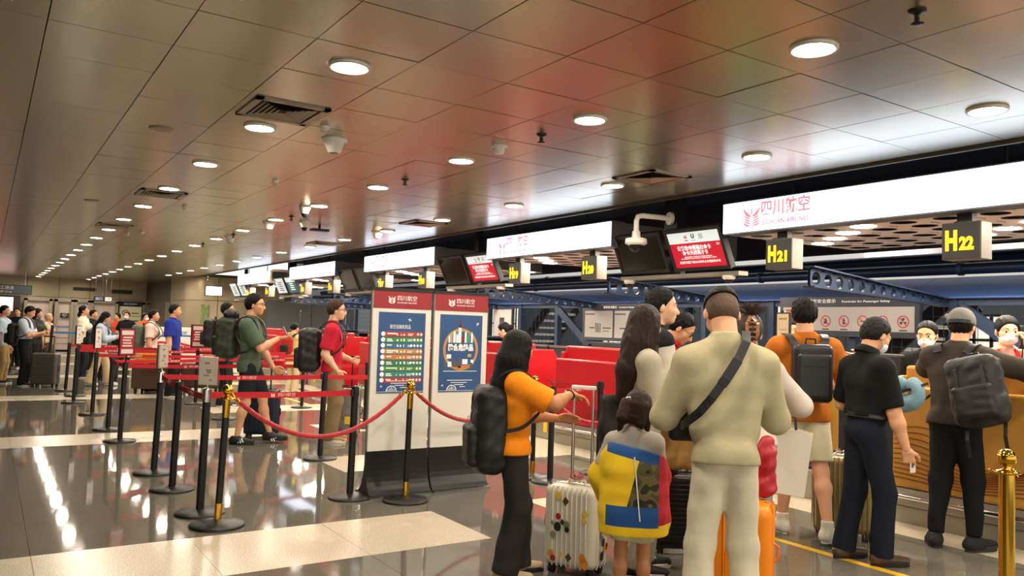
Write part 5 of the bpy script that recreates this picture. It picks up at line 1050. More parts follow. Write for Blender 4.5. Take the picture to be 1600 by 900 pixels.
# staff behind the counters
PINKC = cloth('pink_uniform', '#e0b3a4'); SCARF = cloth('red_scarf', '#c2202f')
def clerk(label, loc, hd, S, res, scarf=True, mask=True, **o):
    p = Person(label, loc, hd, S, res=res, fem=True, longsleeve=True, **o); p.body(SKIN3); p.top(PINKC, sleeve=1.8, hem=.5, collar=None, ease=.016); p.trousers(cloth('black_trousers', '#17181a')); p.shoes(BLACKPL); p.hair(HAIRB, 'bun', 1.1)
    if mask: p.mask()
    if scarf:
        mb = MB()
        for s in (-1, 1): mb.ribbon([tuple(p.T((s*.035, .0, .852))), tuple(p.T((s*.04, .055, .81))), tuple(p.T((s*.022, .098, .74))), tuple(p.T((s*.01, .1, .66)))], [(s*.5, .5, .6), (0, 1, .5), (0, 1, .1), (0, 1, 0)], .032, .008)
        mb.build('scarf', SCARF, p.root)
    return p
c1 = clerk('masked staff woman in pink jacket with red collar phoning behind the gold counter', (7.3, 3.33), 232, 1.79, .0105, head=(-4, 6, 0), lh=(-.07, .07, .86), lp=(-1, .2, -1), rh=(.13, .2, .62), hands=dict(l=dict(curl=.9, d=(.2, .0, 1), n=(1, 0, 0)), r=dict(curl=.5)))
t = thing('telephone', 'black telephone handset held to the masked clerk\'s ear', 'telephone', tuple(c1.world(c1.H((-.062, .012, -.03)))), R=(Matrix.Rotation(-c1.hd, 3, 'Z'))); MB().box(-.012, .012, -.02, .02, -.09, .09).box(-.012, .03, -.025, .025, .06, .1).box(-.012, .03, -.025, .025, -.1, -.06).build('handset', BLACKPL, t, .006)
MB().tube([(0, 0, -.1), (.02, .05, -.2), (.06, .06, -.33), (.1, .08, -.45)], .006, 6).build('cord', BLACKPL, t)
p = Person('masked person in dark clothes reaching left, behind the man with cap', (7.3, 4.0), 245, 1.74, res=.012, head=(10, 10, 0), rh=(.3, .2, .79), rp=(.5, -.2, -1), lh=(-.15, .2, .62), lean=5, hands=dict(r=dict(curl=.4, d=(1, .3, .1)), l=dict(curl=.5))); p.body(SKIN); p.top(BLK, sleeve=.8, hem=.48); p.trousers(BLK); p.shoes(BLACKPL); p.hair(HAIRB, 'short'); p.mask()
clerk('staff member in pink with red collar, mostly hidden behind the man in rust orange', (7.3, 5.42), 262, 1.74, .0125, mask=False, lh=(-.1, .2, .62), rh=(.1, .2, .62))
clerk('staff woman in pink bending forward over the red counter, head lowered', (7.4, 10.75), 318, 1.74, .013, mask=False, lean=30, head=(0, 22, 0), lh=(-.12, .3, .62), rh=(.1, .3, .62), drop=0)
# the queue
GN = Person('tall man in green shirt, dark shorts and glasses holding a phone', (2.82, 10.2), 122, 1.88, res=.0125, bareleg=True, head=(0, 3, 0), rh=(.0, .185, .71), lh=(-.13, .12, .50), rp=(.8, -.8, -.8), lp=(-.8, -.8, -.2), rf=(.06, -.05), lf=(-.06, .14), rfy=-2, hands=dict(r=dict(curl=.5, n=(0, -.2, 1), d=(0, 1, .15)), l=dict(curl=1.0, d=(-.2, .7, -.5))))
GN.body(SKIN); GN.top(cloth('green_tee', '#4c5d49'), sleeve=.85, hem=.475, ease=.018, sl_ease=.026, seed=71); GN.trousers(cloth('dark_shorts', '#1d2027'), length=.42, ease=.024, hem_ease=.035); GN.shoes(M('black_striped_shoe', '#17171a', .6), SOLEB); GN.hair(HAIRB, 'short', 1.7); GN.glasses()
mb = MB()
for s in (-1, 1):
    fd = V3(math.sin(GN.fy[s]), math.cos(GN.fy[s]), 0); sd = np.cross(fd, V3(0, 0, 1)); b0 = V3(GN.an[s][0], GN.an[s][1], 0)
    for q in range(3):
        for sg in (-1, 1): mb.ribbon([tuple(b0+fd*(.04+.03*q)+sd*sg*.05+V3(0, 0, .025)), tuple(b0+fd*(.02+.03*q)+sd*sg*.045+V3(0, 0, .065)), tuple(b0+fd*(.01+.03*q)+sd*sg*.03+V3(0, 0, .085))], [tuple(sd*sg)]*3, .014, .008)
mb.build('shoe_stripes', WHITEPL, GN.root)
bg = backpack(GN, 'bulky dark green and black roll-top backpack of the tall man', M('olive_nylon', '#2c3424', .6, bump=.3, bscale=25), (.34, .52, .24), off=(0, 0, .0), roll=True, mat2=BLKN); V, Q = sdf_mesh([ell((0, -.1, .3), (.15, .09, .07))], .013, .02, (.004, .08)); np_mesh('lid', V, Q, BLKN, bg)
t = thing('mobile_phone', 'dark phone held by the tall man in green', 'phone', tuple(GN.world(GN.wr[1]+V3(0, .1, .045))), -GN.hd, R=Matrix.Rotation(-GN.hd, 3, 'Z') @ Matrix.Rotation(.5, 3, 'X')); MB().box(-.037, .037, -.008, 0, -.03, .12).build('casing', BLACKPL, t, .004)
BY = Person('young man in red t-shirt, khaki trousers and glasses with large backpack', (3.83, 10.0), 116, 1.85, res=.0125, head=(6, 4, 0), rh=(.075, .04, .50), lh=(-.06, .13, .575), rp=(.4, -1, 0), lp=(-.6, -1, -.2), hands=dict(r=dict(curl=.5), l=dict(curl=1.0)))
BY.body(SKIN3); BY.top(cloth('crimson_tee', '#b81f35'), sleeve=.8, hem=.49, ease=.016, sl_ease=.02); BY.trousers(cloth('khaki_trousers', '#7d6b4b'), ease=.024, hem_ease=.035, knee_ease=.03); BY.shoes(M('tan_boot', '#a3814f', .6), SOLEW); BY.hair(hairm('brown_hair', '#3a2619'), 'short', 2.2); BY.glasses()
backpack(BY, 'large soft black backpack of the young man in red', BLKN, (.38, .56, .27), off=(0, 0, -.06), tilt=0)
CY = Person('person in pale yellow outfit with red backpack raising a phone at the counter', (5.6, 17.0), 60, 1.52, res=.016, fem=True, longsleeve=True, head=(0, 6, 0), rh=(.13, .24, .80), rp=(1, -.3, -.5), lh=(-.08, .2, .62))
CY.body(SKIN3); CY.top(cloth('pale_yellow', '#e2cf8c'), sleeve=1.7, hem=.40, flare=.01, ease=.02); CY.trousers(cloth('pale_trousers', '#cbb893'), hem_ease=.04); CY.shoes(WHITEPL, SOLEW); CY.hair(HAIRB, 'bun', 1.2); backpack(CY, 'small red backpack with dark base on the person in yellow', cloth('red_bag', '#b32a22'), (.28, .36, .14), off=(0, 0, -.02), mat2=BLKN)
def far(label, loc, hd, S, top, bottom, hair='short', res=.02, sleeve=.8, hem=.48, skin=SKIN, hm=HAIRB, length=1., bag=None, mask=False, vest=None, hem_ease=.03, shoe=BLACKPL, extra=None, **o):
    p = Person(label, loc, hd, S, res=res, bareleg=length < 1, longsleeve=sleeve > 1, **o); p.body(skin); p.top(top, sleeve=sleeve, hem=hem, ease=.018, sl_ease=.022)
    if vest is not None: p.top(vest, sleeve=.06, hem=.49, name='vest', ease=.03)
    p.trousers(bottom, length=length, ease=.022, hem_ease=hem_ease, knee_ease=.026); p.shoes(shoe, SOLEW); p.hair(hm, hair, 1.4, extra=extra)
    if mask: p.mask()
    if bag: backpack(p, bag[0], bag[1], bag[2], **(bag[3] if len(bag) > 3 else {}))
    return p
DKT = cloth('dark_trousers', '#1a1c20'); OLV = M('olive_nylon', '#2c3424', .6)
far('man in pale beige shirt with black backpack beyond the belts', (3.6, 14.7), 118, 1.85, cloth('beige_tee', '#d8c2a0'), DKT, res=.016, bag=('black backpack on the man in pale beige', BLKN, (.32, .5, .2)), lh=(-.06, .14, .6), rh=(.06, .14, .6))
far('man in royal blue t-shirt and dark cap with diagonal strap', (3.09, 16.7), 118, 1.82, cloth('royal_blue', '#22358f'), DKT, res=.017, w=1.12, extra=None)
far('person in pale pink top with black hair and grey green backpack', (2.9, 17.9), 112, 1.70, cloth('pale_pink', '#e2c4b8'), DKT, res=.017, fem=True, bag=('grey green backpack with a bottle in its side pocket', M('grey_green', '#5a6152', .7), (.36, .52, .22), dict(off=(0, 0, -.04))))
ORV = cloth('orange_vest', '#e8542a')
far('worker in orange vest and cap right of the masked man', (4.03, 26.2), 150, 1.66, cloth('grey_shirt', '#6f5c50'), DKT, vest=ORV, mask=True, fem=True)
far('worker in orange vest left of the masked man in black', (3.5, 28.0), 240, 1.64, cloth('grey_shirt', '#6f5c50'), DKT, vest=ORV)
far('man in black t-shirt and white face mask facing the camera', (3.66, 27.2), 205, 1.69, BLK, DKT, mask=True, lh=(-.14, .05, .55), rh=(.14, .05, .55))
far('woman in cream white t-shirt with tied hair looking upward', (2.02, 22.2), 112, 1.78, cloth('cream_tee', '#e6dcc2'), DKT, 'tail', fem=True, head=(0, -14, 0), sleeve=.9)
far('dark haired person hidden behind the woman in cream white', (2.5, 25.0), 120, 1.70, BLK, DKT)
far('woman in pale blue shirt and wide beige trousers looking at phone', (2.16, 19.6), 108, 1.64, cloth('pale_blue', '#b9c6d6'), cloth('beige_trousers', '#c9b48c'), 'long', fem=True, sleeve=1.8, hem=.46, extra=.2, head=(0, 22, 0), rh=(.02, .19, .66), lh=(-.02, .19, .67), hem_ease=.06, lf=(-.05, .1), rf=(.05, -.12), res=.017, shoe=WHITEPL, bag=('black shoulder bag carried by the woman in pale blue', BLKN, (.34, .36, .14), dict(off=(.03, 0, -.06))))
WS = far('man in pale blue shirt and black trousers reading his phone', (.73, 19.85), 112, 1.71, cloth('pale_shirt', '#c3cddd'), DKT, res=.016, hem=.585, head=(0, 26, 0), rh=(.02, .19, .665), lh=(-.03, .19, .66), bag=('dark backpack on the man in pale blue shirt', BLKN, (.3, .46, .18), dict(off=(0, 0, -.06))))
far('woman with long curly black hair and dark patterned dress', (1.03, 22.3), 125, 1.67, cloth('dark_pattern', '#34352f', var=.4), DKT, 'long', fem=True, extra=.22, hem=.4, rh=(.0, .2, .62), lh=(-.05, .2, .66))
far('person in beige hooded headscarf standing by the gate', (1.41, 24.8), 120, 1.56, cloth('beige_hood', '#cbb093'), cloth('brown_skirt', '#4a3830'), fem=True, hm=cloth('beige_hood', '#cbb093'), sleeve=1.8)
far('man in light blue shirt cut off by the left picture edge', (.33, 20.6), 115, 1.70, cloth('sky_shirt', '#a9bccb'), cloth('tan_trousers', '#a58a5a'))
far('dark haired person in black beyond the man in light blue', (.74, 26.3), 200, 1.69, BLK, DKT)
# ------------------------------------------------------------------ belt barriers
BELTC = M('red_belt', '#b8121f', .6, bump=.15, bscale=200); BELTB = M('blue_belt', '#1f6fb4', .6)
ROSE = M('belt_print', '#f0d9d2', .6)
def stanchion(x, y, lab, h=.96, top='black', belts=(), tilt=(0, 0), base=.19, sign=None, r=.031, mat=BELTC, grp='black belt posts'):
    t = thing('belt_post', lab, 'barrier post', (x, y, 0), group=grp)
    MB().lathe([(base, 0), (base, .012), (base-.006, .02), (base*.45, .032), (.04, .042)], n=30).build('base', M('black_base', '#1b1a19', .38, bump=.1, bscale=120), t)
    tx, ty = tilt; P_ = lambda z: (tx*z, ty*z, z)
    MB().cyl(P_(.035), P_(h), r, n=18).build('pole', BLACKP, t)
    hd = MB()
    if top == 'chrome': hd.cyl(P_(h-.1), P_(h), r+.004, n=18).lathe([(r+.004, h), (r-.004, h+.012), (0, h+.016)], (tx*h, ty*h, 0), 18); hd.build('chrome_head', CHROME, t)
    else: hd.cyl(P_(h-.085), P_(h), r+.003, n=18).box(tx*h-.02, tx*h+.02, ty*h-.042, ty*h+.042, h-.075, h-.012); hd.build('head', BLACKPL, t)
    for (X, Y, z1) in belts:
        a = Vector((tx*h, ty*h, h-.045)); b = Vector((X-x, Y-y, z1)); d = b-a; L = d.length; u = d.normalized(); n_ = Vector((-u.y, u.x, 0)).normalized(); k = 14
        pts = [a+d*(i/k)-Vector((0, 0, .012*L*math.sin(PI*i/k)*.5)) for i in range(k+1)]
        bl = MB().ribbon([tuple(p) for p in pts], [tuple(n_)]*(k+1), .05, .0025).build('belt', mat, t)
        MB().box(-.01, .01, -.02, .02, -.03, .03).build('belt_clip', BLACKPL, bl, loc=tuple(b-u*.02))
        sx = 1 if u.x >= 0 else -1; xa = u*sx if abs(u.x) > .3 else -u*(1 if u.y > 0 else -1)
        nf = Vector((0, 0, 1)).cross(xa)*-1
        cnt = max(1, int(L/1.1)) if mat is BELTC else 0
        for q in range(cnt):
            f = (q+.5)/cnt; p = a+d*f-Vector((0, 0, .006*L*math.sin(PI*f)))+nf*.003
            zc = Vector((0, 0, 1)); e = MB(); cp = p-xa*.1
            crest(e, lambda m, n: tuple(cp+xa*m+zc*n), .036); e.build('emblem', ROSE, bl)
            text('四川航空', .026, ROSE, bl, plane_m(tuple(p+xa*.02), xa, zc), width=.15, depth=.0005)
    if sign:
        w, sh, z0, face, ang = sign; R = Matrix.Rotation(ang, 3, 'Z'); top_ = P_(h)
        MB().cyl(top_, (top_[0], top_[1], z0+.01), .008, n=8).build('sign_stem', CHROME if top == 'chrome' else BLACKPL, t)
        mb = MB(); mb.box(-w/2, w/2, -.012, .012, z0, z0+sh, 0, R); mb.v = [(v[0]+top_[0], v[1]+top_[1], v[2]) for v in mb.v]
        fr = mb.build('sign_frame', STEEL if top == 'chrome' else BLACKPL, t, .003); bb = .012
        mb = MB(); mb.box(-w/2+bb, w/2-bb, -.0145, -.012, z0+bb, z0+sh-bb, 0, R).box(-w/2+bb, w/2-bb, .012, .0145, z0+bb, z0+sh-bb, 0, R); mb.v = [(v[0]+top_[0], v[1]+top_[1], v[2]) for v in mb.v]
        fm = {'grey': M('sign_grey_sheet', '#b5aa98', .35), 'red': M('sign_red_sheet', '#a8222e', .45), 'pale': M('sign_pale_sheet', '#d8cfc6', .45)}[face]; mb.build('sign_sheet', fm, fr)
        pr_ = MB()
        if face == 'red': cuts = [(-.42, .42, .78, .95), (-.42, .42, .05, .22)]; pm = M('sign_pale_sheet', '#d8cfc6', .45)
        else: cuts = [(-.2, .1, .78, .84), (-.12, .22, .5, .56), (-.05, .2, .42, .47), (-.25, .1, .3, .34), (.1, .3, .12, .16)]; pm = M('sign_grey_ink', '#6e665c', .5)
        iw, ih = w-2*bb, sh-2*bb
        for a0, a1, b0, b1 in cuts: pr_.box(a0*iw, a1*iw, -.0155, -.0145, z0+bb+b0*ih, z0+bb+b1*ih, 0, R)
        if face == 'red':
            for q in range(4): pr_.box(-.35*iw+.04*iw*(q % 2), .35*iw-.05*iw*(q % 3), -.0155, -.0145, z0+bb+(.32+.11*q)*ih, z0+bb+(.38+.11*q)*ih, 0, R)
        pr_.v = [(v[0]+top_[0], v[1]+top_[1], v[2]) for v in pr_.v]; pr_.build('sign_print', pm, fr)
    return t
stanchion(1.50, 6.66, 'belt post with chrome collar and clear sign holder, beside the nearest brass post', .985, 'chrome', [(2.78, 6.71, .93)], (.012, .0), sign=(.15, .225, 1.02, 'grey', -.55))
stanchion(1.48, 7.68, 'plain black belt post between the two chrome collared posts', .97, 'black', [(1.50, 6.66, .92)], (.02, .01))
stanchion(1.47, 8.56, 'chrome collared post with creased sign holder, second of the left row', 1.0, 'chrome', [(1.48, 7.68, .93), (3.25, 8.76, .93)], (.03, .02), sign=(.15, .24, 1.04, 'grey', .75))
stanchion(2.78, 6.71, 'black belt post in front of the banner stand\'s left foot', .985, 'black', [], (.02, .02))
stanchion(3.25, 8.76, 'black belt post standing before the young man in red', .97, 'black', [(4.78, 8.9, .93)], (.02, .0))
stanchion(4.82, 8.95, 'black belt post half hidden by the left edge of the banner', .97, 'black', [], (0, 0))
stanchion(1.46, 10.88, 'black post with tall red sheet sign, third of the left row', .98, 'black', [(1.46, 12.03, .93), (3.1, 10.95, .93)], (.02, 0), sign=(.2, .34, 1.06, 'red', .35))
stanchion(1.46, 12.03, 'plain black belt post just beyond the tall red sign', .97, 'black', [(3.17, 12.75, .93)], (.015, 0))
stanchion(3.17, 12.79, 'black belt post right of the brown leather blocks', .97, 'black', [(4.84, 12.9, .93)])
stanchion(4.81, 11.15, 'black belt post between the tall man in green and young man in red', .97, 'black', [(3.17, 11.0, .93)], (.01, 0))
stanchion(1.46, 13.96, 'black post with thin sign seen edge on, near the beige trousers', .97, 'black', [(4.84, 14.08, .93)], (.02, 0), sign=(.2, .33, 1.03, 'pale', 1.0))
stanchion(4.84, 14.08, 'black belt post by the red counters beyond the queue', .97, 'black', [])
stanchion(1.36, 15.9, 'second black post with thin edge-on sign, farther along the left row', .97, 'black', [(4.7, 15.9, .93)], (.02, 0), sign=(.2, .33, 1.03, 'pale', 1.05))
stanchion(1.5, 17.2, 'black belt post next to the last in the left row', .97, 'black', [(4.6, 17.2, .93)], (.02, 0))
stanchion(1.42, 18.4, 'last black belt post of the left row, without sign', .97, 'black', [(4.5, 18.5, .93)], (.03, 0))
stanchion(1.2, 20.4, 'tall leaning black post beside the blue belts', 1.3, 'black', [], (.04, 0))
stanchion(3.25, 15.2, 'post carrying a red and white sheet sign behind the brown blocks', .97, 'black', [(4.9, 15.2, .93)], sign=(.3, .42, 1.02, 'red', .3))
for x, y, x2, y2, lab in ((.6, 24.6, 2.4, 24.6, 'blue belt post left of the woman in cream white'), (2.75, 23.4, 4.2, 22.9, 'blue belt post before the worker in orange'), (4.25, 22.9, 5.6, 22.9, 'blue belt post beside the pink top')):
    stanchion(x, y, lab, 1.12, 'black', [(x2, y2, 1.05)], mat=BELTB, grp='posts with blue belts')
stanchion(4.87, 6.55, 'black belt post right of the far brass post, with a split tag on top', .97, 'black', [(5.6, 6.72, .93)]); MB().tube([(5.1, 6.62, .95), (5.1, 6.62, 1.0), (5.03, 6.62, 1.05)], .006, 6).tube([(5.1, 6.62, 1.0), (5.19, 6.6, 1.035)], .006, 6).build('split_tag', BLACKPL, bpy.data.objects['belt_post.020'], loc=(-5.1, -6.62, 0))
stanchion(5.65, 6.72, 'black belt post before the red counter\'s wave lines', 1.0, 'black', [])
# brass posts and ropes
def brass_post(x, y, lab, h=1.06, full=False, tilt=(0, 0)):
    t = thing('rope_post', lab, 'barrier post', (x, y, 0), group='brass topped rope posts'); tx, ty = tilt; q = lambda z: (tx*z, ty*z, z)
    MB().lathe([(.2, 0), (.2, .014), (.194, .022), (.09, .036), (.035, .05)], n=32).build('base', BRASS if full else M('black_base', '#1b1a19', .38), t)
    MB().cyl(q(.04), q(h-.11), .026 if not full else .034, n=20).build('pole', BRASS if full else BLACKP, t)
    if not full:
        MB().cyl(q(.045), q(.17), .027, n=20).build('lower_sleeve', BRASS, t); MB().cyl(q(h-.25), q(h-.11), .0275, n=20).build('upper_sleeve', BRASS, t)
    MB().lathe([(.035, -.118), (.06, -.112), (.06, -.104), (.03, -.098), (.018, -.088), (.022, -.08), (.02, -.076), (.0, -.076)], (tx*h, ty*h, h), 24).build('flange', BRASS, t)
    R0 = .043; MB().lathe([(0, -R0)]+[(R0*math.sin(a), -R0*math.cos(a)) for a in [PI*i/14 for i in range(1, 14)]]+[(0, R0)], (tx*h, ty*h, h-R0), 24).build('ball_finial', BRASS, t)
    for a in (0, 2.1, 4.2):
        mb = MB(); mb.tube([(tx*h+.05*math.cos(a), ty*h+.05*math.sin(a), h-.108), (tx*h+.07*math.cos(a), ty*h+.07*math.sin(a), h-.1), (tx*h+.075*math.cos(a), ty*h+.075*math.sin(a), h-.12)], .004, 6)
        mb.build('hook_ring', BRASS, t)
    return t
brass_post(1.53, 6.22, 'brass topped rope post nearest on the left, in front of the chrome collared post', tilt=(.03, 0)); brass_post(3.17, 6.39, 'brass topped rope post before the banner stands', tilt=(.012, .0)); brass_post(4.86, 6.85, 'brass topped rope post behind the arms of the woman in orange'); brass_post(5.95, 6.15, 'brass topped rope post hidden behind the long haired woman')
brass_post(4.02, 1.83, 'all brass rope post cut off at the lower right corner', full=True)
ROPE = M('red_velvet_rope', '#a8121f', .75, sheen=.5)
def rope(a, b, sag, lab):
    a, b = Vector(a), Vector(b); t = thing('velvet_rope', lab, 'rope', tuple(a), group='red twisted ropes'); d = b-a; n = 110; m = 12; R0 = .019; vs = []; L = d.length
    c = [Vector((d.x*i/n, d.y*i/n, d.z*i/n-sag*(1-(2*i/n-1)**2))) for i in range(n+1)]; side = Vector((-d.y, d.x, 0)).normalized()
    for i in range(n+1):
        tg = (c[min(i+1, n)]-c[max(i-1, 0)]).normalized(); up = side.cross(tg)
        for j in range(m):
            th = 2*PI*j/m; r = R0*(.86+.2*abs(math.cos(1.5*(th-2*PI*L*i/n/.16)))); vs.append(c[i]+r*(math.cos(th)*side+math.sin(th)*up))
    mb = MB(); mb.add(vs, [(i*m+j, i*m+(j+1) % m, (i+1)*m+(j+1) % m, (i+1)*m+j) for i in range(n) for j in range(m)], 0, True); mb.build('cord', ROPE, t)
    for e in (0, n):
        p = c[e]; q = c[3 if e == 0 else n-3]; o = p-(q-p)*.35; MB().cyl(tuple(o), tuple(p+(q-p)*.6), .012, .021, 14).tube([tuple(o), tuple(o-(q-p).normalized()*.02+Vector((0, 0, .015))), tuple(o-(q-p).normalized()*.035)], .006, 6).build('brass_end', BRASS, t)
rope((1.63, 6.24, .945), (3.10, 6.38, .945), .33, 'red twisted rope sagging from the nearest brass post to the banner stand'); rope((3.26, 6.42, .945), (4.79, 6.82, .945), .30, 'red twisted rope crossing the banners behind the black backpack'); rope((4.92, 6.79, .945), (5.89, 6.2, .945), .36, 'red twisted rope sagging before the red counter')
# ------------------------------------------------------------------ banner stands
BW = M('banner_white', '#d9d6cb', .55, var=.04, vscale=1.5, bump=.12, bscale=4); BRED = M('banner_red', '#93282f', .6, bump=.15, bscale=6); PB = M('poster_blue', '#2c5181', .5, var=.1, vscale=3); BBASE = M('banner_base_black', '#171717', .3)
PW = M('poster_white', '#ecefee', .6)
def banner(xa, xb, lab, kind):
    t = thing('banner_stand', lab, 'banner', ((xa+xb)/2, 6.72, 0), group='printed banner stands'); w = (xb-xa)/2-.012
    MB().box(-w, w, -.012, .012, .36, 1.87).build('banner_sheet', BW, t); MB().box(-w-.01, w+.01, -.018, .018, 1.862, 1.89).build('top_bar', BLACKPL, t)
    for s in (-1, 1): MB().box(s*w-.008, s*w+.008, .012, .03, .1, 1.86).build('side_pole', M('pole_grey', '#8a8a88', .35, .8), t)
    prof = [(-.012, .40)]+[(-.012-.13*(1-math.cos(a))-.0, .40-.385*math.sin(a)) for a in [PI/2*i/10 for i in range(1, 11)]]
    pf = prof+[(-.15, .0), (.2, .0), (.2, .02)]+[(.012+.17*(1-math.sin(a)), .40-.375*math.cos(a)) for a in [PI/2*i/8 for i in range(9)]]
    MB().prism(pf, lambda a, b: (-w-.012, a, b), lambda a, b: (w+.008, a, b)).build('curved_base', BBASE, t)
    y = -.0135; Bx = lambda mb, x0, x1, z0, z1, e=0.: mb.box(x0, x1, y-.0012-e, y-e, z0, z1)
    hd = Bx(MB(), -w, w, 1.70, 1.862).build('header', BRED, t); e = MB(); crest(e, lambda a, b: (-.115+a, y-.0014, 1.782+b), .075); e.build('emblem', PW, hd)
    T = lambda x, z: plane_m((x, y-.0016, z), (1, 0, 0), (0, 0, 1))
    text('四川航空', .042, PW, hd, T(.04, 1.795), width=.2); text('SICHUAN AIRLINES', .016, PW, hd, T(.04, 1.755), width=.2)
    pw = w*.80; po = Bx(MB(), -pw, pw, .92, 1.665).build('poster', PB, t); y2 = y-.0014
    def strip(mb, x0, x1, z0, z1, e=.0012): mb.box(x0, x1, y2-e, y2, z0, z1)
    def plane_icon(mb, cx, cz, s, rot):
        pts = [(1, 0), (.25, .12), (-.2, .75), (-.38, .75), (-.1, .12), (-.7, .1), (-.9, .35), (-1, .35), (-.9, 0), (-1, -.35), (-.9, -.35), (-.7, -.1), (-.1, -.12), (-.38, -.75), (-.2, -.75), (.25, -.12)]; c, s_ = math.cos(rot), math.sin(rot)
        mb.add([(cx+s*(a*c-b*s_), y2-.0012, cz+s*(a*s_+b*c)) for a, b in pts], [(0, 1, 15), (1, 4, 12, 15), (1, 2, 3, 4), (15, 12, 13, 14), (4, 5, 11, 12), (5, 6, 7, 8, 9, 10, 11)])
    ic = MB()
    if kind == 'rows':
        plane_icon(ic, .07, 1.60, .022, 2.8); text('航空运输危险品', .034, PW, po, T(-.02, 1.53), width=.21)
        cols = ['#a8423a', '#4c8647', '#37708f', '#b88a4a', '#c07a42', '#3a7a55', '#4b8a3a', '#3a8478', '#a83c34']; rs = random.Random(3)
        for q, c in enumerate(cols):
            z1 = 1.488-.053*q; z0 = z1-.046; row = MB(); strip(row, -pw*.8, pw*.9, z0, z1, .0008); row.build('poster_row', M('row_%s' % ['red', 'green', 'blue', 'tan', 'orange', 'pine', 'leaf', 'teal', 'brick'][q], c, .55), po)
            K = 14; ic.add([(-pw*.8+.021*math.cos(2*PI*i/K), y2-.0014, (z0+z1)/2+.021*math.sin(2*PI*i/K)) for i in range(K)], [tuple(range(K))])
            x = -pw*.8+.04
            strip(ic, x, x+.05+.05*(q % 3 == 0), (z0+z1)/2-.002, (z0+z1)/2+.009); 
            if q % 2: strip(ic, x, x+.06, (z0+z1)/2-.016, (z0+z1)/2-.007)
            for j in range(3): a = -pw*.8+.14+.035*j+rs.uniform(-.006, .006); strip(ic, a, a+rs.uniform(.006, .018), z0+.01, z0+rs.uniform(.02, .036))
            strip(ic, pw*.25, pw*.25+.06, (z0+z1)/2, (z0+z1)/2+.006); strip(ic, pw*.25, pw*.25+.045, (z0+z1)/2-.012, (z0+z1)/2-.006)
            for j in range(2+q % 3):
                cx = pw*.83-.034*j; zc = (z0+z1)/2; ic.add([(cx-.014, y2-.0014, zc), (cx, y2-.0014, zc+.015), (cx+.014, y2-.0014, zc), (cx, y2-.0014, zc-.015)], [(0, 1, 2, 3)])
    else:
        plane_icon(ic, pw*.78, 1.585, .022, .9); ring = MB(); K = 40; c0 = (0, 1.33); r0, r1 = .168, .195
        ring.add([(c0[0]+r0*math.cos(2*PI*i/K), y2-.0006, c0[1]+r0*1.05*math.sin(2*PI*i/K)) for i in range(K)]+[(c0[0]+r1*math.cos(2*PI*i/K), y2-.0006, c0[1]+r1*1.05*math.sin(2*PI*i/K)) for i in range(K)], [(i, (i+1) % K, K+(i+1) % K, K+i) for i in range(K)]); ring.build('poster_ring', M('ring_tan', '#b98a4e', .55), po)
        text('隐含危险品', .055, PW, po, T(0, 1.345), width=.28, bold=.003)
        cm = [PW, M('bottle_maroon', '#7d2433', .5), M('bottle_teal', '#3f8d80', .5), M('bottle_olive', '#b3a86a', .5), M('thing_grey', '#55585a', .5), M('thing_orange', '#c07a34', .5)]; lst = [MB() for _ in cm]
        for x, wd_, hh, m in ((-.13, .02, .06, 0), (-.105, .018, .08, 3), (-.075, .026, .1, 0), (-.045, .022, .075, 0), (-.015, .032, .15, 0), (.02, .034, .06, 1), (.05, .02, .1, 0), (.085, .04, .085, 2), (.122, .02, .09, 0)):
            strip(lst[m], x-wd_/2, x+wd_/2, 1.395, 1.395+hh); strip(lst[m], x-wd_/5, x+wd_/5, 1.395+hh, 1.41+hh)
        strip(lst[1], -.025, -.0, 1.54, 1.575); strip(lst[1], -.018, -.007, 1.575, 1.615)
        for x, z, a, b, m in ((-.13, 1.25, .05, .04, 0), (-.17, 1.17, .024, .075, 4), (-.12, 1.175, .04, .05, 0), (-.06, 1.18, .06, .06, 4), (-.01, 1.19, .03, .1, 4), (.05, 1.2, .06, .05, 0), (.1, 1.26, .04, .03, 3), (.13, 1.2, .03, .04, 0), (.05, 1.15, .1, .03, 5), (-.02, 1.145, .04, .025, 5), (.12, 1.16, .03, .06, 4)): strip(lst[m], x-a/2, x+a/2, z-b/2+.012, z+b/2+.012)
        for m, mb in zip(cm, lst): mb.build('poster_picture', m, po)
        strip(ic, -.185, .185, 1.118, 1.123)
    for a, b, z in ((-.14, .14, 1.03), (-.10, .08, 1.008), (-.06, .04, .988), (.0, .06, .968)): strip(ic, a, b, z, z+.006)
    K = 16; ic.add([(-.09+.055*math.cos(PI*i/K), y2-.001, .935+.055*math.sin(PI*i/K)) for i in range(K+1)]+[(-.09+.047*math.cos(PI*i/K), y2-.001, .935+.047*math.sin(PI*i/K)) for i in range(K+1)], [(i, i+1, K+2+i, K+1+i) for i in range(K)])
    for j in range(5): strip(ic, -.125+.016*j, -.119+.016*j, .937, .955+.012*(2-abs(j-2)))
    strip(ic, -pw, pw, .932, .935); plane_icon(ic, -pw*.8, .985, .016, .3); ic.build('poster_print', PW, po)
banner(2.92, 3.54, 'banner stand with a poster of nine coloured rows, left of the pair', 'rows'); banner(3.555, 4.17, 'banner stand with a round picture of bottles, right of the pair', 'ring')
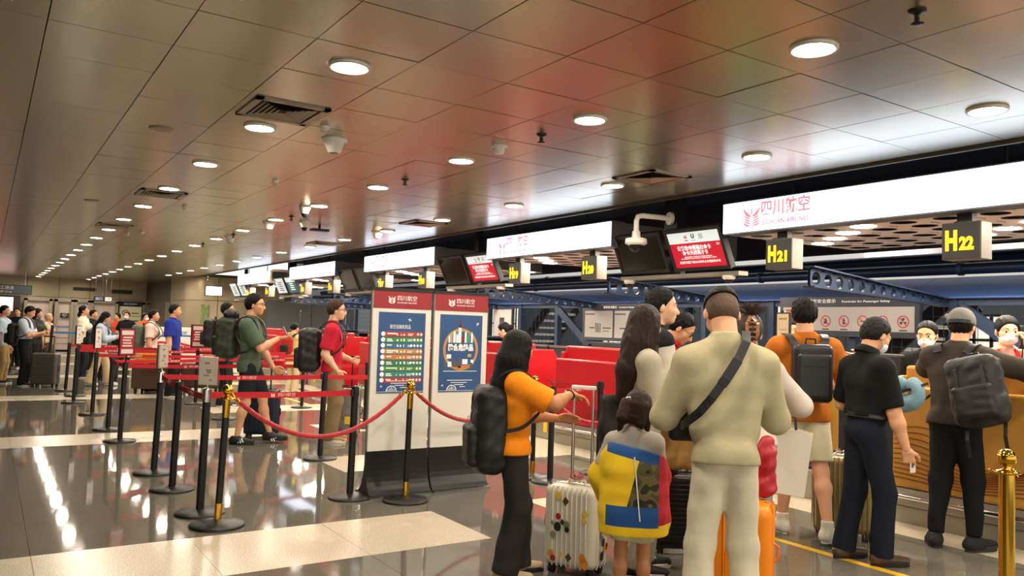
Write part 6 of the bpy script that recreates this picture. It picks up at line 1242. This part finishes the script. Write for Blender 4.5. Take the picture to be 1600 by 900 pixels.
# ------------------------------------------------------------------ luggage
def suitcase(label, loc, rz, w, h, d, mat, ribs='v', handle=0., n=9, trim=None, sides=None, corner=.045):
    """w across (x), d thick (y), handle at the back (+y side)"""
    t = thing('suitcase', label, 'suitcase', (loc[0], loc[1], 0), rz); z0 = .055; trim = trim or BLACKPL
    V, Q = sdf_mesh([rbox((0, 0, z0+h/2), (w/2, d/2, h/2), corner)], .009, .01); np_mesh('shell', V, Q, mat, t)
    rb = MB()
    for i in range(n):
        f = (i+.5)/n*2-1
        if ribs == 'v':
            x = f*(w/2-corner*1.1)
            for s in (-1, 1): rb.tube([(x, s*(d/2-.012), z0+h-.002), (x, s*(d/2+.001), z0+h-.03), (x, s*(d/2+.001), z0+.03), (x, s*(d/2-.012), z0+.002)], .006, 6)
        elif ribs == 'h':
            z = z0+h/2+f*(h/2-corner*1.2)
            for s in (-1, 1): rb.tube([(-w/2+.012, s*(d/2-.006), z), (-w/2+.05, s*(d/2+.001), z), (w/2-.05, s*(d/2+.001), z), (w/2-.012, s*(d/2-.006), z)], .007, 6)
    if ribs == 'v':
        for i in range(3):
            yy = (i-1)*d*.26
            for s in (-1, 1): rb.tube([(s*(w/2-.01), yy, z0+h-.004), (s*(w/2+.001), yy, z0+h-.03), (s*(w/2+.001), yy, z0+.03), (s*(w/2-.01), yy, z0+.004)], .006, 6)
    if rb.v: rb.build('rib', sides or mat, t)
    MB().tube([(w/2+.002, 0, z0+.02), (w/2+.002, 0, z0+h-.04), (w/2-.04, 0, z0+h+.002), (-w/2+.04, 0, z0+h+.002), (-w/2-.002, 0, z0+h-.04), (-w/2-.002, 0, z0+.02)], .006, 8).build('frame_seam', trim, t)
    for sx in (-1, 1):
        for sy in (-1, 1):
            wh = MB().box(sx*(w/2-.05)-.016, sx*(w/2-.05)+.016, sy*(d/2-.045)-.02, sy*(d/2-.045)+.02, .04, z0+.01).build('wheel_fork', BLACKPL, t)
            mb = MB()
            for o in (-.012, .012): mb.cyl((sx*(w/2-.05)+o-.007, sy*(d/2-.045), .026), (sx*(w/2-.05)+o+.007, sy*(d/2-.045), .026), .026, n=16)
            mb.build('wheel', M('wheel_rubber', '#1d1d1d', .6), wh)
    MB().tube([(-.06, 0, z0+h-.004), (-.055, 0, z0+h+.03), (.055, 0, z0+h+.03), (.06, 0, z0+h-.004)], .009, 8).build('carry_handle', trim, t)
    MB().tube([(w/2, -.02, z0+h*.42), (w/2+.03, -.02, z0+h*.45), (w/2+.03, -.02, z0+h*.58), (w/2, -.02, z0+h*.61)], .008, 8).build('side_handle', trim, t)
    if handle:
        for s in (-1, 1):
            mb = MB(); mb.cyl((s*w*.19, d/2-.05, z0+h-.01), (s*w*.19, d/2-.05, z0+h+handle*.5), .011, n=10).cyl((s*w*.19, d/2-.05, z0+h+handle*.5), (s*w*.19, d/2-.05, z0+h+handle), .009, n=10)
            hp = mb.build('handle_pole', M('aluminium', '#c9c6c0', .28, 1.) if trim is not BLACKPL else BLACKPL, t)
        MB().box(-w*.19-.018, w*.19+.018, d/2-.065, d/2-.035, z0+h+handle-.012, z0+h+handle+.014).build('handle_grip', M('grip_white', '#dcdad4', .5) if trim is not BLACKPL else BLACKPL, t, .006)
    return t
wt = M('white_trim', '#d4d0c4', .45); WS_ = M('white_suitcase_shell', '#d8d2be', .34)
ws = suitcase('white ribbed suitcase covered in small stickers, handle pulled up', (3.24, 4.06), math.radians(-62), .36, .50, .24, WS_, 'v', .62, 8, wt); rs = random.Random(11)
SC_ = [M('sticker_red', '#a3242c', .5), M('sticker_brown', '#5a3a22', .5), M('sticker_orange', '#d8872c', .5), M('sticker_green', '#7d8a52', .5), M('sticker_black', '#2a2624', .5), M('sticker_yellow', '#e0c04a', .5)]
for face in range(4):
    for q in range(17):
        u, z, k, m = rs.uniform(-.9, .9), rs.uniform(.1, .5), rs.choice((4, 6, 12)), rs.choice(SC_); r = rs.uniform(.014, .028); ro = rs.uniform(0, 6)
        pts = [(r*math.cos(2*PI*i/k+ro), r*1.2*math.sin(2*PI*i/k+ro)) for i in range(k)]
        if face < 2: s = -1 if face == 0 else 1; f0 = lambda a, b: (u*.13+a, s*(.1275), z+b); f1 = lambda a, b: (u*.13+a, s*(.1290), z+b)
        else: s = -1 if face == 2 else 1; f0 = lambda a, b: (s*.1875, u*.08+a, z+b); f1 = lambda a, b: (s*.189, u*.08+a, z+b)
        MB().prism(pts, f0, f1).build('sticker', m, ws)
t = thing('ribbon_tie', 'red and white ribbon tied on the white suitcase\'s top handle', 'ribbon', (3.22, 4.04, .585), .4); RB = M('ribbon_red_white', '#9c5a56', .6, var=.6, vscale=60)
MB().tube([(0, 0, .02), (.04, .01, .05), (.07, -.01, .035), (.04, -.01, .02), (0, 0, .02), (-.04, .01, .05), (-.07, 0, .03), (-.03, -.01, .02), (0, 0, .02)], .009, 8).tube([(0, 0, .02), (.05, -.03, .0), (.09, -.05, -.01)], .007, 6).build('bow', RB, t)
ORS = M('orange_shell', '#f08a0c', .32)
oc = suitcase('large glossy orange suitcase behind the khaki man\'s legs', (3.62, 3.12), math.radians(-54), .46, .56, .28, ORS, 'v', 0, 6, M('orange_trim', '#d97608', .4), corner=.06)
MB().box(-.02, .02, -.145, -.138, .2, .36).build('lock', ORS, oc, .006); MB().tube([(.232, -.02, .2), (.26, -.02, .17), (.25, 0, .12)], .005, 6).build('red_tag', REDPRINT, oc)
t = thing('red_bag', 'crumpled red bag with grey mesh resting on the orange suitcase', 'bag', (3.80, 3.03, .635), .4); V, Q = sdf_mesh([rbox((0, 0, .14), (.055, .055, .14), .04), ell((.01, 0, .26), (.045, .045, .08)), ell((-.02, 0, .05), (.07, .06, .05))], .01, .03, (.008, .09), 3); np_mesh('main_bag', V, Q, M('red_nylon', '#a81626', .45, bump=.4, bscale=20), t); V, Q = sdf_mesh([rbox((.055, -.01, .12), (.018, .04, .10), .016)], .01, .01, (.004, .06)); np_mesh('mesh_pocket', V, Q, M('grey_mesh_cloth', '#9b9894', .8), t)
suitcase('black ribbed suitcase with telescopic handle behind the small girl', (4.22, 4.12), math.radians(-35), .38, .50, .25, M('black_shell', '#161616', .35), 'h', .45, 12)
suitcase('champagne gold ribbed suitcase behind the man in black polo', (5.68, 3.78), math.radians(-48), .44, .58, .27, M('champagne_shell', '#8d7b4e', .35, .6), 'v', 0, 10, CHROME, M('champagne_shell', '#8d7b4e', .35, .6))
nv = suitcase('navy suitcase with white marks held by the tall man in green', (3.12, 10.62), math.radians(-28), .42, .58, .27, M('navy_shell', '#152436', .45), 'v', .40, 5); V, Q = sdf_mesh([ell((.05, -.14, .48), (.035, .008, .026)), ell((.04, -.14, .42), (.04, .008, .03))], .008, .01); np_mesh('white_mark', V, Q, WHITEPL, nv)
cl = suitcase('grey plastic wrapped suitcase with yellow sticker by the young man in red', (4.12, 10.25), math.radians(-28), .42, .62, .26, M('wrapped_shell', '#77736c', .22, var=.3, vscale=9, bump=.6, bscale=9), 'none', .42); MB().box(.02, .12, -.138, -.133, .2, .3).build('yellow_sticker', M('yellow_sticker', '#e8c818', .5), cl); MB().box(-.1, -.04, -.138, -.133, .34, .41).build('dark_sticker', BLACKPL, cl)
suitcase('grey ribbed suitcase beside the man in pale blue shirt', (1.12, 19.55), math.radians(-28), .50, .66, .28, M('grey_shell', '#4c4844', .45), 'h', .35, 9)
suitcase('second dark suitcase behind the woman in pale blue', (2.5, 21.2), .2, .42, .6, .26, BLACKPL, 'h', .2, 6)
LEA = M('brown_leather', '#3a1c16', .42, bump=.15, bscale=40)
for x, y, lab in ((2.95, 17.5, 'brown leather block stool left, yellow bag on top'), (3.9, 17.6, 'brown leather block stool right of the first one')):
    t = thing('leather_stool', lab, 'stool', (x, y, 0), -.5, group='brown leather stools'); MB().box(-.4, .4, -.25, .25, .1, .62).build('seat_block', LEA, t, .04)
    for sx in (-1, 1):
        for sy in (-1, 1): MB().cyl((sx*.32, sy*.18, 0), (sx*.32, sy*.18, .12), .025, .035, 10).build('leg', BLACKPL, t)
t = thing('yellow_bag', 'yellow soft bag lying on the left brown leather stool', 'bag', (2.75, 17.4, .62)); V, Q = sdf_mesh([ell((0, 0, .12), (.24, .16, .14)), ell((.1, 0, .16), (.16, .13, .12))], .02, .05, (.008, .1)); np_mesh('main_bag', V, Q, cloth('yellow_bag', '#d6a02a'), t); MB().tube([(-.1, 0, .2), (-.05, 0, .3), (.08, 0, .31), (.12, 0, .24)], .012, 6).build('handle', BLACKPL, t)
# bags in hands
t = thing('paper_bag', 'white paper shopping bag with black handles hanging beside khaki man', 'bag', (4.36, 3.42, .54), math.radians(-30)); PBG = M('white_paper', '#d9cfbd', .6, bump=.1, bscale=8)
w, d, h = .19, .065, .42; vs = [(-w, -d, 0), (w, -d, 0), (w, d, 0), (-w, d, 0), (-w*.97, -d*1.05, h), (w*.97, -d*1.05, h), (w*.97, d*1.05, h), (-w*.97, d*1.05, h)]; tr = Matrix.Rotation(.14, 3, 'Y')
mb = MB(); mb.add([tr @ Vector(v) for v in vs], [(0, 3, 2, 1), (0, 1, 5, 4), (2, 3, 7, 6), (1, 2, 6, 5), (3, 0, 4, 7)]); o = mb.build('paper_body', PBG, t); so = o.modifiers.new('s', 'SOLIDIFY'); so.thickness = .004
for s in (-1, 1): MB().ribbon([tuple(tr @ Vector(p)) for p in ((-.08, s*d, h-.05), (-.06, s*d*.8, h+.07), (0, s*.015, h+.13), (.06, s*d*.8, h+.07), (.08, s*d, h-.05))], [(0, s, 0)]*5, .018, .003).build('handle', BLACKPL, t)
t = thing('tote_bag', 'tan leather tote bag hanging between the long haired woman and khaki man', 'bag', (3.92, 3.86, .66), math.radians(-35)); TAN = M('tan_leather', '#a5803f', .45, var=.15, bump=.25, bscale=14)
V, Q = sdf_mesh([rbox((0, 0, .15), (.115, .05, .15), .025), rbox((0, 0, .04), (.13, .06, .05), .03)], .008, .04, (.005, .12), 6); np_mesh('main_bag', V, Q, TAN, t)
for s in (-1, 1): MB().ribbon([(-.06, s*.045, .26), (-.05, s*.035, .42), (0, s*.015, .5), (.05, s*.035, .42), (.06, s*.045, .26)], [(0, s, 0)]*5, .022, .005).build('handle', TAN, t)
# tablets and papers on stands at the counters
def tablet_stand(x, y, z, w, h, lab, m, ang=.3):
    t = thing('display_stand', lab, 'display', (x, y, 0), -ang, group='framed displays on the counters'); MB().cyl((0, 0, z-.16), (0, 0, z), .012, n=8).lathe([(.07, z-.17), (.07, z-.155), (.015, z-.145)], n=16).build('stem', BLACKPL, t)
    MB().box(-.012, .012, -w/2, w/2, z, z+h).build('frame', BLACKPL, t, .004); MB().box(-.0145, -.012, -w/2+.015, w/2-.015, z+.015, z+h-.015).build('sheet', m, t); MB().box(-.0155, -.0145, -w*.25, w*.15, z+h*.25, z+h*.3).box(-.0155, -.0145, -w*.25, w*.25, z+h*.4, z+h*.43).box(-.0155, -.0145, -w*.3, w*.3, z+h*.75, z+h*.82).build('print', M('sheet_print', '#a77a52', .6), t)
    MB().box(-.02, .0, -.03, .03, z+h-.01, z+h+.02).build('clip', CHROME, t)
CREAM = M('cream_sheet', '#d9c39a', .5); BLUEP = M('blue_display', '#3a5f94', .3, emit='#456ea8', es=.5); LITS = M('lit_sheet', '#f0e2bc', .4, emit='#f6e8c4', es=.8)
tablet_stand(6.75, 3.98+1.2, 1.5, .22, .30, 'cream sheet in a black frame above the older man\'s head', CREAM); tablet_stand(6.75, 7.3, 1.5, .26, .34, 'bright framed sheet behind the long haired woman', LITS); tablet_stand(6.75, 10.95, 1.5, .2, .32, 'blue framed display left of the bending clerk', BLUEP); tablet_stand(6.75, 16.9, 1.5, .2, .32, 'grey framed display beyond the young man in red', M('grey_display', '#7e8686', .3)); tablet_stand(6.75, 20.0, 1.5, .2, .32, 'farthest framed display behind the person in yellow', M('grey_display', '#7e8686', .3))
t = thing('counter_monitor', 'black monitor behind the gold counter beside the masked clerk', 'screen', (6.98, 2.75, 0), -.1); MB().box(0, .04, -.34, .34, 1.2, 1.42).build('casing', BLACKPL, t, .006); MB().cyl((.05, 0, .76), (.05, 0, 1.25), .025, n=10).build('stand', BLACKPL, t)
t = thing('counter_console', 'black console and printer between the gold counters', 'machine', (7.0, 4.4, 0)); MB().box(0, .5, -.3, .3, .32, 1.22).build('cabinet', DKMACH, t, .01); MB().box(.02, .45, -.28, .28, 1.22, 1.42).build('printer', BLACKPL, t, .02); MB().box(.015, .02, -.1, .1, 1.33, 1.35).build('label_strip', WHITEPL, t)
for q in range(4): MB().box(-.012, 0, -.28, .28, .8+.09*q, .86+.09*q).build('slat', BLACKPL, t)
# ------------------------------------------------------------------ far end of the hall
FRAME = M('gate_steel', '#9a917f', .3, .8); GP = M('pale_gate_panel', '#d3c0b4', .45); GLW = M('frosted_panel', '#cfd2cf', .4)
def gate(x0, x1, lab, panel, z=2.18, y=38.6, stripe=True):
    t = thing('gate_frame', lab, 'gate', ((x0+x1)/2, y, 0), group='steel framed gates at the far wall'); w = (x1-x0)/2
    for s in (-1, 1): MB().box(s*w-.06, s*w+.06, -.15, .15, 0, z).build('post', FRAME, t)
    MB().box(-w-.06, w+.06, -.15, .15, z-.1, z+.06).build('lintel', FRAME, t); MB().box(-w+.06, w-.06, 0, .05, .05, z-.1).build('panel', panel, t)
    if stripe: MB().box(-w+.06, w-.06, -.01, 0, .98, 1.06).build('stripe', M('pale_blue_stripe', '#6d95b0', .5), t)
    for zz in (.3, .55, .8): MB().box(-w+.06, w-.06, -.02, -.0, zz, zz+.02).build('rail', FRAME, t)
gate(1.35, 2.25, 'pale panelled gate at the far left wall', GP); gate(2.45, 3.05, 'gate with a small dark exit plate on its panel', GP); gate(3.18, 3.68, 'grey panelled gate behind the woman in cream white', GLW); gate(3.8, 4.75, 'wide pale pink gate under the small blue sign', GP); gate(5.85, 7.0-.97, 'narrow bright frosted gate before the rounded corner', GLW)
t = thing('exit_plate', 'small dark plate with white characters on the second gate', 'sign', (2.78, 38.5, 1.5)); MB().box(-.16, .16, 0, .05, -.1, .1).build('plate', BLACKPL, t); text('出口', .08, WHITEPRINT, t, plane_m((0, -.003, .02), (1, 0, 0), (0, 0, 1))); text('EXIT', .035, WHITEPRINT, t, plane_m((0, -.003, -.06), (1, 0, 0), (0, 0, 1)))
t = thing('notice_poster', 'tall cream poster with dark blue header on the far wall', 'poster', (5.32, 38.6, 0)); MB().box(-.5, .5, 0, .08, .5, 2.2).build('board', M('poster_navy', '#23243a', .5), t); MB().box(-.44, .44, -.01, 0, .62, 1.98).build('sheet', M('poster_cream', '#d9cd9e', .5, emit='#d9cd9e', es=.15), t)
text('安全须知提示', .07, WHITEPRINT, t, plane_m((0, -.012, 2.09), (1, 0, 0), (0, 0, 1)), width=.55)
mb = MB()
for q in range(3): mb.box(.02, .4, -.016, -.01, 1.55-.34*q, 1.57-.34*q).box(.04, .34, -.016, -.01, 1.67-.34*q, 1.71-.34*q)
mb.tube([(-.2+.12*math.cos(2*PI*i/18), -.014, 1.7+.12*math.sin(2*PI*i/18)) for i in range(19)], .015, 6).tube([(-.28, -.014, 1.78), (-.12, -.014, 1.62)], .012, 6); mb.build('print', INK, t)
def hang_sign(x, y, z, w, h, lab, m, txts, drop=.35, hm=BLACKPL):
    t = thing('hanging_sign', lab, 'sign', (x, y, z)); MB().box(-w/2, w/2, 0, .1, 0, h).build('box', hm, t, .006); f = MB().box(-w/2+.02, w/2-.02, -.006, 0, .02, h-.02).build('face', m, t)
    for s in (-.35, .35): MB().cyl((s*w, .05, h), (s*w, .05, HC-z), .012, n=8).build('hanger', CHROME, t)
    for body, sz, xx, zz, wd_ in txts: text(body, sz, WHITEPRINT if m is not LITP else INK, t, plane_m((xx, -.008, zz), (1, 0, 0), (0, 0, 1)), width=wd_)
GSIGN = M('sign_grey_blue', '#4d565b', .45, emit='#59636a', es=.12)
hang_sign(.55, 30, 2.14, 1.3, .30, 'grey hanging sign with white staff lettering at upper left', GSIGN, [('员工通道', .1, -.1, .2, .5), ('Staff Only', .07, -.1, .075, .42)])
hang_sign(3.78, 36, 2.12, .36, .2, 'small blue sign hanging above the pink gate', M('sign_navy', '#1c2a50', .45), [('出口', .1, 0, .1, .24)]); hang_sign(4.12, 36, 2.12, .28, .2, 'small white number sign beside the blue one', M('sign_white', '#e4e2d8', .45, emit='#e4e2d8', es=.3), [])
text('13', .1, INK, bpy.data.objects['hanging_sign.002'], plane_m((0, -.009, .1), (1, 0, 0), (0, 0, 1)))
hang_sign(6.4, 28, 2.33, .56, .34, 'bright white lit hanging sign before the beige wall', M('white_lit_sign', '#f4f4f0', .5, emit='#f6f4ee', es=1.6), [])
t = thing('lit_kiosk', 'lit pink, white and yellow shop front at the left edge', 'shop', (.0, 38.4, 0)); MB().box(-1.6, 1.15, 0, .4, 0, 2.25).build('frame', M('shop_frame', '#3b3430', .5), t); MB().box(-1.55, .9, -.02, 0, 1.62, 2.18).build('lit_header', M('lit_pink_header', '#f6d6d2', .5, emit='#ffd8d4', es=1.5), t); MB().box(-1.55, .2, -.02, 0, .9, 1.55).build('lit_display', M('lit_orange_display', '#e8a030', .5, emit='#f0a02c', es=.9), t); MB().box(.22, .55, -.02, 0, .9, 1.55).build('lit_display', M('lit_red_display', '#c8303a', .5, emit='#d0303a', es=.9), t)
t = thing('service_desk', 'white desk front with emblem and red swoosh behind the belts', 'desk', (4.45, 23.7, 0)); MB().box(-.85, .75, 0, .5, 0, 1.28).build('front', M('white_desk', '#d9d4c9', .45), t, .01); e = MB(); crest(e, lambda a, b: (-.35+a, -.006, 1.13+b), .12); e.build('emblem', REDPRINT, t); text('四川航空', .07, INK, t, plane_m((.05, -.006, 1.13), (1, 0, 0), (0, 0, 1)), width=.5)
MB().ribbon([(-.8, -.006, .75), (-.4, -.006, .86), (.1, -.006, .84), (.6, -.006, .72)], [(0, -1, 0)]*4, .06, .004).build('swoosh', REDPRINT, t)
for x, z0, z1, y, lab in ((5.0, 2.55, 2.72, 39.25, 'dark wall air grille right of the poster'), (3.55, 2.6, 2.74, 39.25, 'dark wall air grille above the grey gate')):
    t = thing('wall_grille', lab, 'vent', (x, y, 0)); MB().box(-.45, .45, -.03, .0, z0, z1).build('frame', M('dark_grille', '#3a352b', .5), t)
    for q in range(3): MB().box(-.42, .42, -.045, -.03, z0+.03+.05*q, z0+.045+.05*q).build('slat', M('grille_slat', '#5c5546', .5), t)
t = thing('green_notice', 'narrow green notice on the rounded wall corner', 'notice', (6.53, 29.72, 0), -.55); MB().box(-.14, .14, -.03, -.01, .95, 2.05).build('board', M('green_board', '#7d8f5a', .5, var=.5, vscale=6), t)
t = thing('door_metal', 'tall grey metal door left of the green notice', 'door', (5.99, 33.8, 0), PI/2); MB().box(-.5, .5, -.04, 0, .02, 2.15).build('leaf', M('door_grey', '#8d8674', .4, .5), t); MB().cyl((.38, -.05, 1.0), (.38, -.05, 1.15), .015, n=8).build('handle', BLACKPL, t)
